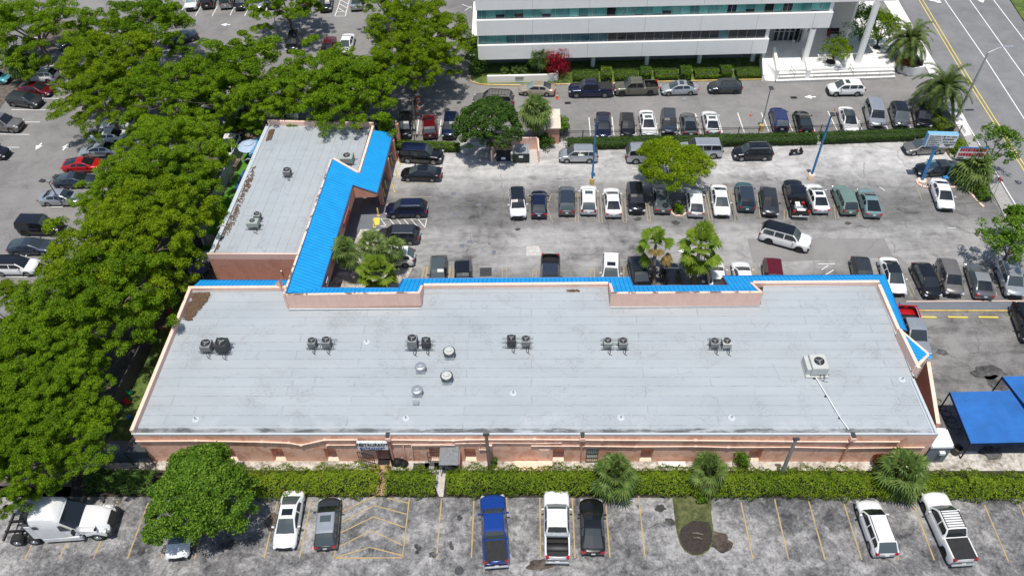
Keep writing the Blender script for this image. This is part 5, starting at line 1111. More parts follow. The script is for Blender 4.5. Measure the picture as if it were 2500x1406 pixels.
# ------------------------------------------------------------------ office building
O0 = G(1168, 147, 2.4); O1 = G(1870, 131, 2.4); oe = (O1 - O0).normalized(); on = Vector((-oe.y, oe.x, 0)); a_o = math.atan2(oe.y, oe.x)
OB = thing('office_building', 'white office block with long horizontal bands of teal and dark glass', 'building', (O0.x, O0.y, 0), a_o)
def ou(px, py): h = hitp(px, py, O0, on); return (h - O0).dot(oe)
u1 = (O1 - O0).length; u2 = ou(2023, 73); u3 = ou(2186, 6); DP = 17.0
def ob(b, u0, ua, v0, v1, z0, z1, m=0, bev=0): b.box(((u0 + ua) / 2, (v0 + v1) / 2, (z0 + z1) / 2), (ua - u0, v1 - v0, z1 - z0), m, bev=bev)
for (ur, z0, z1) in ((u1, 2.4, 4.42), (u2, 5.88, 7.95), (u3, 9.36, 11.9)):
    b = MB(); ob(b, 0, ur, 0, .30, z0, z1); ob(b, ur - .3, ur, .30, DP, z0, z1); ob(b, 0, .3, .30, DP, z0, z1); ob(b, .3, ur - .3, .30, DP, z0, z0 + .35); ob(b, .3, ur - .3, .30, DP, z1 - .15, z1 - .02)
    for k in range(1, int(ur / 7.2) + 1): ob(b, k * 7.2 - .012, k * 7.2 + .012, -.012, .01, z0 + .02, z1 - .02, 1)
    b.build('spandrel', [M['office'], M['metal_grey']], OB)
b = MB(); ob(b, 0, u3, 0, DP, 11.9, 12.3); b.build('roof', M['office'], OB)
WX = {}
for lvl, (ur, z0, z1, nwin) in enumerate(((u1, 4.42, 5.88, 31), (u2, 7.95, 9.36, 38))):
    b = MB(); ob(b, .1, ur - .5, .75, DP - .3, z0 - .1, z1 + .05); b.build('inner_wall', M['glass_dark'], OB)
    b = MB(); ob(b, 0, ur, .02, .50, z0, z0 + .05); ob(b, ur - .55, ur - .12, .2, .8, z0, z1 + .02); b.build('window_ledge', M['office'], OB)
    w_ = (ur - .7) / nwin
    for i in range(nwin):
        uu = .12 + i * w_; rr = random.Random(i * 7 + lvl)
        b = MB(); fr = .045
        for a, c, zz0, zz1 in ((uu, uu + fr, z0 + .05, z1), (uu + w_ - .005, uu + w_ + fr - .01, z0 + .05, z1), (uu + fr, uu + w_ - .01, z0 + .05, z0 + .10), (uu + fr, uu + w_ - .01, z1 - .05, z1)): ob(b, a, c, .34, .42, zz0, zz1)
        if lvl == 1 and rr.random() < .3: ob(b, uu + w_ * .5 - .02, uu + w_ * .5 + .02, .34, .42, z0 + .1, z1 - .05)
        f = b.build('window', M['galv'], OB); mat = M['glass_teal'] if lvl == 1 or i < 3 else (M['glass_navy'] if i < 14 or i == 26 else M['glass_dark'])
        if lvl == 1 and i in (14, 31, 33, 27): mat = M['glass_dark']
        split = .0
        if lvl == 1 and rr.random() < .45: split = .12 + .5 * rr.random() * (rr.random() < .4)
        b = MB(); b.face([(uu + fr, .40, z0 + .1 + split), (uu + w_, .40, z0 + .1 + split), (uu + w_, .40, z1 - .05), (uu + fr, .40, z1 - .05)])
        if split: b.face([(uu + fr, .40, z0 + .1), (uu + w_, .40, z0 + .1), (uu + w_, .40, z0 + .1 + split), (uu + fr, .40, z0 + .1 + split)], 1)
        b.build('pane', [mat, M['glass_dark']], f)
# ground floor: recessed wall, columns
b = MB(); ob(b, 0, u1 - 2, 3.2, 3.5, 0, 2.4); ob(b, 0, u1 - 2, .3, 3.2, 2.36, 2.39); b.build('ground_floor_wall', M['metal_grey'], OB)
def column(px, z0, z1, r=.32):
    c = G(*px, z0); v = c - Vector((O0.x, O0.y, 0)); b = MB(); b.lathe((v.dot(oe), v.dot(on), 0), [(r, z0 - .05), (r, z1)], 20); b.build('column', M['office'], OB, smooth=60)
for px in ((1318, 166), (1447, 161), (1578, 157), (1706, 153), (1836, 149)): column(px, 0, 2.4, .30)
column((1964, 150), 1.15, 5.9, .38); column((2094, 152), 1.1, 9.4, .42); column((2058, 82), 1.1, 9.4, .42)
# entrance under the overhang
ZPZ = 1.1
pe = hitp(1885, 100, O0 + on * 5.5, on); v0 = 6.0
def ouv(px, py, z): g = G(px, py, z); v = g - Vector((O0.x, O0.y, 0)); return v.dot(oe), v.dot(on)
ea, va = ouv(1882, 101, ZPZ); eb, vb = ouv(1945, 99, ZPZ)
b = MB(); ob(b, ea - 6, eb + .1, va, va + .3, ZPZ, 5.9); b.build('lobby_wall', M['metal_grey'], OB)
wd = (eb - ea) / 5
for i in range(5):
    x0 = ea + .15 + i * wd; b = MB()
    for a, c, z0, z1 in ((x0, x0 + .08, ZPZ, 3.9), (x0 + wd - .12, x0 + wd - .04, ZPZ, 3.9), (x0, x0 + wd - .04, 3.82, 3.9), (x0, x0 + wd - .04, 2.5, 2.58), (x0, x0 + wd - .04, ZPZ, ZPZ + .1)): ob(b, a, c, va - .08, va - .01, z0, z1)
    f = b.build('entrance_door', M['galv'], OB); b = MB(); ob(b, x0 + .05, x0 + wd - .07, va - .05, va - .02, ZPZ + .05, 3.85); b.build('pane', M['glass_dark'], f)
p, q = ouv(1956, 101, ZPZ), ouv(1990, 82, ZPZ); b = MB(); L_ = math.hypot(q[0] - p[0], q[1] - p[1]); an = math.atan2(q[1] - p[1], q[0] - p[0]); b.box(((p[0] + q[0]) / 2, (p[1] + q[1]) / 2, ZPZ + 2.0), (L_, .25, 4.0), 0, rz=an); f = b.build('number_wall', M['office'], OB)
mid = Vector(((p[0] + q[0]) / 2, (p[1] + q[1]) / 2, ZPZ + 1.5)) + Vector((math.sin(an), -math.cos(an), 0)) * .14
text('310', .95, M['ink'], f, Matrix.Translation(mid - Vector((math.cos(an), math.sin(an), 0)) * .25) @ Matrix.Rotation(an, 4, 'Z') @ RX)
pp = ouv(2020, 60, ZPZ); b = MB(); ob(b, eb + 6, eb + 6.3, va - 1.5, DP, ZPZ, 9.4); b.build('stair_wall', M['office'], OB)
# outside stair at the west end
b = MB(); ob(b, -1.1, -.1, 5, DP, 0, 2.0); ob(b, -1.5, -.1, 3.6, 5, 0, .9); b.build('side_stair', M['office'], OB)
# plaza, steps, ramp, low walls
struct(slab('plaza', [(1893, 173), (1962, 169), (2186, 163), (2200, 130), (2150, 40), (2120, -60), (1800, -60), (1850, 60), (1868, 150)], 0, ZPZ, M['white_pave'], side=M['office']))
EA, EB = G(1893, 173, ZPZ), G(2184, 163, ZPZ); dn = -on * .40
for k in range(3):
    z = ZPZ - .275 * (k + 1); p, q = EA + dn * (k + 1), EB + dn * (k + 1); r0_, r1_ = EA + dn * k - dn * .1, EB + dn * k - dn * .1
    b = MB(); b.face([(p.x, p.y, z), (q.x, q.y, z), (r1_.x, r1_.y, z), (r0_.x, r0_.y, z)]); b.face([(p.x, p.y, 0), (q.x, q.y, 0), (q.x, q.y, z), (p.x, p.y, z)], 1); struct(b.build('step', [M['white_pave'], M['concrete']]))
def lowwall(pts, h, th, lab, zb=0, mat=None, cat='wall', name='low_wall', group=None):
    P = [G(*p, zb) for p in pts]; o = thing(name, lab, cat, (P[0].x, P[0].y, zb), 0, group); b = MB(); o0 = Vector((P[0].x, P[0].y, zb))
    for i, (p, q) in enumerate(zip(P, P[1:])):
        hh = h if not isinstance(h, (tuple, list)) else h[i]; h1 = hh; h0 = hh
        if isinstance(hh, (tuple, list)): h0, h1 = hh
        wallseg(b, p - o0, q - o0, 0, h0, h1, th, 1, 0, 0)
    b.build('wall', mat or M['office'], o); return o
lowwall([(1864, 199), (1858, 150)], [(1.0, 2.0)], .28, 'white ramp wall beside the green hedge', group='white stair walls'); lowwall([(1897, 199), (1886, 150)], [(1.6, 2.1)], .35, 'white wall between the ramp and the first steps', group='white stair walls'); lowwall([(1974, 197), (1960, 150)], [(1.5, 2.0)], .50, 'white wall between the two flights of office steps', group='white stair walls')
b = MB(); A, Bc, C, D = G(1867, 197, .02), G(1893, 199, .02), G(1882, 150, ZPZ), G(1862, 150, ZPZ); b.face([A, Bc, C, D]); struct(b.build('ramp', M['white_pave']))
def railing(lab, p, q, z0, z1, h=.95, n=5, mat=None, mids=1):
    P, Q = G(*p, z0), G(*q, z1); o = thing('handrail', lab, 'handrail', (P.x, P.y, z0), 0, 'steel handrails on the office steps'); b = MB(); o0 = Vector((P.x, P.y, z0))
    up = Vector((0, 0, h))
    for i in range(n): c = P.lerp(Q, i / max(n - 1, 1)) - o0; b.tube([c, c + up], .028, 6)
    for k in range(mids + 1): hh = Vector((0, 0, h - k * .42)); b.tube([P - o0 + hh, Q - o0 + hh], .026, 6)
    b.build('rails', mat or M['metal_grey'], o, smooth=60); return o
railing('steel rail along the foot of the narrow steps', (1900, 199), (1972, 196), 0, 0, n=3); railing('steel rail along the foot of the wide steps', (1984, 196), (2176, 190), 0, 0, n=7); railing('short steel stair rail on the narrow steps', (1928, 178), (1938, 192), .9, .1, n=2); railing('short steel stair rail on the wide steps', (2072, 172), (2080, 188), .9, .1, n=2)
# garden terrace wall at the west end
lowwall([(1190, 203), (1202, 203), (1336, 200), (1363, 196), (1362, 186)], 1.0, .3, 'white garden terrace wall with a grey plaque', name='garden_wall')
c = G(1268, 190, .7); o = thing('wall_plaque', 'grey plaque on the white garden terrace wall', 'sign', (c.x, c.y - .02, .7)); b = MB(); b.box((0, -.06, 0), (1.1, .04, .28), 0, bev=.01); b.build('plate', M['metal_grey'], o)
sheet('planting_bed', [(1150, 190), (1152, 150), (1400, 150), (1862, 140), (1862, 192), (1400, 203), (1170, 205)], .006, M['grass'])
# octagonal planter at the corner
c = G(2217, 168, 0); o = thing('planter', 'white angular raised planter with red leaved plants at the office corner', 'planter', (c.x, c.y, 0)); b = MB(); b.lathe((0, 0, 0), [(1.85, 0), (1.95, 1.15), (1.70, 1.15), (1.68, .85), (0, .85)], 7); b.build('wall', M['office'], o); b = MB(); b.lathe((0, 0, .86), [(1.68, 0), (0, .02)], 14); b.build('soil', M['mulch'], o)
bush('shrub', 'dark red leaved shrubs filling the white corner planter', (2212, 147), 1.65, 1.0, 'leaf_crot', 3, 26, 70, .09, z=1.5, trunk=False, z0=.9)
# bench in the shade
c = G(2033, 88, ZPZ); o = thing('bench', 'dark metal bench in the shade of the office overhang', 'bench', (c.x, c.y, ZPZ), a_o); b = MB(); b.box((0, 0, .43), (1.7, .5, .05), 0, bev=.01); b.build('seat', M['iron'], o); b = MB(); b.box((0, .25, .75), (1.7, .05, .5), 0, rx=-.15, bev=.01); b.build('backrest', M['iron'], o)
for sx in (-.75, .75): b = MB(); b.box((sx, 0, .21), (.05, .45, .42), 0); b.build('leg', M['iron'], o)
# ------------------------------------------------------------------ fences
def fence_panels(name, lab, pts, h, mat, th=.06, post=.10, zref=0, group=None, bar=2.4, rails=False):
    P = [G(*p, zref) for p in pts]; o = thing(name, lab, 'fence', (P[0].x, P[0].y, 0), 0, group); o0 = Vector((P[0].x, P[0].y, 0))
    for p, q in zip(P, P[1:]):
        d = q - p; L_ = d.length; n = max(1, round(L_ / bar)); an = math.atan2(d.y, d.x)
        for i in range(n):
            c = p.lerp(q, (i + .5) / n) - o0; b = MB(); b.box((c.x, c.y, h / 2 + .03), (L_ / n - post, th, h - .06), 0, rz=an, bev=.01)
            for k in range(5): t = p.lerp(q, (i + (k + .5) / 5) / n) - o0; b.box((t.x, t.y, h / 2 + .03), (.03, th + .02, h - .08), 0, rz=an)
            b.box((c.x, c.y, h - .02), (L_ / n - post, th * 1.8, .06), 0, rz=an); b.build('panel', mat, o)
        for i in range(n + 1): c = p.lerp(q, i / n) - o0; b = MB(); b.box((c.x, c.y, h / 2 + .04), (post, post, h + .08), 0, rz=an, bev=.01); b.build('post', mat, o)
    return o
M['screen'] = simple('screen', (.05, .055, .06), .8, var=.15)
fence_panels('vinyl_fence', 'pale grey vinyl fence along the strip of green turf', [(592, 374), (545, 472), (500, 572)], 1.9, M['whitevinyl']); fence_panels('vinyl_fence', 'pale grey vinyl cross fence closing the turf strip', [(500, 572), (497, 600), (530, 603)], 1.7, M['whitevinyl'])
fence_panels('screened_fence', 'long black screened fence beside the west side of the plaza', [(497, 600), (444, 690), (387, 817), (335, 922), (266, 1064)], 1.9, M['screen']); fence_panels('screened_fence', 'dark grey screened fence closing the side yard beside the round leafed tree', [(222, 1130), (372, 1128)], 1.8, simple('screen_blue', (.085, .11, .14), .7, var=.2))
def iron_fence(lab, pts, h=1.35):
    P = [G(*p, 0) for p in pts]; o = thing('iron_fence', lab, 'fence', (P[0].x, P[0].y, 0)); o0 = Vector((P[0].x, P[0].y, 0)); b = MB()
    for p, q in zip(P, P[1:]):
        d = q - p; L_ = d.length; an = math.atan2(d.y, d.x)
        for z in (.15, h - .22, h): c = (p + q) / 2 - o0; b.box((c.x, c.y, z), (L_, .035, .04), 0, rz=an)
        n = int(L_ / .14)
        for i in range(n): c = p + d * (i / n) - o0; b.box((c.x, c.y, h / 2), (.02, .02, h), 0)
    b.build('rails', M['iron'], o)
    for p, q in zip(P, P[1:]):
        n = max(1, round((q - p).length / 2.4))
        for i in range(n): c = p.lerp(q, i / n) - o0; b = MB(); b.box((c.x, c.y, h / 2 + .05), (.08, .08, h + .1), 0); b.build('post', M['iron'], o)
    return o
iron_fence('black iron fence along the long hedge between the two car parks', [(1376, 343), (1700, 337), (2000, 329), (2288, 319), (2338, 330), (2348, 345)]); iron_fence('short black iron fence beside the big black SUV', [(962, 350), (1118, 352)])
# yellow bollards
for i, (px, pt) in enumerate(((Z6(1388, 800), 1), (Z6(1358, 888), 1), (Z6(1432, 650), 1), (Z6(1446, 590), 1), (Z6(1474, 470), 1), (Z6(1492, 415), 1))):
    c = G(*px, 0); o = thing('bollard', ['yellow bollard by the walkway beside the navy SUV', 'yellow bollard leaning by the tan wheelchair ramp', 'yellow bollard in the arcade shade, nearest the gable end', 'yellow bollard in the arcade shade, second from the gable end', 'yellow bollard in the arcade shade behind the black sedan', 'yellow bollard in the arcade shade nearest the big black SUV'][i], 'bollard', (c.x, c.y, 0), 0, 'yellow bollards by the arcade')
    b = MB(); b.lathe((0, 0, 0), [(.075, 0), (.075, 1.05), (.05, 1.10), (0, 1.11)], 12); b.build('post', M['ybright'], o, smooth=50); b = MB(); b.lathe((0, 0, 0), [(.2, 0), (.2, .05), (.08, .08)], 12); b.build('base', M['ycurb'], o)
sheet('ramp_pad', [Z6(1352, 820), Z6(1398, 818), Z6(1395, 872), Z6(1345, 880)], .024, M['ybright'])
P = [G(*p, 0) for p in ((580, 352), (570, 372), (558, 395), (545, 412))]; o = thing('guard_rail', 'yellow pipe guard rail beside the pale grey fence', 'guard rail', (P[0].x, P[0].y, 0)); b = MB(); o0 = Vector((P[0].x, P[0].y, 0)); b.tube([p - o0 + Vector((0, 0, .75)) for p in P], .07, 8); b.build('rail', M['ybright'], o, smooth=60)
for p in P: b = MB(); b.tube([p - o0, p - o0 + Vector((0, 0, 1.1))], .06, 8); b.build('post', M['ybright'], o, smooth=60)
# ------------------------------------------------------------------ poles, lamps, signs
def lamp_pole(lab, base, top, h, col, heads=1, r=.10, basebox=None, arm=0, nm='lamp_post', dirs=None):
    c = G(*base, 0); t = G(*top, h); o = thing(nm, lab, 'lamp post', (c.x, c.y, 0)); v = t - c; b = MB(); b.tube([(0, 0, 0), v], [r * 1.2, r * .8], 10); b.build('pole', col, o, smooth=60)
    if basebox: b = MB(); b.lathe((0, 0, 0), [(basebox, 0), (basebox, .75), (basebox * .9, .8), (0, .8)], 16); b.build('footing', M['ycurb'] if basebox < .33 else M['pinktop'], o, smooth=40)
    dirs = dirs or [(0, -.2)]
    for (dx, dy) in dirs:
        b = MB(); e = v + Vector((dx, dy, 0)); b.box(e + Vector((0, 0, .05)), (.62, .48, .16), 0, rz=math.atan2(dy, dx), bev=.04)
        if math.hypot(dx, dy) > .3: b.tube([v, e], .035, 6)
        hd = b.build('lamp_head', M['metal_dark'], o); 
    return o
lamp_pole('blue lamp post beside the silver SUV and the limestone lane', (1445, 449), (1456, 293), 8.6, M['blue_paint'], r=.10, basebox=.28); lamp_pole('tall blue lamp post on a concrete footing behind the black pickup', (1978, 438), (2031, 278), 8.9, M['blue_paint'], r=.12, basebox=.38)
lamp_pole('grey lamp post on a yellow footing in the row by the fence', (1857, 318), (1882, 214), 5.8, M['metal_grey'], r=.07, basebox=.30)
lamp_pole('grey lamp post beside the dark red SUV and orange cones', (1017, 336), (1006, 240), 5.7, M['wood'], r=.06, dirs=[(-.7, .5), (.6, .6)]); lamp_pole('grey three headed lamp post beside the silver sedan on the left lot', (155, 505), (119, 446), 4.0, M['metal_grey'], r=.07, dirs=[(-.8, .3), (.4, 1.0), (.9, .2)]); lamp_pole('grey three headed lamp post at the top car park', (680, 95), (668, 38), 4.2, M['metal_grey'], r=.06, dirs=[(-.7, .2), (.1, .8), (.8, .2)])
# street lamp with a long arm
c = G(2332, 297, 0); t = G(2412, 130, 9.3); v = t - c; o = thing('street_lamp', 'tall grey street lamp with a long arm over the road', 'street lamp', (c.x, c.y, 0)); b = MB(); b.tube([(0, 0, 0), v * .5, v], [.20, .15, .10], 12); b.build('pole', M['galv'], o, smooth=60)
e = G(2452, 114, 9.9) - c; b = MB(); b.tube([v, v.lerp(e, .5) + Vector((0, 0, .1)), e], .05, 8); b.build('arm', M['galv'], o, smooth=60); b = MB(); b.box(e + Vector((.5, 0, 0)), (1.1, .38, .14), 0, bev=.05); b.build('lamp_head', M['galv'], o); b = MB(); b.box((0, 0, .3), (.5, .5, .6), 0, bev=.05); b.build('base', M['concrete'], o)
for (bs, tp, h, lab, mat) in (((1197, 1150), (1187, 1062), 5.4, 'brown wooden utility pole with a dark cap in front of the pink wall', M['wood']), ((1903, 1168), (1943, 1073), 5.6, 'grey weathered utility pole leaning before the pink wall near the right palm', M['metal_grey'])):
    c = G(*bs, 0); v = G(*tp, h) - c; o = thing('utility_pole', lab, 'pole', (c.x, c.y, 0)); b = MB(); b.tube([(0, 0, 0), v], [.17, .13], 10); b.build('pole', mat, o, smooth=60); b = MB(); b.box(v + Vector((0, 0, .1)), (.5, .2, .22), 0, bev=.03); b.build('cap', M['metal_dark'], o)
# pylon sign
nz = 5.0; SB = G(2250, 443, 0); c1 = [G(*p, z) for p, z in (((2257, 358), 4.6), ((2327, 360), 4.6), ((2339, 333), 6.2), ((2270, 331), 6.2))]
bl, br_ = c1[0], c1[1]; tr_ = Vector((br_.x, br_.y, 0)); wdt = (br_ - bl).length; an = math.atan2(br_.y - bl.y, br_.x - bl.x)
o = thing('pylon_sign', 'blue framed white directory sign with rows of dark lettering on a blue pole', 'sign', (bl.x, bl.y, 0), an); lz, hz = 4.55, 6.15
b = MB(); b.box((wdt / 2, .30, (lz + hz) / 2), (wdt + .14, .60, hz - lz + .14), 0, bev=.02); b.build('cabinet', simple('skyblue', (.20, .45, .66), .5, var=.15), o)
b = MB(); b.box((wdt / 2, -.02, (lz + hz) / 2), (wdt, .04, hz - lz), 0); fce = b.build('sign_face', M['white'], o)
b = MB(); rr = random.Random(3)
for r in range(5):
    z = hz - .14 - r * .27; x = .1; b.box((wdt * .24, -.045, z - .13), (wdt * .46, .01, .02), 1)
    while x < wdt * .45: w_ = .05 + .10 * rr.random(); b.box((x + w_ / 2, -.05, z), (w_, .012, .10), 0); x += w_ + (.02 if rr.random() < .75 else .09)
for (x0, x1, z) in ((.62, .95, hz - .18), (.58, .88, hz - .52), (.55, .97, hz - .88), (.64, .93, hz - 1.2), (.70, .85, hz - 1.38)):
    x = x0 * wdt
    while x < x1 * wdt: w_ = .05 + .10 * rr.random(); b.box((x + w_ / 2, -.05, z), (w_, .012, .12), 0); x += w_ + (.02 if rr.random() < .75 else .09)
b.box((wdt * .545, -.05, hz - .18), (.18, .012, .22), 0, ry=.78); b.box((wdt * .55, -.05, hz - .52), (.16, .012, .16), 0, ry=.78)
for z in (hz - .35, hz - .70, hz - 1.04): b.box((wdt * .74, -.045, z), (wdt * .48, .01, .02), 1)
b.box((wdt * .49, -.045, (lz + hz) / 2), (.03, .01, hz - lz - .1), 1)
x = .08
while x < wdt * .46: w_ = .07 + .10 * rr.random(); b.box((x + w_ / 2, -.05, lz + .11), (w_, .012, .14), 2); x += w_ + .03
b.build('lettering', [M['ink'], M['metal_grey'], M['ink_blue']], o)
b = MB(); R_ = Matrix.Rotation(-an, 4, 'Z'); base_ = R_ @ (SB - Vector((bl.x, bl.y, 0))); b.tube([base_, (base_.x + .1, .35, hz - .4)], .17, 12); b.build('pole', M['blue_paint'], o, smooth=60); b = MB(); b.lathe((base_.x, base_.y, 0), [(.5, 0), (.5, .2), (0, .22)], 14); b.build('footing', M['pinktop'], o)
c1 = [G(*p, 3.3) for p in ((2331, 386), (2375, 387))]; bl, br_ = c1; an = math.atan2(br_.y - bl.y, br_.x - bl.x); wdt = 3.0
o = thing('banner_sign', 'white sign board with red lettering half hidden by the palm', 'sign', (bl.x, bl.y, 0), an); b = MB(); b.box((wdt / 2, 0, 4.0), (wdt, .12, 1.5), 0, bev=.02); b.build('board', M['white'], o); b = MB(); rr = random.Random(9)
for z, hh in ((4.45, .38), (3.85, .42)):
    x = .15
    while x < wdt - .3: w_ = .16 + .16 * rr.random(); b.box((x + w_ / 2, -.07, z), (w_, .02, hh), 0); x += w_ + .05
b.box((.5, -.07, 3.42), (.7, .02, .12), 1); b.build('lettering', [M['ink_red'], M['ink']], o); b = MB(); b.box((wdt / 2, -.02, 4.72), (wdt, .1, .12), 0); b.build('top_trim', M['blue_paint'], o)
for x in (.1, wdt - .1): b = MB(); b.tube([(x, 0, 0), (x, 0, 3.3)], .05, 8); b.build('post', M['blue_paint'], o, smooth=60)
for px, lab in ((YC(620, 885), 'blue metal newspaper box beside the white coupe'), (YC(945, 880), 'blue metal newspaper box under the palm by the road')):
    c = G(*px, .5); o = thing('newspaper_box', lab, 'box', (c.x, c.y, 0), .2, 'blue boxes by the sign'); b = MB(); b.box((0, 0, .62), (.55, .5, .8), 0, bev=.04); b.box((0, 0, .12), (.2, .2, .24), 0); b.build('cabinet', M['blue_paint'], o); b = MB(); b.box((0, -.26, .72), (.4, .02, .35), 0); b.build('window', M['glass_dark'], o)
p, q = G(*YC(1290, 1190), 0), G(*YC(1425, 850), 2.4); o = thing('sign_frame', 'leaning red and white sign frame at the kerb by the road', 'sign', (p.x, p.y, 0)); b = MB(); b.tube([(0, 0, 0), q - p], .04, 6); b.tube([(-.5, .6, 0), q - p], .04, 6); b.build('frame', M['metal_grey'], o); b = MB(); b.box((q - p) + Vector((0, 0, -.25)), (.10, .4, .5), 0); b.build('panel', M['ink_red'], o)
# cones and traffic drum
def cone(px, lab, s=1.0, z=0):
    c = G(*px, 0); o = thing('traffic_cone', lab, 'traffic cone', (c.x, c.y, 0), 0, 'orange traffic cones'); b = MB(); b.box((0, 0, .02), (.40 * s, .40 * s, .04), 0, bev=.01); b.lathe((0, 0, .04), [(.16 * s, 0), (.03 * s, .85 * s), (0, .86 * s)], 16); b.build('cone', M['orange'], o, smooth=40); b = MB(); b.lathe((0, 0, .04), [(.108 * s + .004, .36 * s), (.082 * s + .004, .52 * s)], 16); b.build('reflective_band', M['white'], o)
cone((2012 + 22, 281), 'orange cone in the gap between two black cars'); cone(Y4(413, 883), 'small orange cone in the empty bay by the white sedan', .7); cone((1360, 241), 'orange cone beside the beige sedan and the palm', 1.1); cone(Y2(1478, 930), 'small orange cone just below the striped traffic drum', .8); cone(Y2(1472, 980), 'orange cone lowest of the line by the grey lamp post', .8)
cone((1996, 282), 'orange cone left of the tall blue lamp post top', .95) if False else None
c = G(*Y2(1482, 885), 0); o = thing('traffic_drum', 'orange and white striped traffic drum in the north lane', 'traffic drum', (c.x, c.y, 0)); b = MB(); zz = [(0, 0), (.30, 0), (.29, .22), (.29, .22), (.27, .42), (.26, .62), (.24, .82), (.22, 1.0), (0, 1.02)]
b.lathe((0, 0, 0), [(.30, 0), (.29, .22)], 16, 0); b.lathe((0, 0, 0), [(.29, .22), (.28, .40)], 16, 1); b.lathe((0, 0, 0), [(.28, .40), (.26, .6)], 16, 0); b.lathe((0, 0, 0), [(.26, .6), (.25, .78)], 16, 1); b.lathe((0, 0, 0), [(.25, .78), (.22, 1.0), (0, 1.02)], 16, 0); b.build('drum', [M['orange'], M['white']], o, smooth=40)
# ------------------------------------------------------------------ dumpster yard
ZD = lambda x, y: (1120 + x / 3.516, y / 3.516)
D0 = [G(*p, 0) for p in (ZD(290, 1395), ZD(310, 1290), ZD(672, 1285), ZD(680, 1398))]; o = thing('dumpster_enclosure', 'pink stucco wall around the rubbish containers', 'wall', (D0[0].x, D0[0].y, 0)); b = MB(); o0 = Vector((D0[0].x, D0[0].y, 0))
for p, q in zip(D0, D0[1:]): wallseg(b, p - o0, q - o0, 0, 1.7, 1.7, .18, 1)
b.build('wall', [M['pink2'], M['pinktop']], o); sheet('dumpster_pad', [ZD(290, 1398), ZD(310, 1290), ZD(672, 1285), ZD(685, 1400)], .01, M['concrete'])
def dumpster(px, w_, d, h, mat, lab, lid, open_=False):
    c = G(*px, 0); o = thing('dumpster', lab, 'dumpster', (c.x, c.y, 0), -a_m); b = MB(); y0 = -d / 2
    b.face([(-w_/2, -d/2*.8, .15), (w_/2, -d/2*.8, .15), (w_/2, -d/2, h * .85), (-w_/2, -d/2, h * .85)]); b.face([(w_/2, d/2*.8, .15), (-w_/2, d/2*.8, .15), (-w_/2, d/2, h), (w_/2, d/2, h)])
    for s in (1, -1): f = [(s*w_/2, -d/2*.8, .15), (s*w_/2, d/2*.8, .15), (s*w_/2, d/2, h), (s*w_/2, -d/2, h*.85)]; b.face(f if s > 0 else f[::-1])
    for s in (-.3, .3): b.box((s * w_, -d/2 - .02, h * .45), (.07, .08, h * .7), 0)
    b.box((0, 0, .10), (w_ * .95, d * .7, .12), 0); b.build('bin', mat, o)
    b = MB(); n = 9
    for i in range(n):
        x = -w_/2 + w_ * (i + .5) / n; b.box((x, 0, h * .925 + .05), (w_ / n * .94, d * 1.03, .05), 0, rx=math.atan2(h * .15, d), bev=.012)
    b.build('lid', lid, o); b = MB(); b.box((0, -d/2 - .03, h * .62), (.5, .03, .28), 0); b.build('label', M['white'], o)
dumpster(ZD(535, 1375), 1.95, 1.5, 1.7, simple('dkgreen', (.02, .035, .03), .6, var=.3), 'tall dark green dumpster with a ribbed grey lid', M['galv']); dumpster(ZD(385, 1370), 1.7, 1.0, .9, simple('dknavy', (.01, .015, .05), .6, var=.3), 'low dark blue rubbish container beside the tall dumpster', M['metal_dark'])
# office lane hut roof by the palm
c = G(1350, 290, 2.4); o = thing('utility_hut', 'small hut with a flat cream roof half hidden by the palm and bushes', 'shed', (c.x, c.y, 0), -a_m); b = MB(); b.box((0, 0, 1.15), (1.5, 3.6, 2.3), 0); b.build('walls', M['pink_dark'], o); b = MB(); b.box((0, 0, 2.36), (1.8, 4.0, .14), 0, bev=.02); b.build('roof', simple('cream', (.72, .62, .50), .7, var=.1), o)
# ------------------------------------------------------------------ parasols, tables, toys in the side yard
def parasol(lab, px, h, R, mat, mat2=None, n=8, gz=0):
    c = G(*px, h); o = thing('parasol', lab, 'parasol', (c.x, c.y, gz)); b = MB(); b.lathe((0, 0, 0), [(.035, 0), (.03, h + .1)], 8); b.build('pole', M['white'], o)
    b = MB()
    for i in range(n):
        a, d = i * math.tau / n, (i + 1) * math.tau / n; mm = (a + d) / 2
        for (r0, z0, r1, z1) in ((.0, h + .30, R * .45, h + .12), (R * .45 - .04, h + .06, R, h - .32)):
            pts = [(math.cos(q) * r, math.sin(q) * r, z) for r, z, q in ((r0, z0, a), (r1, z1, a), (r1 * .97, z1 - .02, mm), (r1, z1, d), (r0, z0, d))]
            if r0 == 0: pts = pts[:4]
            b.face(pts, i % 2 if mat2 else 0)
    b.build('canopy', [mat, mat2 or mat], o); return o
M['lilac'] = simple('lilac', (.40, .50, .66), .7, var=.08); M['purple_cloth'] = simple('purple_cloth', (.10, .08, .20), .7, var=.4)
parasol('pale blue parasol over the green turf behind the wing', (606, 351), 2.5, 1.35, M['lilac']); parasol('black and white striped parasol in the shade by the wing corner', (497, 622), 2.2, .9, M['white'], M['ink'], n=14); parasol('dark purple parasol beside the striped one', (483, 648), 2.1, 1.1, M['purple_cloth'])
c = G(612, 378, 0); o = thing('picnic_table', 'dark blue picnic table under the pale blue parasol', 'table', (c.x + .3, c.y, 0), .3); b = MB(); b.box((0, 0, .72), (1.5, .8, .05), 0, bev=.01); b.build('tabletop', M['blue_trim'], o)
for s in (-1, 1): b = MB(); b.box((0, s * .75, .43), (1.5, .28, .05), 0, bev=.01); b.build('bench_seat', M['blue_trim'], o); b = MB(); b.box((s * .5, 0, .36), (.06, 1.3, .7), 0); b.build('leg', M['iron'], o)
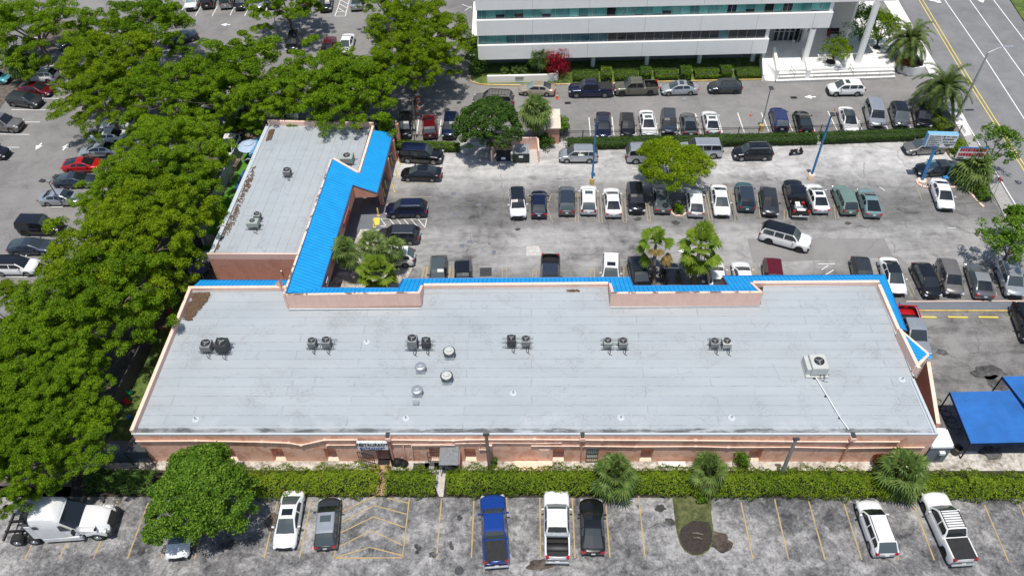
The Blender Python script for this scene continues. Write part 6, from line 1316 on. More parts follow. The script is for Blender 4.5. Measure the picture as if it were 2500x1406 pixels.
for (px, pz, L_, lab) in ((Z6(470, 255), 2.6, 3.4, 'light blue awning on the west side of the wing, nearest the parasol'), (Z6(365, 510), 2.5, 3.2, 'dark blue awning on the west side of the wing, nearest the shade')):
    c = G(*px, pz); o = thing('awning', lab, 'awning', (c.x, c.y, pz), -a_w); b = MB(); b.face([(-.75, -L_/2, -.35), (.45, -L_/2, .25), (.45, L_/2, .25), (-.75, L_/2, -.35)]); b.face([(-.75, -L_/2, -.35), (-.75, L_/2, -.35), (-.75, L_/2, -.6), (-.75, -L_/2, -.6)]); b.face([(-.75, L_/2, -.35), (.45, L_/2, .25), (.45, L_/2, -.6), (-.75, L_/2, -.6)]); b.face([(-.75, -L_/2, -.6), (.45, -L_/2, -.6), (.45, -L_/2, .25), (-.75, -L_/2, -.35)]); b.build('fabric', simple('awn' + str(int(px[0])), (.12, .32, .52) if pz > 2.55 else (.02, .10, .30), .7, var=.1), o)
c = G(*Z6(310, 435), 0); o = thing('storage_chest', 'grey brown storage chest on the green turf', 'chest', (c.x, c.y, 0), 1.4); b = MB(); b.box((0, 0, .35), (1.5, .7, .65), 0, bev=.04); b.build('box', M['dirt'], o); b = MB(); b.box((0, 0, .71), (1.56, .76, .08), 0, bev=.03); b.build('lid', M['wood'], o)
def toychair(px, col, lab):
    c = G(*px, .2); o = thing('toy_chair', lab, 'chair', (c.x, c.y, 0), random.random() * 6, 'small plastic chairs in the side yard'); mt = simple('toy' + lab[:5].strip(), col, .5, var=.05); b = MB(); b.box((0, 0, .28), (.4, .4, .04), 0, bev=.01); b.build('seat', mt, o); b = MB(); b.box((0, .18, .48), (.4, .04, .36), 0, bev=.01); b.build('backrest', mt, o)
    for sx in (-.16, .16):
        for sy in (-.16, .16): b = MB(); b.box((sx, sy, .14), (.04, .04, .28), 0); b.build('leg', mt, o)
ZY = lambda x, y: (230 + x / 3.055, 680 + y / 3.055)
toychair(ZY(270, 850), (.02, .30, .10), 'green plastic child chair beside the black fence'); toychair(ZY(248, 925), (.5, .02, .03), 'red plastic child chair beside the black fence'); toychair(ZY(262, 1035), (.03, .2, .5), 'blue plastic child chair near the pink corner'); toychair(ZY(560, 250), (.35, .08, .04), 'rusty orange plastic chair in the narrow yard'); toychair(ZY(510, 370), (.36, .18, .10), 'brown plastic chair in the narrow yard, closest to the camera of the brown ones')
c = G(*ZY(130, 1275), .8); o = thing('round_table', 'round pale grey table in the corner of the side yard', 'table', (c.x, c.y, 0)); b = MB(); b.lathe((0, 0, 0), [(0, .76), (.62, .76), (.64, .73), (.62, .70), (0, .70)], 24); b.build('tabletop', M['whitevinyl'], o); b = MB(); b.lathe((0, 0, 0), [(.3, 0), (.05, .05), (.05, .7)], 12); b.build('pedestal', M['iron'], o)
p = [G(*ZY(*t), 2.2) for t in ((285, 1180), (355, 1185), (385, 1290), (222, 1290))]; p = [ (255+0,0)] if False else p
o = thing('lean_to_roof', 'dark lean-to roof against the pink corner by the side yard', 'roof', (p[0].x, p[0].y, 0)); o0 = Vector((p[0].x, p[0].y, 0)); b = MB(); b.face([v - o0 for v in p][::-1]); b.face([v - o0 - Vector((0, 0, .1)) for v in p])
for i in range(4): j = (i + 1) % 4; b.face([p[i] - o0, p[j] - o0, p[j] - o0 - Vector((0, 0, .1)), p[i] - o0 - Vector((0, 0, .1))])
b.build('roof_sheet', M['screen'], o)
for v in p[2:]: b = MB(); b.tube([(v.x - o0.x, v.y - o0.y, 0), (v.x - o0.x, v.y - o0.y, 2.15)], .05, 6); b.build('post', M['iron'], o)
# ------------------------------------------------------------------ clutter by the back doors
QQ = lambda x, y: (840 + x / 6.944, 1040 + y / 6.944)
def bag(px, r, lab):
    c = G(*px, .2); o = thing('rubbish_bag', lab, 'rubbish bag', (c.x, c.y, 0), 0, 'black rubbish bags by the back door'); b = MB(); rr = random.Random(px[0]); b.lathe((0, 0, 0), [(0, .0), (r * .9, .02), (r * 1.05, r * .5), (r * .8, r * .95), (r * .25, r * 1.25), (r * .12, r * 1.4), (0, r * 1.3)], 14); b.v = [(x * (1 + .12 * rr.random()), y * (1 + .12 * rr.random()), z) for x, y, z in b.v]; b.build('bag', M['black'], o, smooth=60)
bag(QQ(900, 600), .45, 'large black rubbish bag left of the meters'); bag(QQ(1010, 630), .35, 'smaller black rubbish bag beside the hedge')
c = G(*QQ(1090, 560), 0); o = thing('gas_meter', 'cluster of grey gas meters and valves against the pink wall', 'meter', (c.x, c.y, 0), -a_m); b = MB()
for x in (-.45, .25): b.box((x, 0, .55), (.42, .3, .5), 0, bev=.05); b.lathe((x, -.16, .5), [(.1, 0), (.1, .1), (0, .12)], 10)
b.build('meter_body', M['metal_grey'], o); b = MB(); b.tube([(-.8, .1, .1), (-.8, .1, .8), (.7, .1, .8), (.7, .1, .0)], .035, 8); b.tube([(-.45, .1, .8), (-.45, .1, 1.2)], .03, 6); b.build('pipework', M['metal_grey'], o, smooth=60)
c = G(*QQ(680, 615), 0); disc('door_mat', QQ(680, 615), 0, M['black'], 'black door mat on the terracotta step', 'mat', .10, sq=(1.0, .55)); disc('drain_cover', QQ(1305, 700), 0, M['metal_dark'], 'dark square metal cover between the hedges', 'cover', .03, sq=(1.3, .8)); disc('rubber_mat', QQ(1490, 660), 0, M['metal_grey'], 'grey rubber mat before the barred door', 'mat', .03, sq=(1.2, .8)); disc('rubber_mat', QQ(1620, 680), 0, M['metal_dark'], 'dark rubber mat in front of the bicycle wheels', 'mat', .03, sq=(.9, .7))
c = G(*QQ(1710, 640), 0); o = thing('hand_cart', 'small dark cart with two pale wheels under the corrugated awning', 'cart', (c.x, c.y, 0), -.3); b = MB(); b.box((.5, 0, .35), (.9, .5, .1), 0, bev=.02); b.tube([(.9, .2, .35), (1.0, .2, .9), (1.0, -.2, .9), (.9, -.2, .35)], .02, 6); b.build('frame', M['black'], o)
for x, y in ((-.1, -.1), (.2, -.3)):
    b = MB(); P_ = [(x, y + math.cos(t) * .20 * .5, .22 + math.sin(t) * .2) for t in np.linspace(0, 6.283, 17)]; P_ = [(x + math.cos(t) * .2, y, .22 + math.sin(t) * .2) for t in np.linspace(0, 6.283, 17)]; b.tube(P_, .03, 6, cap=False); b.build('wheel', M['white'], o, smooth=60)
c = G(*QQ(2385, 470), 0)
o = thing('fallen_board', 'dark board lying on top of the hedge by the utility pole', 'board', (*G(1150, 1163, 1.3).xy, 1.45), .3); b = MB(); b.box((0, 0, 0), (.55, .75, .04), 0); b.build('board', M['mulch'], o)
b = MB(); rr = random.Random(5); o = thing('log', 'dark weathered log lying on the mulched end of the grass island', 'log', (*G(1702, 1306, 0).xy, .17), -.2); b.tube([(-.4, 0, .05), (0, .04, .10), (.42, 0, .05)], [.06, .09, .05], 8); b.tube([(-.3, -.35, .03), (.1, -.3, .08), (.35, -.38, .03)], [.05, .07, .04], 8); b.build('wood', M['bark'], o, smooth=60)
# ------------------------------------------------------------------ trees
BIG = []
for i in range(5):
    pts, rs = crown_points(7, 3.7, 520, 20 + i, .38, .62, hole=.02, under=.50, irr=.10, puff=1.35)
    BIG.append((pts, rs))
TM = {}
def big_tree(px, R, h, var, lab, mat='leaf_big', group='broad canopy shade trees around the car parks', z=None, ratio=1.0, rz=None, flat=1.0):
    zc = z if z is not None else h - 1.2; c = G(*px, zc); o = thing('shade_tree', lab, 'tree', (c.x, c.y, 0), (var * 1.3 + px[0] * .01) if rz is None else rz, group)
    s = R / 7.0; key = (var, mat)
    if key not in TM: TM[key] = leaf_mesh('crown', BIG[var][0], BIG[var][1], 150, .090, M[mat], 50 + var, flat=.55, up=.35, asp=.5, jit=.5)
    cr = link('crown', TM[key], o, (0, 0, h - 3.9 * s)); cr.scale = (s, s * ratio, s * flat)
    k2 = ('t', var)
    if k2 not in TM: TM[k2] = limbs('trunk', 8.0, 7.0, 30 + var, M['bark'], .26)
    t = link('trunk', TM[k2], o); t.scale = (s, s * ratio, (h - .6) / 8.0); return o
T_ = [((60, 30), 8.0, 9, 0, 'shade tree at the top left corner of the view', 'leaf_big'),
 ((330, 35), 7.6, 9.5, 1, 'wide green shade tree at the top, left of the parked row', 'leaf_big'), ((262, 120), 7.0, 9.5, 2, 'yellow green shade tree behind the white and red cars at left', 'leaf_yellow'),
 ((240, 212), 6.0, 8.5, 3, 'yellow green shade tree nearest the dark red coupe at left', 'leaf_yellow'), ((395, 205), 7.2, 9, 4, 'shade tree left of the middle of the northern clump', 'leaf_big'),
 ((565, 148), 8.2, 9.5, 0, 'tallest shade tree in the middle of the northern clump', 'leaf_big'), ((535, 208), 6.2, 8.5, 2, 'shade tree just north of the wing roof corner', 'leaf_big'),
 ((780, 165), 7.8, 9.5, 1, 'shade tree above the white sedan at the top', 'leaf_big'), ((845, 198), 7.0, 9, 3, 'shade tree hanging over the north end of the wing', 'leaf_big'), ((1015, 48), 7.4, 9.5, 4, 'shade tree beside the office building, farther one', 'leaf_yellow'),
 ((1000, 112), 6.2, 9, 2, 'yellow green shade tree over the kerbed island beside the office lane', 'leaf_yellow'), ((690, -22), 6.0, 8, 3, 'shade tree cut by the top edge over the dark parked cars', 'leaf_big'), ((935, -30), 4.6, 8, 1, 'shade tree cut by the top edge beside the pale sedan', 'leaf_big'),
 ((398, 345), 6.8, 9, 1, 'shade tree hiding the white cars west of the wing', 'leaf_big'), ((372, 425), 6.7, 9, 0, 'shade tree beside the pale vinyl fence', 'leaf_big'), ((290, 440), 5.0, 8.5, 4, 'shade tree over the red car on the left lot', 'leaf_big'),
 ((345, 505), 6.8, 9.5, 3, 'light green shade tree above the black off-roader', 'leaf_yellow'), ((275, 590), 7.6, 9.5, 2, 'broad shade tree west of the wing corner', 'leaf_yellow'), ((222, 690), 6.9, 9.5, 4, 'broad shade tree west of the back corner of the main roof', 'leaf_big'), ((140, 765), 5.6, 8.5, 0, 'shade tree right of the white SUV at the left edge', 'leaf_big'),
 ((12, 735), 3.0, 7.5, 1, 'small light green tree at the left edge', 'leaf_yellow'), ((55, 860), 6.4, 9, 4, 'shade tree at the left edge, level with the roof condensers', 'leaf_big'), ((105, 945), 5.0, 9, 1, 'shade tree west of the front left corner of the roof', 'leaf_big'),
 ((115, 1045), 5.2, 8.5, 3, 'shade tree beside the round table in the side yard', 'leaf_big'), ((20, 980), 5.2, 8.5, 2, 'shade tree at the left edge above the truck', 'leaf_big'), ((40, 1118), 4.0, 8, 0, 'shade tree overhanging the white semi truck', 'leaf_big')]
for px, R, h, v, lab, mt in T_:
    if R: big_tree(px, R, h, v, lab, mt)
def round_tree(name, lab, px, R, h, mat, nt, ln, size, seed, zc, hole=.05, base=None, r0=.35, r1=.62, top=None, irr=.12, lobes=5):
    c = G(*px, zc); o = thing(name, lab, 'tree', (c.x, c.y, 0)); pts, rs = crown_dense(R, top or R * .8, nt, seed, r0, r1, hole, irr)
    link('crown', leaf_mesh('crown', pts, rs, ln, size, M[mat], seed, .75, .2, .7, .6), o, (0, 0, zc - .3)); t = link('trunk', limbs('trunk', zc + 1.2, R, seed, M['bark'], .14, 6), o); return o
round_tree('shade_tree', 'light green tree in the middle of the main car park', (1642, 402), 4.1, 5.6, 'leaf_yellow', 260, 120, .085, 71, 4.0, .16, irr=.16, top=1.6)
round_tree('round_leafed_tree', 'dense round dark green tree in front of the left end of the pink wall', (494, 1214), 3.95, 6.5, 'leaf_round', 420, 130, .085, 61, 3.7, .06, top=3.2, irr=.15)
round_tree('broadleaf_tree', 'rounded dark green tree beside the dumpster yard', (1195, 312), 3.9, 6, 'leaf_dark', 260, 110, .095, 62, 3.8, .05)
round_tree('broadleaf_tree', 'small sparse tree beside the road at the right edge', (2432, 362), 3.0, 6, 'leaf_round', 62, 55, .10, 63, 3.6, .22, irr=.3)
round_tree('broadleaf_tree', 'sparse leafy tree at the right edge beside the white dappled SUV', (2478, 590), 3.0, 6, 'leaf_round', 90, 70, .10, 64, 3.6, .12, irr=.3)
round_tree('broadleaf_tree', 'small tree at the right edge, lower branches above the sidewalk', (2505, 540), 2.0, 5, 'leaf_round', 60, 60, .12, 65, 3.2, .2)
round_tree('broadleaf_tree', 'small feathery yellow green tree on the office steps terrace', (2043, 118), 2.2, 4.2, 'leaf_yellow', 70, 60, .075, 66, 3.0, .15, r0=.3, r1=.5, top=1.0)
round_tree('broadleaf_tree', 'airy tree on the white plaza beside the tall office column', (2110, 62), 3.1, 6, 'leaf_round', 85, 65, .09, 67, 3.4, .25, irr=.3, r0=.35, r1=.7); round_tree('broadleaf_tree', 'airy yellow green tree on the plaza nearest the road', (2155, 70), 2.9, 6, 'leaf_yellow', 75, 65, .09, 68, 3.6, .25, irr=.3, r0=.35, r1=.7)
for px, r in (((2028, 152), .62), ((2140, 118), .5), ((2075, 118), .45)): c = G(*px, 1.1); o = thing('tree_pit', ['round dark tree pit beneath the feathery tree', 'dark tree pit under the airy plaza tree', 'dark pot in the shade by the tall column'][[.62, .5, .45].index(r)], 'planter', (c.x, c.y, 1.1)); b = MB(); b.lathe((0, 0, 0), [(r, 0), (r, .1), (r * .9, .12), (r * .85, .06), (0, .06)], 18); b.build('soil', M['black'], o)
bush('shrub', 'dark bushy shrub with reddish stems at the west end of the office', (1165, 150), 2.0, 3.0, 'leaf_dark', 11, 34, 90, .11); bush('shrub', 'tall bright green shrub behind the dark one against the office', (1152, 110), 1.4, 3.6, 'leaf_round', 12, 26, 80, .11)
bush('bougainvillea', 'magenta flowering bougainvillea against the white office', (1356, 152), 2.7, 3.9, 'leaf_red', 13, 46, 90, .09, z=2.0); bush('shrub', 'green climbing shrub rising above the magenta flowers', (1362, 130), 1.2, 3.6, 'leaf_round', 14, 14, 70, .09, z=2.8)
bush('shrub', 'leafy green bush beside the cream hut and dumpster yard', (1366, 305), 1.5, 2.4, 'leaf_round', 15, 24, 80, .11); bush('shrub', 'dark bush under the rounded tree behind the dumpsters', (1330, 345), 1.3, 1.6, 'leaf_dark', 16, 20, 70, .11)
bush('shrub', 'small yellow green shrub in the tree island between parked cars', (1657, 507), .85, 1.2, 'leaf_box', 17, 16, 80, .07); bush('shrub', 'small leafy shrub poking up behind the hedge by the left pole of the right palm', (1812, 1120), .9, 1.9, 'leaf_round', 18, 18, 70, .08); bush('shrub', 'light green shrub in front of the hedge at the grass island', (1712, 1206), .8, 1.1, 'leaf_round', 19, 14, 70, .08)
bush('shrub', 'dark reddish shrub between the hedge and the right palm', (2150, 1118), .8, 1.5, 'leaf_crot', 20, 14, 60, .08); bush('shrub', 'small dark shrub at the foot of the brown utility pole', (1206, 1128), .5, .9, 'leaf_dark', 21, 10, 60, .07)
bush('shrub', 'yellow green shrub at the end of the iron fence by the road', (2335, 355), 1.5, 1.4, 'leaf_hedge', 22, 22, 80, .09); bush('shrub', 'dark plants under the date palm by the road', (2275, 268), 1.3, 1.6, 'leaf_dark', 23, 18, 70, .09)
for px, s in (((1232, 170), 1), ((1258, 168), 2), ((1278, 166), 3)): fanpalm('fan_palm', ['small palm plant behind the garden wall, left', 'small palm plant behind the garden wall, middle', 'small palm plant behind the garden wall, right'][s - 1], px, .9, .75, 12, s, 'frond', group='small palms behind the garden wall', nseg=9, tr=.05)
# ------------------------------------------------------------------ hedges
def H(name, lab, pts, w_, h, **k): return hedge(name, lab, [G(*p, k.pop('z', h * .7) if False else h * .6) for p in pts], w_, h, **k)
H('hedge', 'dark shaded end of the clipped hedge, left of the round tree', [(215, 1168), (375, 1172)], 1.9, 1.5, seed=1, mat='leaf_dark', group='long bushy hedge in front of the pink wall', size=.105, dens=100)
H('hedge', 'bushy hedge section between the round tree and the terracotta path', [(600, 1178), (780, 1168), (922, 1166)], 2.4, 1.7, seed=2, group='long bushy hedge in front of the pink wall', size=.09, dens=165, irr=.24)
H('hedge', 'short bushy hedge section between the two paths', [(942, 1168), (1060, 1172)], 2.3, 1.6, seed=3, group='long bushy hedge in front of the pink wall', size=.09, dens=165, irr=.24)
H('hedge', 'bushy hedge section from the second path to the left fan palm', [(1094, 1170), (1300, 1168), (1480, 1168)], 2.2, 1.6, seed=4, group='long bushy hedge in front of the pink wall', size=.09, dens=165, irr=.24)
H('hedge', 'bushy hedge section between the left and middle fan palms', [(1480, 1168), (1700, 1170)], 2.2, 1.6, seed=5, group='long bushy hedge in front of the pink wall', size=.09, dens=165, irr=.24)
H('hedge', 'bushy hedge section between the middle and right fan palms', [(1700, 1172), (1930, 1172), (2190, 1177)], 2.3, 1.6, seed=6, group='long bushy hedge in front of the pink wall', size=.09, dens=165, irr=.24)
H('hedge', 'bushy hedge section right of the right fan palm', [(2190, 1178), (2360, 1180), (2620, 1186)], 2.2, 1.5, seed=7, group='long bushy hedge in front of the pink wall', size=.09, dens=165, irr=.24)
H('hedge', 'long clipped dark hedge between the two northern car parks', [(1378, 349), (1700, 342), (2000, 335), (2285, 324)], 1.5, 1.15, seed=8, mat='leaf_dark', size=.11, dens=60, irr=.06, box=True)
H('hedge', 'short clipped hedge beside the big black SUV', [(962, 352), (1125, 358)], 1.2, 1.0, seed=9, mat='leaf_box', size=.10, dens=60, irr=.06, box=True)
H('hedge', 'clipped light green hedge beside the date palm and the road', [(2278, 282), (2318, 318)], 1.7, 1.2, seed=10, mat='leaf_hedge', size=.10, dens=70, irr=.06, box=True)
H('hedge', 'yellowing hedge running down to the pylon sign', [(2322, 352), (2352, 385)], 1.4, 1.0, seed=12, mat='leaf_hedge', size=.10, dens=60)
H('hedge', 'rounded hedge in the kerbed bed beside the road', [(2385, 445), (2412, 485)], 1.7, 1.1, seed=13, mat='leaf_box', size=.10, dens=70)
for i, (xa, xb) in enumerate(((1396, 1462), (1499, 1558), (1597, 1656), (1694, 1755), (1795, 1858))):
    H('hedge', 'low clipped green hedge by the office, %s' % ['between the magenta bush and the brown block', 'between the brown block and the second block', 'between the second and third blocks', 'between the third and fourth blocks', 'from the last block to the ramp'][i], [(xa, 183 - i * 1.5), (xb, 182 - i * 1.5)], 2.0, .95, seed=30 + i, mat='leaf_box', size=.09, dens=70, irr=.04, group='low hedges along the office', box=True)
for i, x in enumerate((1481, 1577, 1675, 1774)):
    p = G(x - 14, 170 - i * 1.5, 1.5); q = G(x + 14, 170 - i * 1.5, 1.5)
    hedge('hedge_block', 'tall clipped square hedge block by the office, %s' % ['browning one nearest the magenta bush', 'between the two parked pickups', 'above the silver sedan', 'above the dark hatchback'][i], [p, q], 1.9, 1.65, seed=40 + i, mat='leaf_box' if i else 'leaf_hedge', size=.09, dens=75, irr=.04, group='square hedge blocks along the office', box=True)
# ------------------------------------------------------------------ palms
fanpalm('fan_palm', 'fan palm in the hedge, leftmost of three before the pink wall', (1503, 1152), 2.6, 2.1, 30, 1, 'frond', group='fan palms in the front hedge', pf=.55, dead=.12, low=-.9, nseg=17, droop=.65, tr=.2)
fanpalm('fan_palm', 'fan palm in the hedge, middle one before the pink wall', (1732, 1142), 2.7, 1.85, 28, 2, 'frond', group='fan palms in the front hedge', pf=.55, dead=.12, low=-.9, nseg=17, droop=.65, tr=.2)
fanpalm('fan_palm', 'largest fan palm with browning lower fronds, rightmost in the hedge', (2208, 1145), 2.8, 2.3, 34, 3, 'frond', group='fan palms in the front hedge', pf=.55, low=-.95, nseg=17, dead=.25, droop=.65, tr=.22)
fanpalm('fan_palm', 'slim leaning fan palm nearest the wing eave', (842, 603), 4.6, 1.75, 24, 4, 'frond', base=(883, 668), group='fan palms by the corner of the arcade', low=-1.1, nseg=15, tr=.13, droop=.7)
fanpalm('fan_palm', 'fan palm in the middle of the corner cluster', (903, 590), 4.4, 1.8, 24, 5, 'frond', base=(900, 655), group='fan palms by the corner of the arcade', low=-1.1, nseg=15, tr=.13, droop=.7)
fanpalm('fan_palm', 'fan palm overhanging the white SUV in the corner cluster', (958, 598), 3.8, 1.6, 20, 6, 'frond', base=(950, 655), group='fan palms by the corner of the arcade', low=-1.1, nseg=15, tr=.13, droop=.7)
fanpalm('broad_fan_palm', 'broad leaved bright green palm over the blue eave corner', (921, 660), 3.6, 2.1, 18, 7, 'frond_light', nseg=17, wid=.13, arc=1.5, low=-.7, tr=.2, droop=.3, pf=.52)
fanpalm('broad_fan_palm', 'shorter palm with yellowing fans, left of the pair behind the blue roof', (1602, 592), 4.8, 2.15, 13, 8, 'frond_light', base=(1597, 694), nseg=17, wid=.13, arc=1.5, low=-.9, dead=.2, tr=.16, droop=.35, skirt=0, pf=.55)
fanpalm('broad_fan_palm', 'fuller green palm, right of the pair behind the blue roof', (1712, 592), 5.0, 2.5, 22, 9, 'frond_light', base=(1692, 694), nseg=17, wid=.12, arc=1.5, low=-.95, tr=.2, droop=.35, pf=.55)
fanpalm('fan_palm', 'shaggy palm with a skirt of dead fronds beside the cream hut', (1307, 262), 5.0, 2.2, 60, 10, 'frond', low=-1.2, nseg=15, skirt=40, tr=.25, droop=.7)
fanpalm('fan_palm', 'pale fan palm at the left edge behind the white SUV', (38, 138), 4.0, 2.3, 50, 11, 'frond', low=-1.1, nseg=15, tr=.22, droop=.7)
fanpalm('fan_palm', 'spreading fan palm under the sign by the road', (2386, 402), 2.6, 2.4, 50, 12, 'frond', low=-1.0, nseg=15, tr=.22, droop=.7)
fanpalm('areca_palm', 'dark green palm beside the magenta bush', (1318, 135), 2.9, 1.7, 26, 13, 'leaf_dark', low=-.5, nseg=13, wid=.06, tr=.12)
datepalm('date_palm', 'date palm with orange fruit stalks in the white corner planter', (2222, 98), 3.7, 3.2, base=(2216, 150), bz=.9, fruit=True, seed=3); datepalm('date_palm', 'date palm over the clipped hedge by the lamp pole', (2303, 214), 3.6, 3.5, base=(2285, 276), seed=5, n=48)
# ------------------------------------------------------------------ cars
g1 = 'vehicles parked nose to the front hedge'; g2 = 'vehicles in the middle row of the main car park'; g3 = 'vehicles parked behind the blue eaves'; g4 = 'vehicles parked by the arcade'; g5 = 'vehicles along the northern hedge'; g6 = 'vehicles in the office car park row'; g7 = 'vehicles along the office kerb'; g8 = 'vehicles on the west lot'; g9 = 'vehicles in the far north lot'
V = vehicle
V('sedan', 'white', (694, 1333), (718, 1207), 'white sedan with a sunroof parked nose out below the hedge, beside the grey hatchback', 'car', g1, sun=True)
V('hatch', 'dgrey', (806, 1219), (795, 1340), 'grey crossover with a silver roof and sunroof beside the hatched bay', 'car', g1, roof='silver', sun=True)
V('pickup', 'blue', (1203, 1221), (1212, 1373), 'bright blue pickup with a black bed cover', 'pickup truck', g1, tonneau=True)
wp_ = V('pickup', 'white', (1358, 1205), (1361, 1369), 'white pickup with a silver toolbox and an open bed', 'pickup truck', g1)
V('fastback', 'black', (1443, 1222), (1448, 1350), 'black sedan beside the white pickup, below the hedge', 'car', g1)
V('suv', 'white', (2115, 1228), (2161, 1355), 'white SUV with roof rails parked below the right fan palm', 'suv', g1, rack=True)
V('pickup', 'white', (2277, 1217), (2346, 1365), 'white pickup with black roof bars and a black bed cover', 'pickup truck', g1, tonneau=True, rack='bars', wheels='dark')
V('sedan', 'white', (433, 1352), (455, 1235), 'white car mostly hidden under the round leafed tree', 'car', g1)
b = MB(); b.box((-.98, 0, 1.32), (.52, 1.72, .28), 0, bev=.03); b.build('toolbox', M['galv'], wp_)
V('suv', 'white', (1266, 533), (1262, 464), 'white SUV with a black glass roof at the left end of the middle row', 'suv', g2, roof='glass'); V('hatch', 'navy', (1316, 470), (1316, 528), 'dark blue hatchback second in the middle row', 'car', g2)
V('suv', 'grey', (1383, 459), (1384, 524), 'dark grey SUV beside the white SUV with a sunroof', 'suv', g2, roof='slate'); V('suv', 'white', (1436, 460), (1437, 520), 'white SUV with a sunroof at the foot of the blue lamp post', 'suv', g2, sun=True)
V('sedan', 'white', (1492, 466), (1498, 523), 'white sedan facing north between a white SUV and a black SUV', 'car', g2); V('suv', 'black', (1556, 520), (1548, 452), 'black SUV at the left edge of the car park tree', 'suv', g2)
V('sedan', 'grey', (1612, 463), (1617, 507), 'grey sedan in the shade under the car park tree', 'car', g2); V('hatch', 'white', (1694, 472), (1699, 521), 'white hatchback dappled by the car park tree', 'car', g2)
V('sedan', 'white', (1764, 524), (1753, 460), 'white sedan facing south just right of the car park tree', 'car', g2); V('suv', 'teal', (1814, 454), (1823, 510), 'teal SUV in the middle row', 'suv', g2, roof='slate'); V('hatch', 'dgrey', (1881, 521), (1873, 466), 'small dark grey hatchback between the teal SUV and the black pickup', 'car', g2)
bp = V('pickup', 'black', (1931, 446), (1954, 528), 'black pickup with white crates and tools in its bed', 'pickup truck', g2, wheels='dark')
V('sedan', 'white', (1985, 458), (2004, 512), 'white sedan with a sunroof right of the black pickup', 'car', g2, sun=True); V('suv', 'sage', (2050, 460), (2074, 519), 'sage green SUV in the middle row', 'suv', g2); V('fastback', 'aqua', (2112, 465), (2132, 526), 'pale aqua liftback at the right end of the middle row', 'car', g2)
V('sedan', 'white', (2312, 509), (2288, 444), 'white coupe beside the kerbed bed and blue sign pole', 'car'); mv = V('bigsuv', 'white', (1972, 598), (1862, 568), 'white SUV with a black roof driving through the aisle', 'suv', None, roof='black', wheels='dark', name='driving_suv')
for (x, y, z, d, mt) in ((-1.4, .15, .95, (.9, .5, .35), 'white'), (-1.9, .1, .95, (.5, .9, .25), 'galv'), (-1.1, -.45, .95, (.5, .35, .4), 'ink_red'), (-2.3, -.1, .9, (.4, .9, .2), 'white')):
    c = bp.matrix_basis @ Vector((x, y, z)); o = thing('crate', {'galv': 'flat grey crate in the black pickup bed', 'ink_red': 'red container behind the cab in the black pickup bed'}.get(mt, 'white crate in the black pickup bed, nearest the %s' % ('cab' if x > -2 else 'tailgate')), 'crate', tuple(c), bp.rotation_euler.z); b = MB(); b.box((0, 0, 0), d, 0, bev=.03); b.build('box', M[mt], o)
V('hatch', 'dgrey', (1069, 697), (1072, 636), 'grey black wagon with a glass roof behind the blue eave, leftmost', 'car', g3, roof='glass'); V('hatch', 'black', (1131, 705), (1131, 646), 'black hatchback second from left behind the blue eave', 'car', g3)
dp = V('pickup', 'slate', (1342, 735), (1344, 625), 'dark grey pickup with an open door backed behind the blue eave', 'pickup truck', g3, wheels='dark'); V('suv', 'white', (1490, 700), (1491, 628), 'white SUV with a black sunroof behind the blue eave', 'suv', g3, sun=True)
b = MB(); b.box((.62, 1.42, .85), (.95, .07, .75), 0, rz=.95, bev=.02); b.build('open_door', paint('slate', *PC['slate']), dp)
V('suv', 'black', (1568, 705), (1553, 641), 'black SUV left of the shorter broad fan palm', 'suv', g3, roof='glass'); V('suv', 'black', (1634, 657), (1643, 712), 'black SUV between the two broad fan palms', 'suv', g3); V('sedan', 'white', (1745, 652), (1755, 712), 'white car behind the fuller broad fan palm', 'car', g3)
V('sedan', 'white', (1808, 652), (1822, 712), 'white sedan facing north just above the blue eave', 'car', g3); V('suv', 'maroon', (1892, 712), (1883, 646), 'dark red SUV behind the blue eave', 'suv', g3); V('hatch', 'dgrey', (2112, 700), (2097, 640), 'charcoal hatchback above the blue eave corner', 'car', g3)
V('sedan', 'white', (2193, 716), (2164, 636), 'white sedan with a black glass roof right of the blue eave corner', 'car', g3, roof='glass'); V('hatch', 'black', (2279, 723), (2242, 648), 'black hatchback in the right hand row beside the grey SUV', 'car', g3); V('suv', 'bronze', (2330, 719), (2304, 642), 'bronze grey SUV in the right hand row', 'suv', g3)
V('sedan', 'grey', (2378, 648), (2403, 726), 'blue grey sedan facing north in the right hand row', 'car', g3, roof='silver'); V('suv', 'silver', (2480, 724), (2450, 645), 'white silver SUV dappled with tree shade at the right edge', 'suv', g3); V('suv', 'black', (2520, 830), (2490, 752), 'black SUV cut off by the right edge above the painted walkway', 'suv')
rp = V('pickup', 'silver', (2243, 862), (2209, 765), 'pickup with a red bed and silver cab beside the building', 'pickup truck', None, name='pickup_truck')
b = MB(); b.box((-1.97, 0, 1.02), (1.75, 2.05, .50), 0, bev=.02); b.v = b.v; bb = MB()
for (x, y, dx, dy) in ((-1.97, .97, 1.8, .12), (-1.97, -.97, 1.8, .12), (-2.83, 0, .12, 2.04), (-1.10, 0, .12, 2.04)): bb.box((x, y, .98), (dx, dy, .56), 0, bev=.02)
bb.box((-1.97, 0, .755), (1.7, 1.9, .05), 0); bb.build('bed_shell', paint('red', *PC['red']), rp)
V('bigsuv', 'black', (1080, 384), (977, 378), 'large black SUV nearest the short clipped hedge', 'suv', g4, roof='navy'); V('sedan', 'black', (984, 424), (1074, 426), 'black sedan facing the arcade', 'car', g4); V('suv', 'navy', (943, 514), (1043, 512), 'navy blue SUV facing the hatched ramp bay', 'suv', g4, rack='silver')
V('suv', 'dgrey', (931, 577), (1016, 577), 'dark grey SUV between the navy SUV and the palm cluster', 'suv', g4); V('suv', 'white', (906, 632), (1014, 630), 'white SUV half hidden by the palm cluster', 'suv', g4)
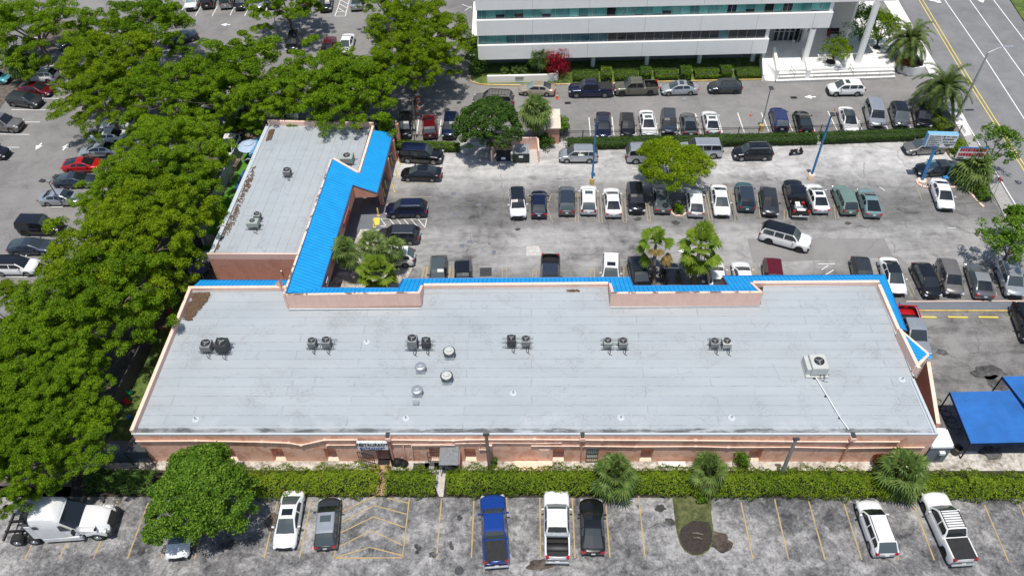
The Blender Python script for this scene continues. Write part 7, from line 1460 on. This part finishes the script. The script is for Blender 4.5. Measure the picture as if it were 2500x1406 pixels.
V('suv', 'silver', (1368, 380), (1456, 380), 'silver SUV behind the blue lamp post', 'suv', g5, rack='silver'); V('bigsuv', 'silver', (1612, 380), (1527, 381), 'silver boxy SUV partly under the car park tree', 'suv', g5, rack='silver', anchor='rear'); V('bigsuv', 'silver', (1684, 368), (1763, 368), 'silver van partly hidden at the back of the car park tree', 'suv', g5, anchor='rear')
V('suv', 'black', (1791, 375), (1883, 374), 'black SUV left of the scooter', 'suv', g5, rack='silver'); V('sedan', 'bronze', (2214, 362), (2298, 358), 'silver beige sedan behind the pylon sign', 'car', g5); V('sedan', 'dgrey', (2240, 414), (2335, 411), 'charcoal sedan with a bright windshield shade beside the blue sign pole', 'car', g5, glass='light')
for k, c, f, r, lab, ct, kw in [('hatch', 'purple', (927, 330), (933, 292), 'dark plum car in tree shade beside the north lot corner', 'car', {}), ('suv', 'black', (986, 333), (990, 285), 'black SUV left of the grey lamp post', 'suv', {}), ('suv', 'maroon', (1048, 287), (1050, 332), 'dark red SUV right of the grey lamp post', 'suv', dict(sun=True)), ('suv', 'navy', (1096, 333), (1103, 286), 'navy SUV at the edge of the rounded dark tree', 'suv', {}),
     ('sedan', 'navy', (1473, 328), (1473, 286), 'dark blue sedan behind the first blue lamp post top', 'car', {}), ('hatch', 'black', (1533, 328), (1530, 285), 'black hatchback left of the white sedan with a sunroof', 'car', {}), ('sedan', 'white', (1585, 326), (1577, 280), 'white sedan with a sunroof in the office row', 'car', dict(sun=True)), ('suv', 'slate', (1634, 325), (1631, 277), 'slate blue SUV right of the white sedan', 'suv', {}),
     ('fastback', 'grey', (1678, 284), (1685, 324), 'grey coupe with a long sloping rear window', 'car', {}), ('sedan', 'white', (1731, 279), (1740, 322), 'white coupe with a black sunroof beside empty bays', 'car', dict(sun=True)), ('suv', 'deepblue', (1895, 268), (1908, 319), 'deep blue SUV right of the grey lamp post', 'suv', {}), ('fastback', 'black', (1955, 279), (1966, 319), 'black coupe beside the deep blue SUV', 'car', {}),
     ('sedan', 'white', (2078, 316), (2063, 273), 'white sedan with a black roof right of the tall blue lamp post', 'car', dict(roof='glass')), ('bigsuv', 'silver', (2143, 314), (2127, 256), 'silver blue large SUV in the office row', 'suv', {}), ('suv', 'grey', (2204, 313), (2187, 256), 'grey SUV with a black roof in the office row', 'suv', dict(roof='black')), ('suv', 'black', (2256, 309), (2245, 260), 'black SUV beside the clipped hedge by the road', 'suv', {})]: V(k, 'blue' if False else c, f, r, lab, ct, g6, **kw)
V('bigsuv', 'bronze', (1157, 246), (1254, 250), 'silver brown SUV with roof bars beside the rounded tree', 'suv', g7, rack='bars'); V('sedan', 'beige', (1275, 217), (1348, 220), 'beige sedan behind the shaggy palm', 'car', g7, glass='light'); V('pickup', 'navy', (1393, 222), (1491, 221), 'navy pickup with a black bed cover at the office kerb', 'pickup truck', g7, tonneau=True)
V('pickup', 'olive', (1505, 218), (1599, 216), 'olive grey pickup at the office kerb', 'pickup truck', g7, wheels='dark'); V('sedan', 'silver', (1617, 218), (1700, 216), 'silver sedan with a sunroof at the office kerb', 'car', g7, sun=True); V('hatch', 'dgrey', (1731, 214), (1809, 213), 'charcoal hatchback at the office kerb', 'car', g7, wheels='dark'); V('suv', 'white', (2020, 219), (2108, 218), 'white SUV with a sunroof driving past the office steps', 'suv', None, sun=True, name='driving_suv')
for k, c, f, r, lab, ct, kw in [('suv', 'white', (463, 27), (478, -16), 'white SUV at the left end of the top row', 'suv', dict(glass='light')), ('boxy', 'black', (514, -18), (505, 20), 'black off-roader with a spare wheel in the top row', 'suv', {}), ('boxy', 'silver', (560, -18), (550, 20), 'silver boxy SUV in the top row', 'suv', {}), ('hatch', 'black', (584, 25), (596, -15), 'black hatchback in the top row', 'car', {}), ('sedan', 'silver', (628, 24), (638, -16), 'silver sedan in the top row, left of the trees', 'car', {}),
     ('suv', 'grey', (664, 22), (672, -20), 'grey SUV in the top row under the tree', 'suv', {}), ('pickup', 'olive', (742, -25), (738, 30), 'dark olive pickup in the top row shade', 'pickup truck', {}), ('suv', 'black', (793, 32), (800, -15), 'black SUV left of the white hatched bay', 'suv', {}), ('sedan', 'silver', (874, -18), (869, 28), 'pale silver sedan right of the white hatched bay', 'car', {}),
     ('sedan', 'slate', (420, 102), (465, 88), 'slate sedan peeping out above the northern clump of trees', 'car', {}), ('suv', 'black', (712, 122), (722, 86), 'black SUV peeping out behind the tallest tree', 'suv', {}), ('sedan', 'maroon', (795, 138), (808, 96), 'dark red car hidden behind the tree at the top', 'car', {}), ('sedan', 'white', (840, 128), (852, 92), 'white sedan behind the trees at the top', 'car', dict(roof='white')), ('suv', 'slate', (976, 192), (984, 150), 'dark car in the shade beside the kerbed island', 'suv', {}), ('hatch', 'black', (1012, 25), (1022, -10), 'black hatchback under the office side tree', 'car', {})]: V(k, c, f, r, lab, ct, g9, **kw)
for k, c, f, r, lab, ct, kw in [('suv', 'white', (66, 188), (135, 188), 'white crossover with a sunroof beside the yellow green tree', 'suv', dict(sun=True)), ('fastback', 'maroon', (133, 224), (47, 214), 'dark red coupe on the left lot', 'car', {}), ('suv', 'dgrey', (106, 252), (19, 242), 'charcoal SUV below the dark red coupe', 'suv', {}), ('pickup', 'bronze', (56, 308), (-50, 302), 'brown grey pickup cut by the left edge', 'pickup truck', {}), ('hatch', 'black', (19, 375), (-60, 370), 'black car cut by the left edge on the left lot', 'car', {}),
     ('sedan', 'ltblue', (16, 192), (-50, 190), 'turquoise car cut by the left edge behind the fan palm', 'car', {}), ('sedan', 'white', (250, 304), (338, 302), 'white sedan with a black glass roof under the trees', 'car', dict(roof='glass')), ('sedan', 'white', (222, 336), (305, 334), 'white car under the trees, above the silver one', 'car', {}), ('sedan', 'silver', (204, 368), (285, 366), 'silver car almost hidden by the shade tree on the left lot', 'car', {}), ('fastback', 'red', (245, 402), (165, 406), 'bright red car under the trees on the left lot', 'car', {}),
     ('fastback', 'slate', (228, 440), (141, 444), 'dark slate liftback below the bright red car', 'car', {}), ('sedan', 'silver', (195, 484), (106, 484), 'silver grey sedan behind the three headed lamp post', 'car', {}), ('boxy', 'black', (152, 556), (49, 554), 'matt black off-roader on the left lot', 'suv', dict(wheels='dark')), ('fastback', 'slate', (122, 602), (34, 604), 'slate grey liftback below the black off-roader', 'car', {}), ('suv', 'white', (88, 652), (-6, 652), 'white SUV with black roof and rails at the left edge', 'suv', dict(roof='black', rack=True)),
     ('suv', 'white', (548, 392), (572, 338), 'white SUV beside the yellow guard rail', 'suv', {}), ('suv', 'black', (578, 318), (590, 288), 'black SUV in deep shade north of the parasol', 'suv', {}), ('sedan', 'silver', (706, 330), (712, 290), 'silver car roof behind the north parapet of the wing', 'car', {}), ('sedan', 'grey', (760, 334), (766, 294), 'grey car roof behind the north parapet of the wing', 'car', {}), ('hatch', 'slate', (150, 112), (205, 92), 'blue grey car peeping out left of the yellow green tree', 'car', {})]: V(k, c, f, r, lab, ct, g8, **kw)
# ------------------------------------------------------------------ semi truck
c = (G(18, 1285, 1.0) + G(282, 1270, .8)) / 2; d = G(282, 1270, .8) - G(18, 1285, 1.0)
T = thing('semi_truck', 'white semi truck tractor with a sleeper cab and no trailer', 'truck', (c.x, c.y, GZ), math.atan2(d.y, d.x)); wt = paint('white', *PC['white']); Lh = Vector((d.x, d.y, 0)).length / 2
X0, X1 = -Lh, Lh
def loft(stations, mat, name, parent=T, smooth=35, caps=True):
    """stations: (x, halfwidth bottom, halfwidth top, z bottom, z top, corner)"""
    b = MB(); n = 12; rings = []
    for (x, wb, wt_, zb, zt, cr) in stations:
        ring = [(x, -wb, zb), (x, wb, zb), (x, wb * .995, (zb + zt) / 2), (x, wt_, zt - cr * 1.2), (x, wt_ - cr * .35, zt - cr * .35), (x, wt_ - cr * 1.2, zt), (x, 0, zt + .03), (x, -(wt_ - cr * 1.2), zt), (x, -(wt_ - cr * .35), zt - cr * .35), (x, -wt_, zt - cr * 1.2), (x, -wb * .995, (zb + zt) / 2)]
        rings.append(ring)
    n = 11
    for r in rings: b.v += r
    for k in range(len(rings) - 1):
        for j in range(n): j2 = (j + 1) % n; b.f.append((k * n + j, (k + 1) * n + j, (k + 1) * n + j2, k * n + j2)); b.m.append(0); b.uv.append(None)
    if caps: b.f.append(tuple(range(n))); b.m.append(0); b.uv.append(None); q = (len(rings) - 1) * n; b.f.append(tuple(range(q, q + n))[::-1]); b.m.append(0); b.uv.append(None)
    return b.build(name, mat, parent, smooth=smooth)
xc = X1 - 2.25    # windshield foot
loft([(xc - 1.0, 1.22, 1.12, .95, 3.05, .35), (xc - 1.25, 1.23, 1.13, .95, 3.35, .42), (xc - 1.9, 1.24, 1.12, .95, 3.55, .45), (xc - 2.6, 1.24, 1.13, .95, 3.60, .42), (xc - 3.0, 1.24, 1.13, .95, 3.58, .35), (xc - 3.08, 1.20, 1.10, 1.0, 3.50, .35)], wt, 'sleeper_cab')
loft([(xc + .15, 1.08, 1.0, 1.0, 1.95, .15), (xc - .2, 1.15, 1.0, 1.0, 2.35, .2), (xc - 1.02, 1.21, 1.08, .95, 3.02, .25)], wt, 'cab')
loft([(X1 - .12, .85, .70, .75, 1.25, .15), (X1 - .35, 1.08, .86, .72, 1.50, .25), (X1 - 1.1, 1.18, .98, .95, 1.82, .30), (xc + .1, 1.12, 1.0, 1.0, 2.02, .25)], wt, 'hood')
b = MB(); 
def ws(y0, y1, x0, x1): pass
b.face([(xc + .14, -.90, 2.02), (xc + .14, .90, 2.02), (xc - .92, .86, 2.92), (xc - .92, -.86, 2.92)]); b.face([(xc + .14, .90, 2.02), (xc - .15, 1.14, 1.98), (xc - .95, 1.06, 2.86), (xc - .92, .86, 2.92)]); b.face([(xc - .15, -1.14, 1.98), (xc + .14, -.90, 2.02), (xc - .92, -.86, 2.92), (xc - .95, -1.06, 2.86)])
for i in range(len(b.v)): x, y, z = b.v[i]; b.v[i] = (x + .06, y * 1.0, z + .06)
b.build('windshield', M['glass_car'], T, smooth=30)
for s in (1, -1):
    b = MB(); f = [(xc - .35, s * 1.20, 1.95), (xc - 1.15, s * 1.245, 1.95), (xc - 1.15, s * 1.17, 2.62), (xc - .85, s * 1.16, 2.62)]; b.face(f if s < 0 else f[::-1]); b.build('side_window', M['glass_car'], T)
    b = MB(); f = [(xc - 2.5, s * 1.25, 2.5), (xc - 2.95, s * 1.25, 2.45), (xc - 2.95, s * 1.225, 2.85), (xc - 2.6, s * 1.225, 2.85)]; b.face(f if s < 0 else f[::-1]); b.build('side_window', M['glass_car'], T)
    b = MB(); b.box((xc - 1.45, s * 1.17, .62), (3.0, .16, .55), 0, bev=.05); b.box((xc - 3.25, s * 1.22, 2.0), (.45, .05, 1.9), 0, bev=.02); b.build('side_fairing', wt, T)
    b = MB(); b.box((xc - .1, s * 1.42, 1.95), (.14, .30, .55), 0, bev=.04); b.tube([(xc - .2, s * 1.15, 1.9), (xc - .1, s * 1.40, 1.95)], .03, 6); b.build('mirror', M['black'], T); b = MB(); b.box((X1 - .85, s * 1.18, 1.75), (.16, .22, .22), 0, bev=.04); b.tube([(X1 - .95, s * .85, 1.7), (X1 - .85, s * 1.15, 1.7)], .025, 6); b.build('hood_mirror', M['black'], T)
    b = MB(); b.box((X1 - .48, s * .98, 1.18), (.42, .26, .26), 0, rz=-s * .6, bev=.05); b.build('headlight', M['lamp_glass'], T)
    loft([(X1 - .3, .30, .26, .55, 1.25, .1), (X1 - 1.0, .30, .28, 1.0, 1.42, .1), (X1 - 1.9, .26, .2, .75, 1.25, .1)], wt, 'fender').location = (0, s * .92, 0)
    b = MB(); b.box((X0 + 2.1, s * .42, .95), (4.2, .12, .26), 0); b.build('frame_rail', M['black'], T)
b = MB(); b.box((X1 - .08, 0, .62), (.26, 2.2, .42), 0, bev=.08); b.box((X1 - .22, .98, .62), (.45, .5, .4), 0, rz=-.5, bev=.08); b.box((X1 - .22, -.98, .62), (.45, .5, .4), 0, rz=.5, bev=.08); b.build('bumper', M['black'], T)
b = MB(); b.box((X1 - .12, 0, 1.15), (.12, 1.15, .75), 0, ry=-.18, bev=.03)
for i in range(5): b.box((X1 - .04 - i * .02, 0, .92 + i * .12), (.08, 1.1, .03), 1)
b.build('grille', [M['black'], M['metal_dark']], T)
b = MB(); b.box((X0 + 1.7, 0, 1.12), (1.0, .95, .12), 0, bev=.04); b.box((X0 + .1, 0, .95), (.12, 2.3, .2), 0); b.box((X0 + 3.3, 0, .9), (.3, 1.6, .25), 0); b.box((X0 + 1.1, 0, .7), (.25, 1.7, .25), 0); b.box((X0 + 2.4, 0, .7), (.25, 1.7, .25), 0); b.build('fifth_wheel', M['metal_dark'], T)
b = MB(); b.tube([(xc - 3.5, .3, 1.1), (xc - 3.7, .4, 1.9), (xc - 3.5, .5, 2.4)], .04, 6); b.tube([(xc - 3.5, -.3, 1.1), (xc - 3.75, -.35, 1.7), (xc - 3.5, -.45, 2.2)], .04, 6); b.build('air_hoses', M['black'], T)
for x, dual in ((X1 - 1.15, 0), (X0 + .95, 1), (X0 + 2.25, 1)):
    for s in (1, -1):
        b = MB(); wd = .28 if not dual else .58; b.lathe((0, 0, 0), [(0, -wd/2), (.28, -wd/2), (.45, -wd/2), (.51, -wd/2 + .05), (.51, wd/2 - .05), (.45, wd/2), (.28, wd/2), (.26, wd/2 - .08), (0, wd/2 - .08)], 24); b.v = [(p[0], s * p[2], p[1]) for p in b.v]
        w_ = b.build('wheel', M['rubber'], T, smooth=35); w_.location = (x, s * (1.24 - wd / 2), .51)
        b = MB(); b.lathe((0, 0, 0), [(.29, 0), (.25, -.06), (.12, -.05), (.10, .02), (0, .03)], 20); b.v = [(p[0], s * (p[2] + wd / 2 + .002), p[1]) for p in b.v]; b.build('rim', M['galv'], w_, smooth=40)
# ------------------------------------------------------------------ scooter
c = G(1944, 372, .4); o = thing('scooter', 'black motor scooter parked alone by the hedge', 'scooter', (c.x, c.y, GZ), .12)
for x in (-.62, .62): b = MB(); b.lathe((0, 0, 0), [(0, -.05), (.16, -.06), (.25, -.05), (.27, 0), (.25, .05), (.16, .06), (0, .05)], 18); b.v = [(p[0], p[2], p[1]) for p in b.v]; w_ = b.build('wheel', M['rubber'], o, smooth=40); w_.location = (x, 0, .27)
b = MB(); b.box((-.35, 0, .55), (.75, .34, .30), 0, bev=.1); b.box((.12, 0, .32), (.45, .30, .10), 0, bev=.03); b.box((.48, 0, .62), (.14, .38, .62), 0, ry=.3, bev=.05); b.box((.62, 0, .52), (.5, .14, .08), 0, ry=.2, bev=.03); b.build('body', M['black'], o, smooth=40)
b = MB(); b.box((-.32, 0, .76), (.85, .28, .12), 0, bev=.05); b.build('seat', M['rubber'], o); b = MB(); b.tube([(.42, -.34, 1.02), (.48, 0, 1.0), (.42, .34, 1.02)], .022, 8); b.tube([(.6, 0, .5), (.46, 0, 1.0)], .03, 8); b.build('handlebar', M['metal_dark'], o); b = MB(); b.box((.56, 0, .86), (.1, .2, .14), 0, bev=.04); b.build('headlight', M['lamp_glass'], o); b = MB(); b.box((.30, 0, .42), (.5, .36, .10), 0, ry=.2, bev=.03); b.build('side_panel', M['metal_grey'], o)
# ------------------------------------------------------------------ people at the office entrance
def person(lab, px, z0, rz, joints, radii, cloth, skin, hair, sit=False):
    c = G(*px, z0); o = thing('person', lab, 'person', (c.x, c.y, z0), rz)
    names = list(joints); me = bpy.data.meshes.new('body'); idx = {n: i for i, n in enumerate(names)}
    E_ = [('pelvis', 'belly'), ('belly', 'chest'), ('chest', 'neck'), ('neck', 'headb'), ('headb', 'headt')]
    for s in 'lr': E_ += [('pelvis', 'hip' + s), ('hip' + s, 'knee' + s), ('knee' + s, 'ankle' + s), ('ankle' + s, 'toe' + s), ('chest', 'sh' + s), ('sh' + s, 'elbow' + s), ('elbow' + s, 'wrist' + s), ('wrist' + s, 'palm' + s)]
    vs = [joints[n] for n in names]; es = [(idx[a], idx[b_]) for a, b_ in E_]; fr = []; rd = [radii.get(n, radii.get(n[:-1], .05)) for n in names]
    for s in 'lr':
        w0, p0 = Vector(joints['wrist' + s]), Vector(joints['palm' + s]); d = (p0 - w0).normalized(); sd = d.orthogonal().normalized()
        for k in range(5):
            off = sd * (.036 * (k - 2) / 2); ln = (.045, .07, .078, .07, .055)[k]; a = len(vs)
            if k == 0: vs.append(tuple(p0 + sd * -.045)); vs.append(tuple(p0 + sd * -.065 + d * .035)); rd += [.011, .009]
            else: vs.append(tuple(p0 + off + d * .02)); vs.append(tuple(p0 + off + d * (.02 + ln * .6) + Vector((0, 0, -.01)))); rd += [.010, .008]
            es += [(idx['palm' + s], a), (a, a + 1)]
    me.from_pydata(vs, es, []); b_ = link('body', me, o); me.materials.append(cloth)
    me.skin_vertices.clear() if False else None
    sk = b_.modifiers.new('skin', 'SKIN'); 
    if not me.skin_vertices: bpy.context.view_layer.objects.active = b_; bpy.ops.object.select_all(action='DESELECT'); b_.select_set(True); bpy.ops.mesh.customdata_skin_add()
    for i, r in enumerate(rd): me.skin_vertices[0].data[i].radius = (r, r)
    me.skin_vertices[0].data[idx['pelvis']].use_root = True; ss = b_.modifiers.new('sub', 'SUBSURF'); ss.levels = ss.render_levels = 1
    h = Vector(joints['headb']).lerp(Vector(joints['headt']), .5); b = MB(); b.lathe(h + Vector((0, 0, -.12)), [(0, 0), (.06, .01), (.088, .08), (.092, .15), (.07, .22), (0, .25)], 14); b.lathe(h + Vector((.09, 0, -.02)), [(.001, -.02), (.018, 0), (.001, .03)], 6)
    for s in (1, -1): b.box(h + Vector((0, s * .093, 0)), (.03, .015, .05), 0)
    b.build('head', skin, o, smooth=60); b = MB(); b.lathe(h + Vector((-.012, 0, .0)), [(.100, -.02), (.104, .06), (.08, .125), (0, .145)], 14); b.build('hair', hair, o, smooth=60)
    b = MB()
    for s in (1, -1): b.box(h + Vector((.086, s * .032, .02)), (.01, .02, .01), 0)
    b.box(h + Vector((.088, 0, -.055)), (.01, .04, .008), 0); b.build('face', M['ink'], o)
    return o
st = dict(pelvis=(0, 0, .95), belly=(0, 0, 1.12), chest=(0, 0, 1.35), neck=(.01, 0, 1.5), headb=(.02, 0, 1.58), headt=(.02, 0, 1.70))
for s, sg in (('l', 1), ('r', -1)): st.update({'hip' + s: (0, sg * .09, .90), 'knee' + s: (.03 + .05 * sg, sg * .10, .50), 'ankle' + s: (.02 * sg, sg * .10, .09), 'toe' + s: (.17 + .02 * sg, sg * .11, .04), 'sh' + s: (0, sg * .18, 1.42), 'elbow' + s: (.02, sg * .24, 1.15), 'wrist' + s: (.14, sg * .2, .98), 'palm' + s: (.21, sg * .18, .95)})
rdd = dict(pelvis=.13, belly=.125, chest=.14, neck=.055, headb=.06, headt=.06, hip=.085, knee=.058, ankle=.04, toe=.035, sh=.06, elbow=.042, wrist=.028, palm=.03)
sk_ = simple('skin', (.30, .17, .11), .6, var=.05); hr = simple('hair', (.02, .014, .01), .6, var=.1); dk_ = simple('dark_cloth', (.02, .02, .025), .85, var=.2); rd_ = simple('red_cloth', (.28, .03, .04), .85, var=.2)
person('person in dark clothes standing by the office door', (1942, 103), 1.1, -.6, st, rdd, dk_, sk_, hr); st2 = dict(st); st2['wristl'] = (.3, .15, 1.1); st2['palml'] = (.37, .13, 1.12); person('person in dark clothes carrying a pale bag by the office door', (1950, 104), 1.1, 2.6, st2, rdd, dk_, sk_, hr)
se = dict(pelvis=(0, 0, .58), belly=(.02, 0, .74), chest=(.03, 0, .95), neck=(.05, 0, 1.10), headb=(.07, 0, 1.18), headt=(.08, 0, 1.30))
for s, sg in (('l', 1), ('r', -1)): se.update({'hip' + s: (.03, sg * .09, .56), 'knee' + s: (.45, sg * .12, .52), 'ankle' + s: (.42, sg * .12, .09), 'toe' + s: (.58, sg * .13, .04), 'sh' + s: (.03, sg * .18, 1.02), 'elbow' + s: (.10, sg * .23, .78), 'wrist' + s: (.32, sg * .14, .68), 'palm' + s: (.39, sg * .12, .66)})
c = G(2021, 89, 1.1); person('person in a red top sitting on the shaded bench', (2020, 93), 1.1, a_o - 1.57, se, rdd, rd_, sk_, hr)
bg_ = G(1936, 106, 1.1); o = thing('bag', 'pale bag on the floor by the office door', 'bag', (bg_.x, bg_.y, 1.1)); b = MB(); b.box((0, 0, .22), (.35, .22, .42), 0, bev=.05); b.build('bag', M['white'], o); b = MB(); b.tube([(-.1, 0, .43), (-.05, 0, .58), (.05, 0, .58), (.1, 0, .43)], .012, 5); b.build('handle', M['white'], o)
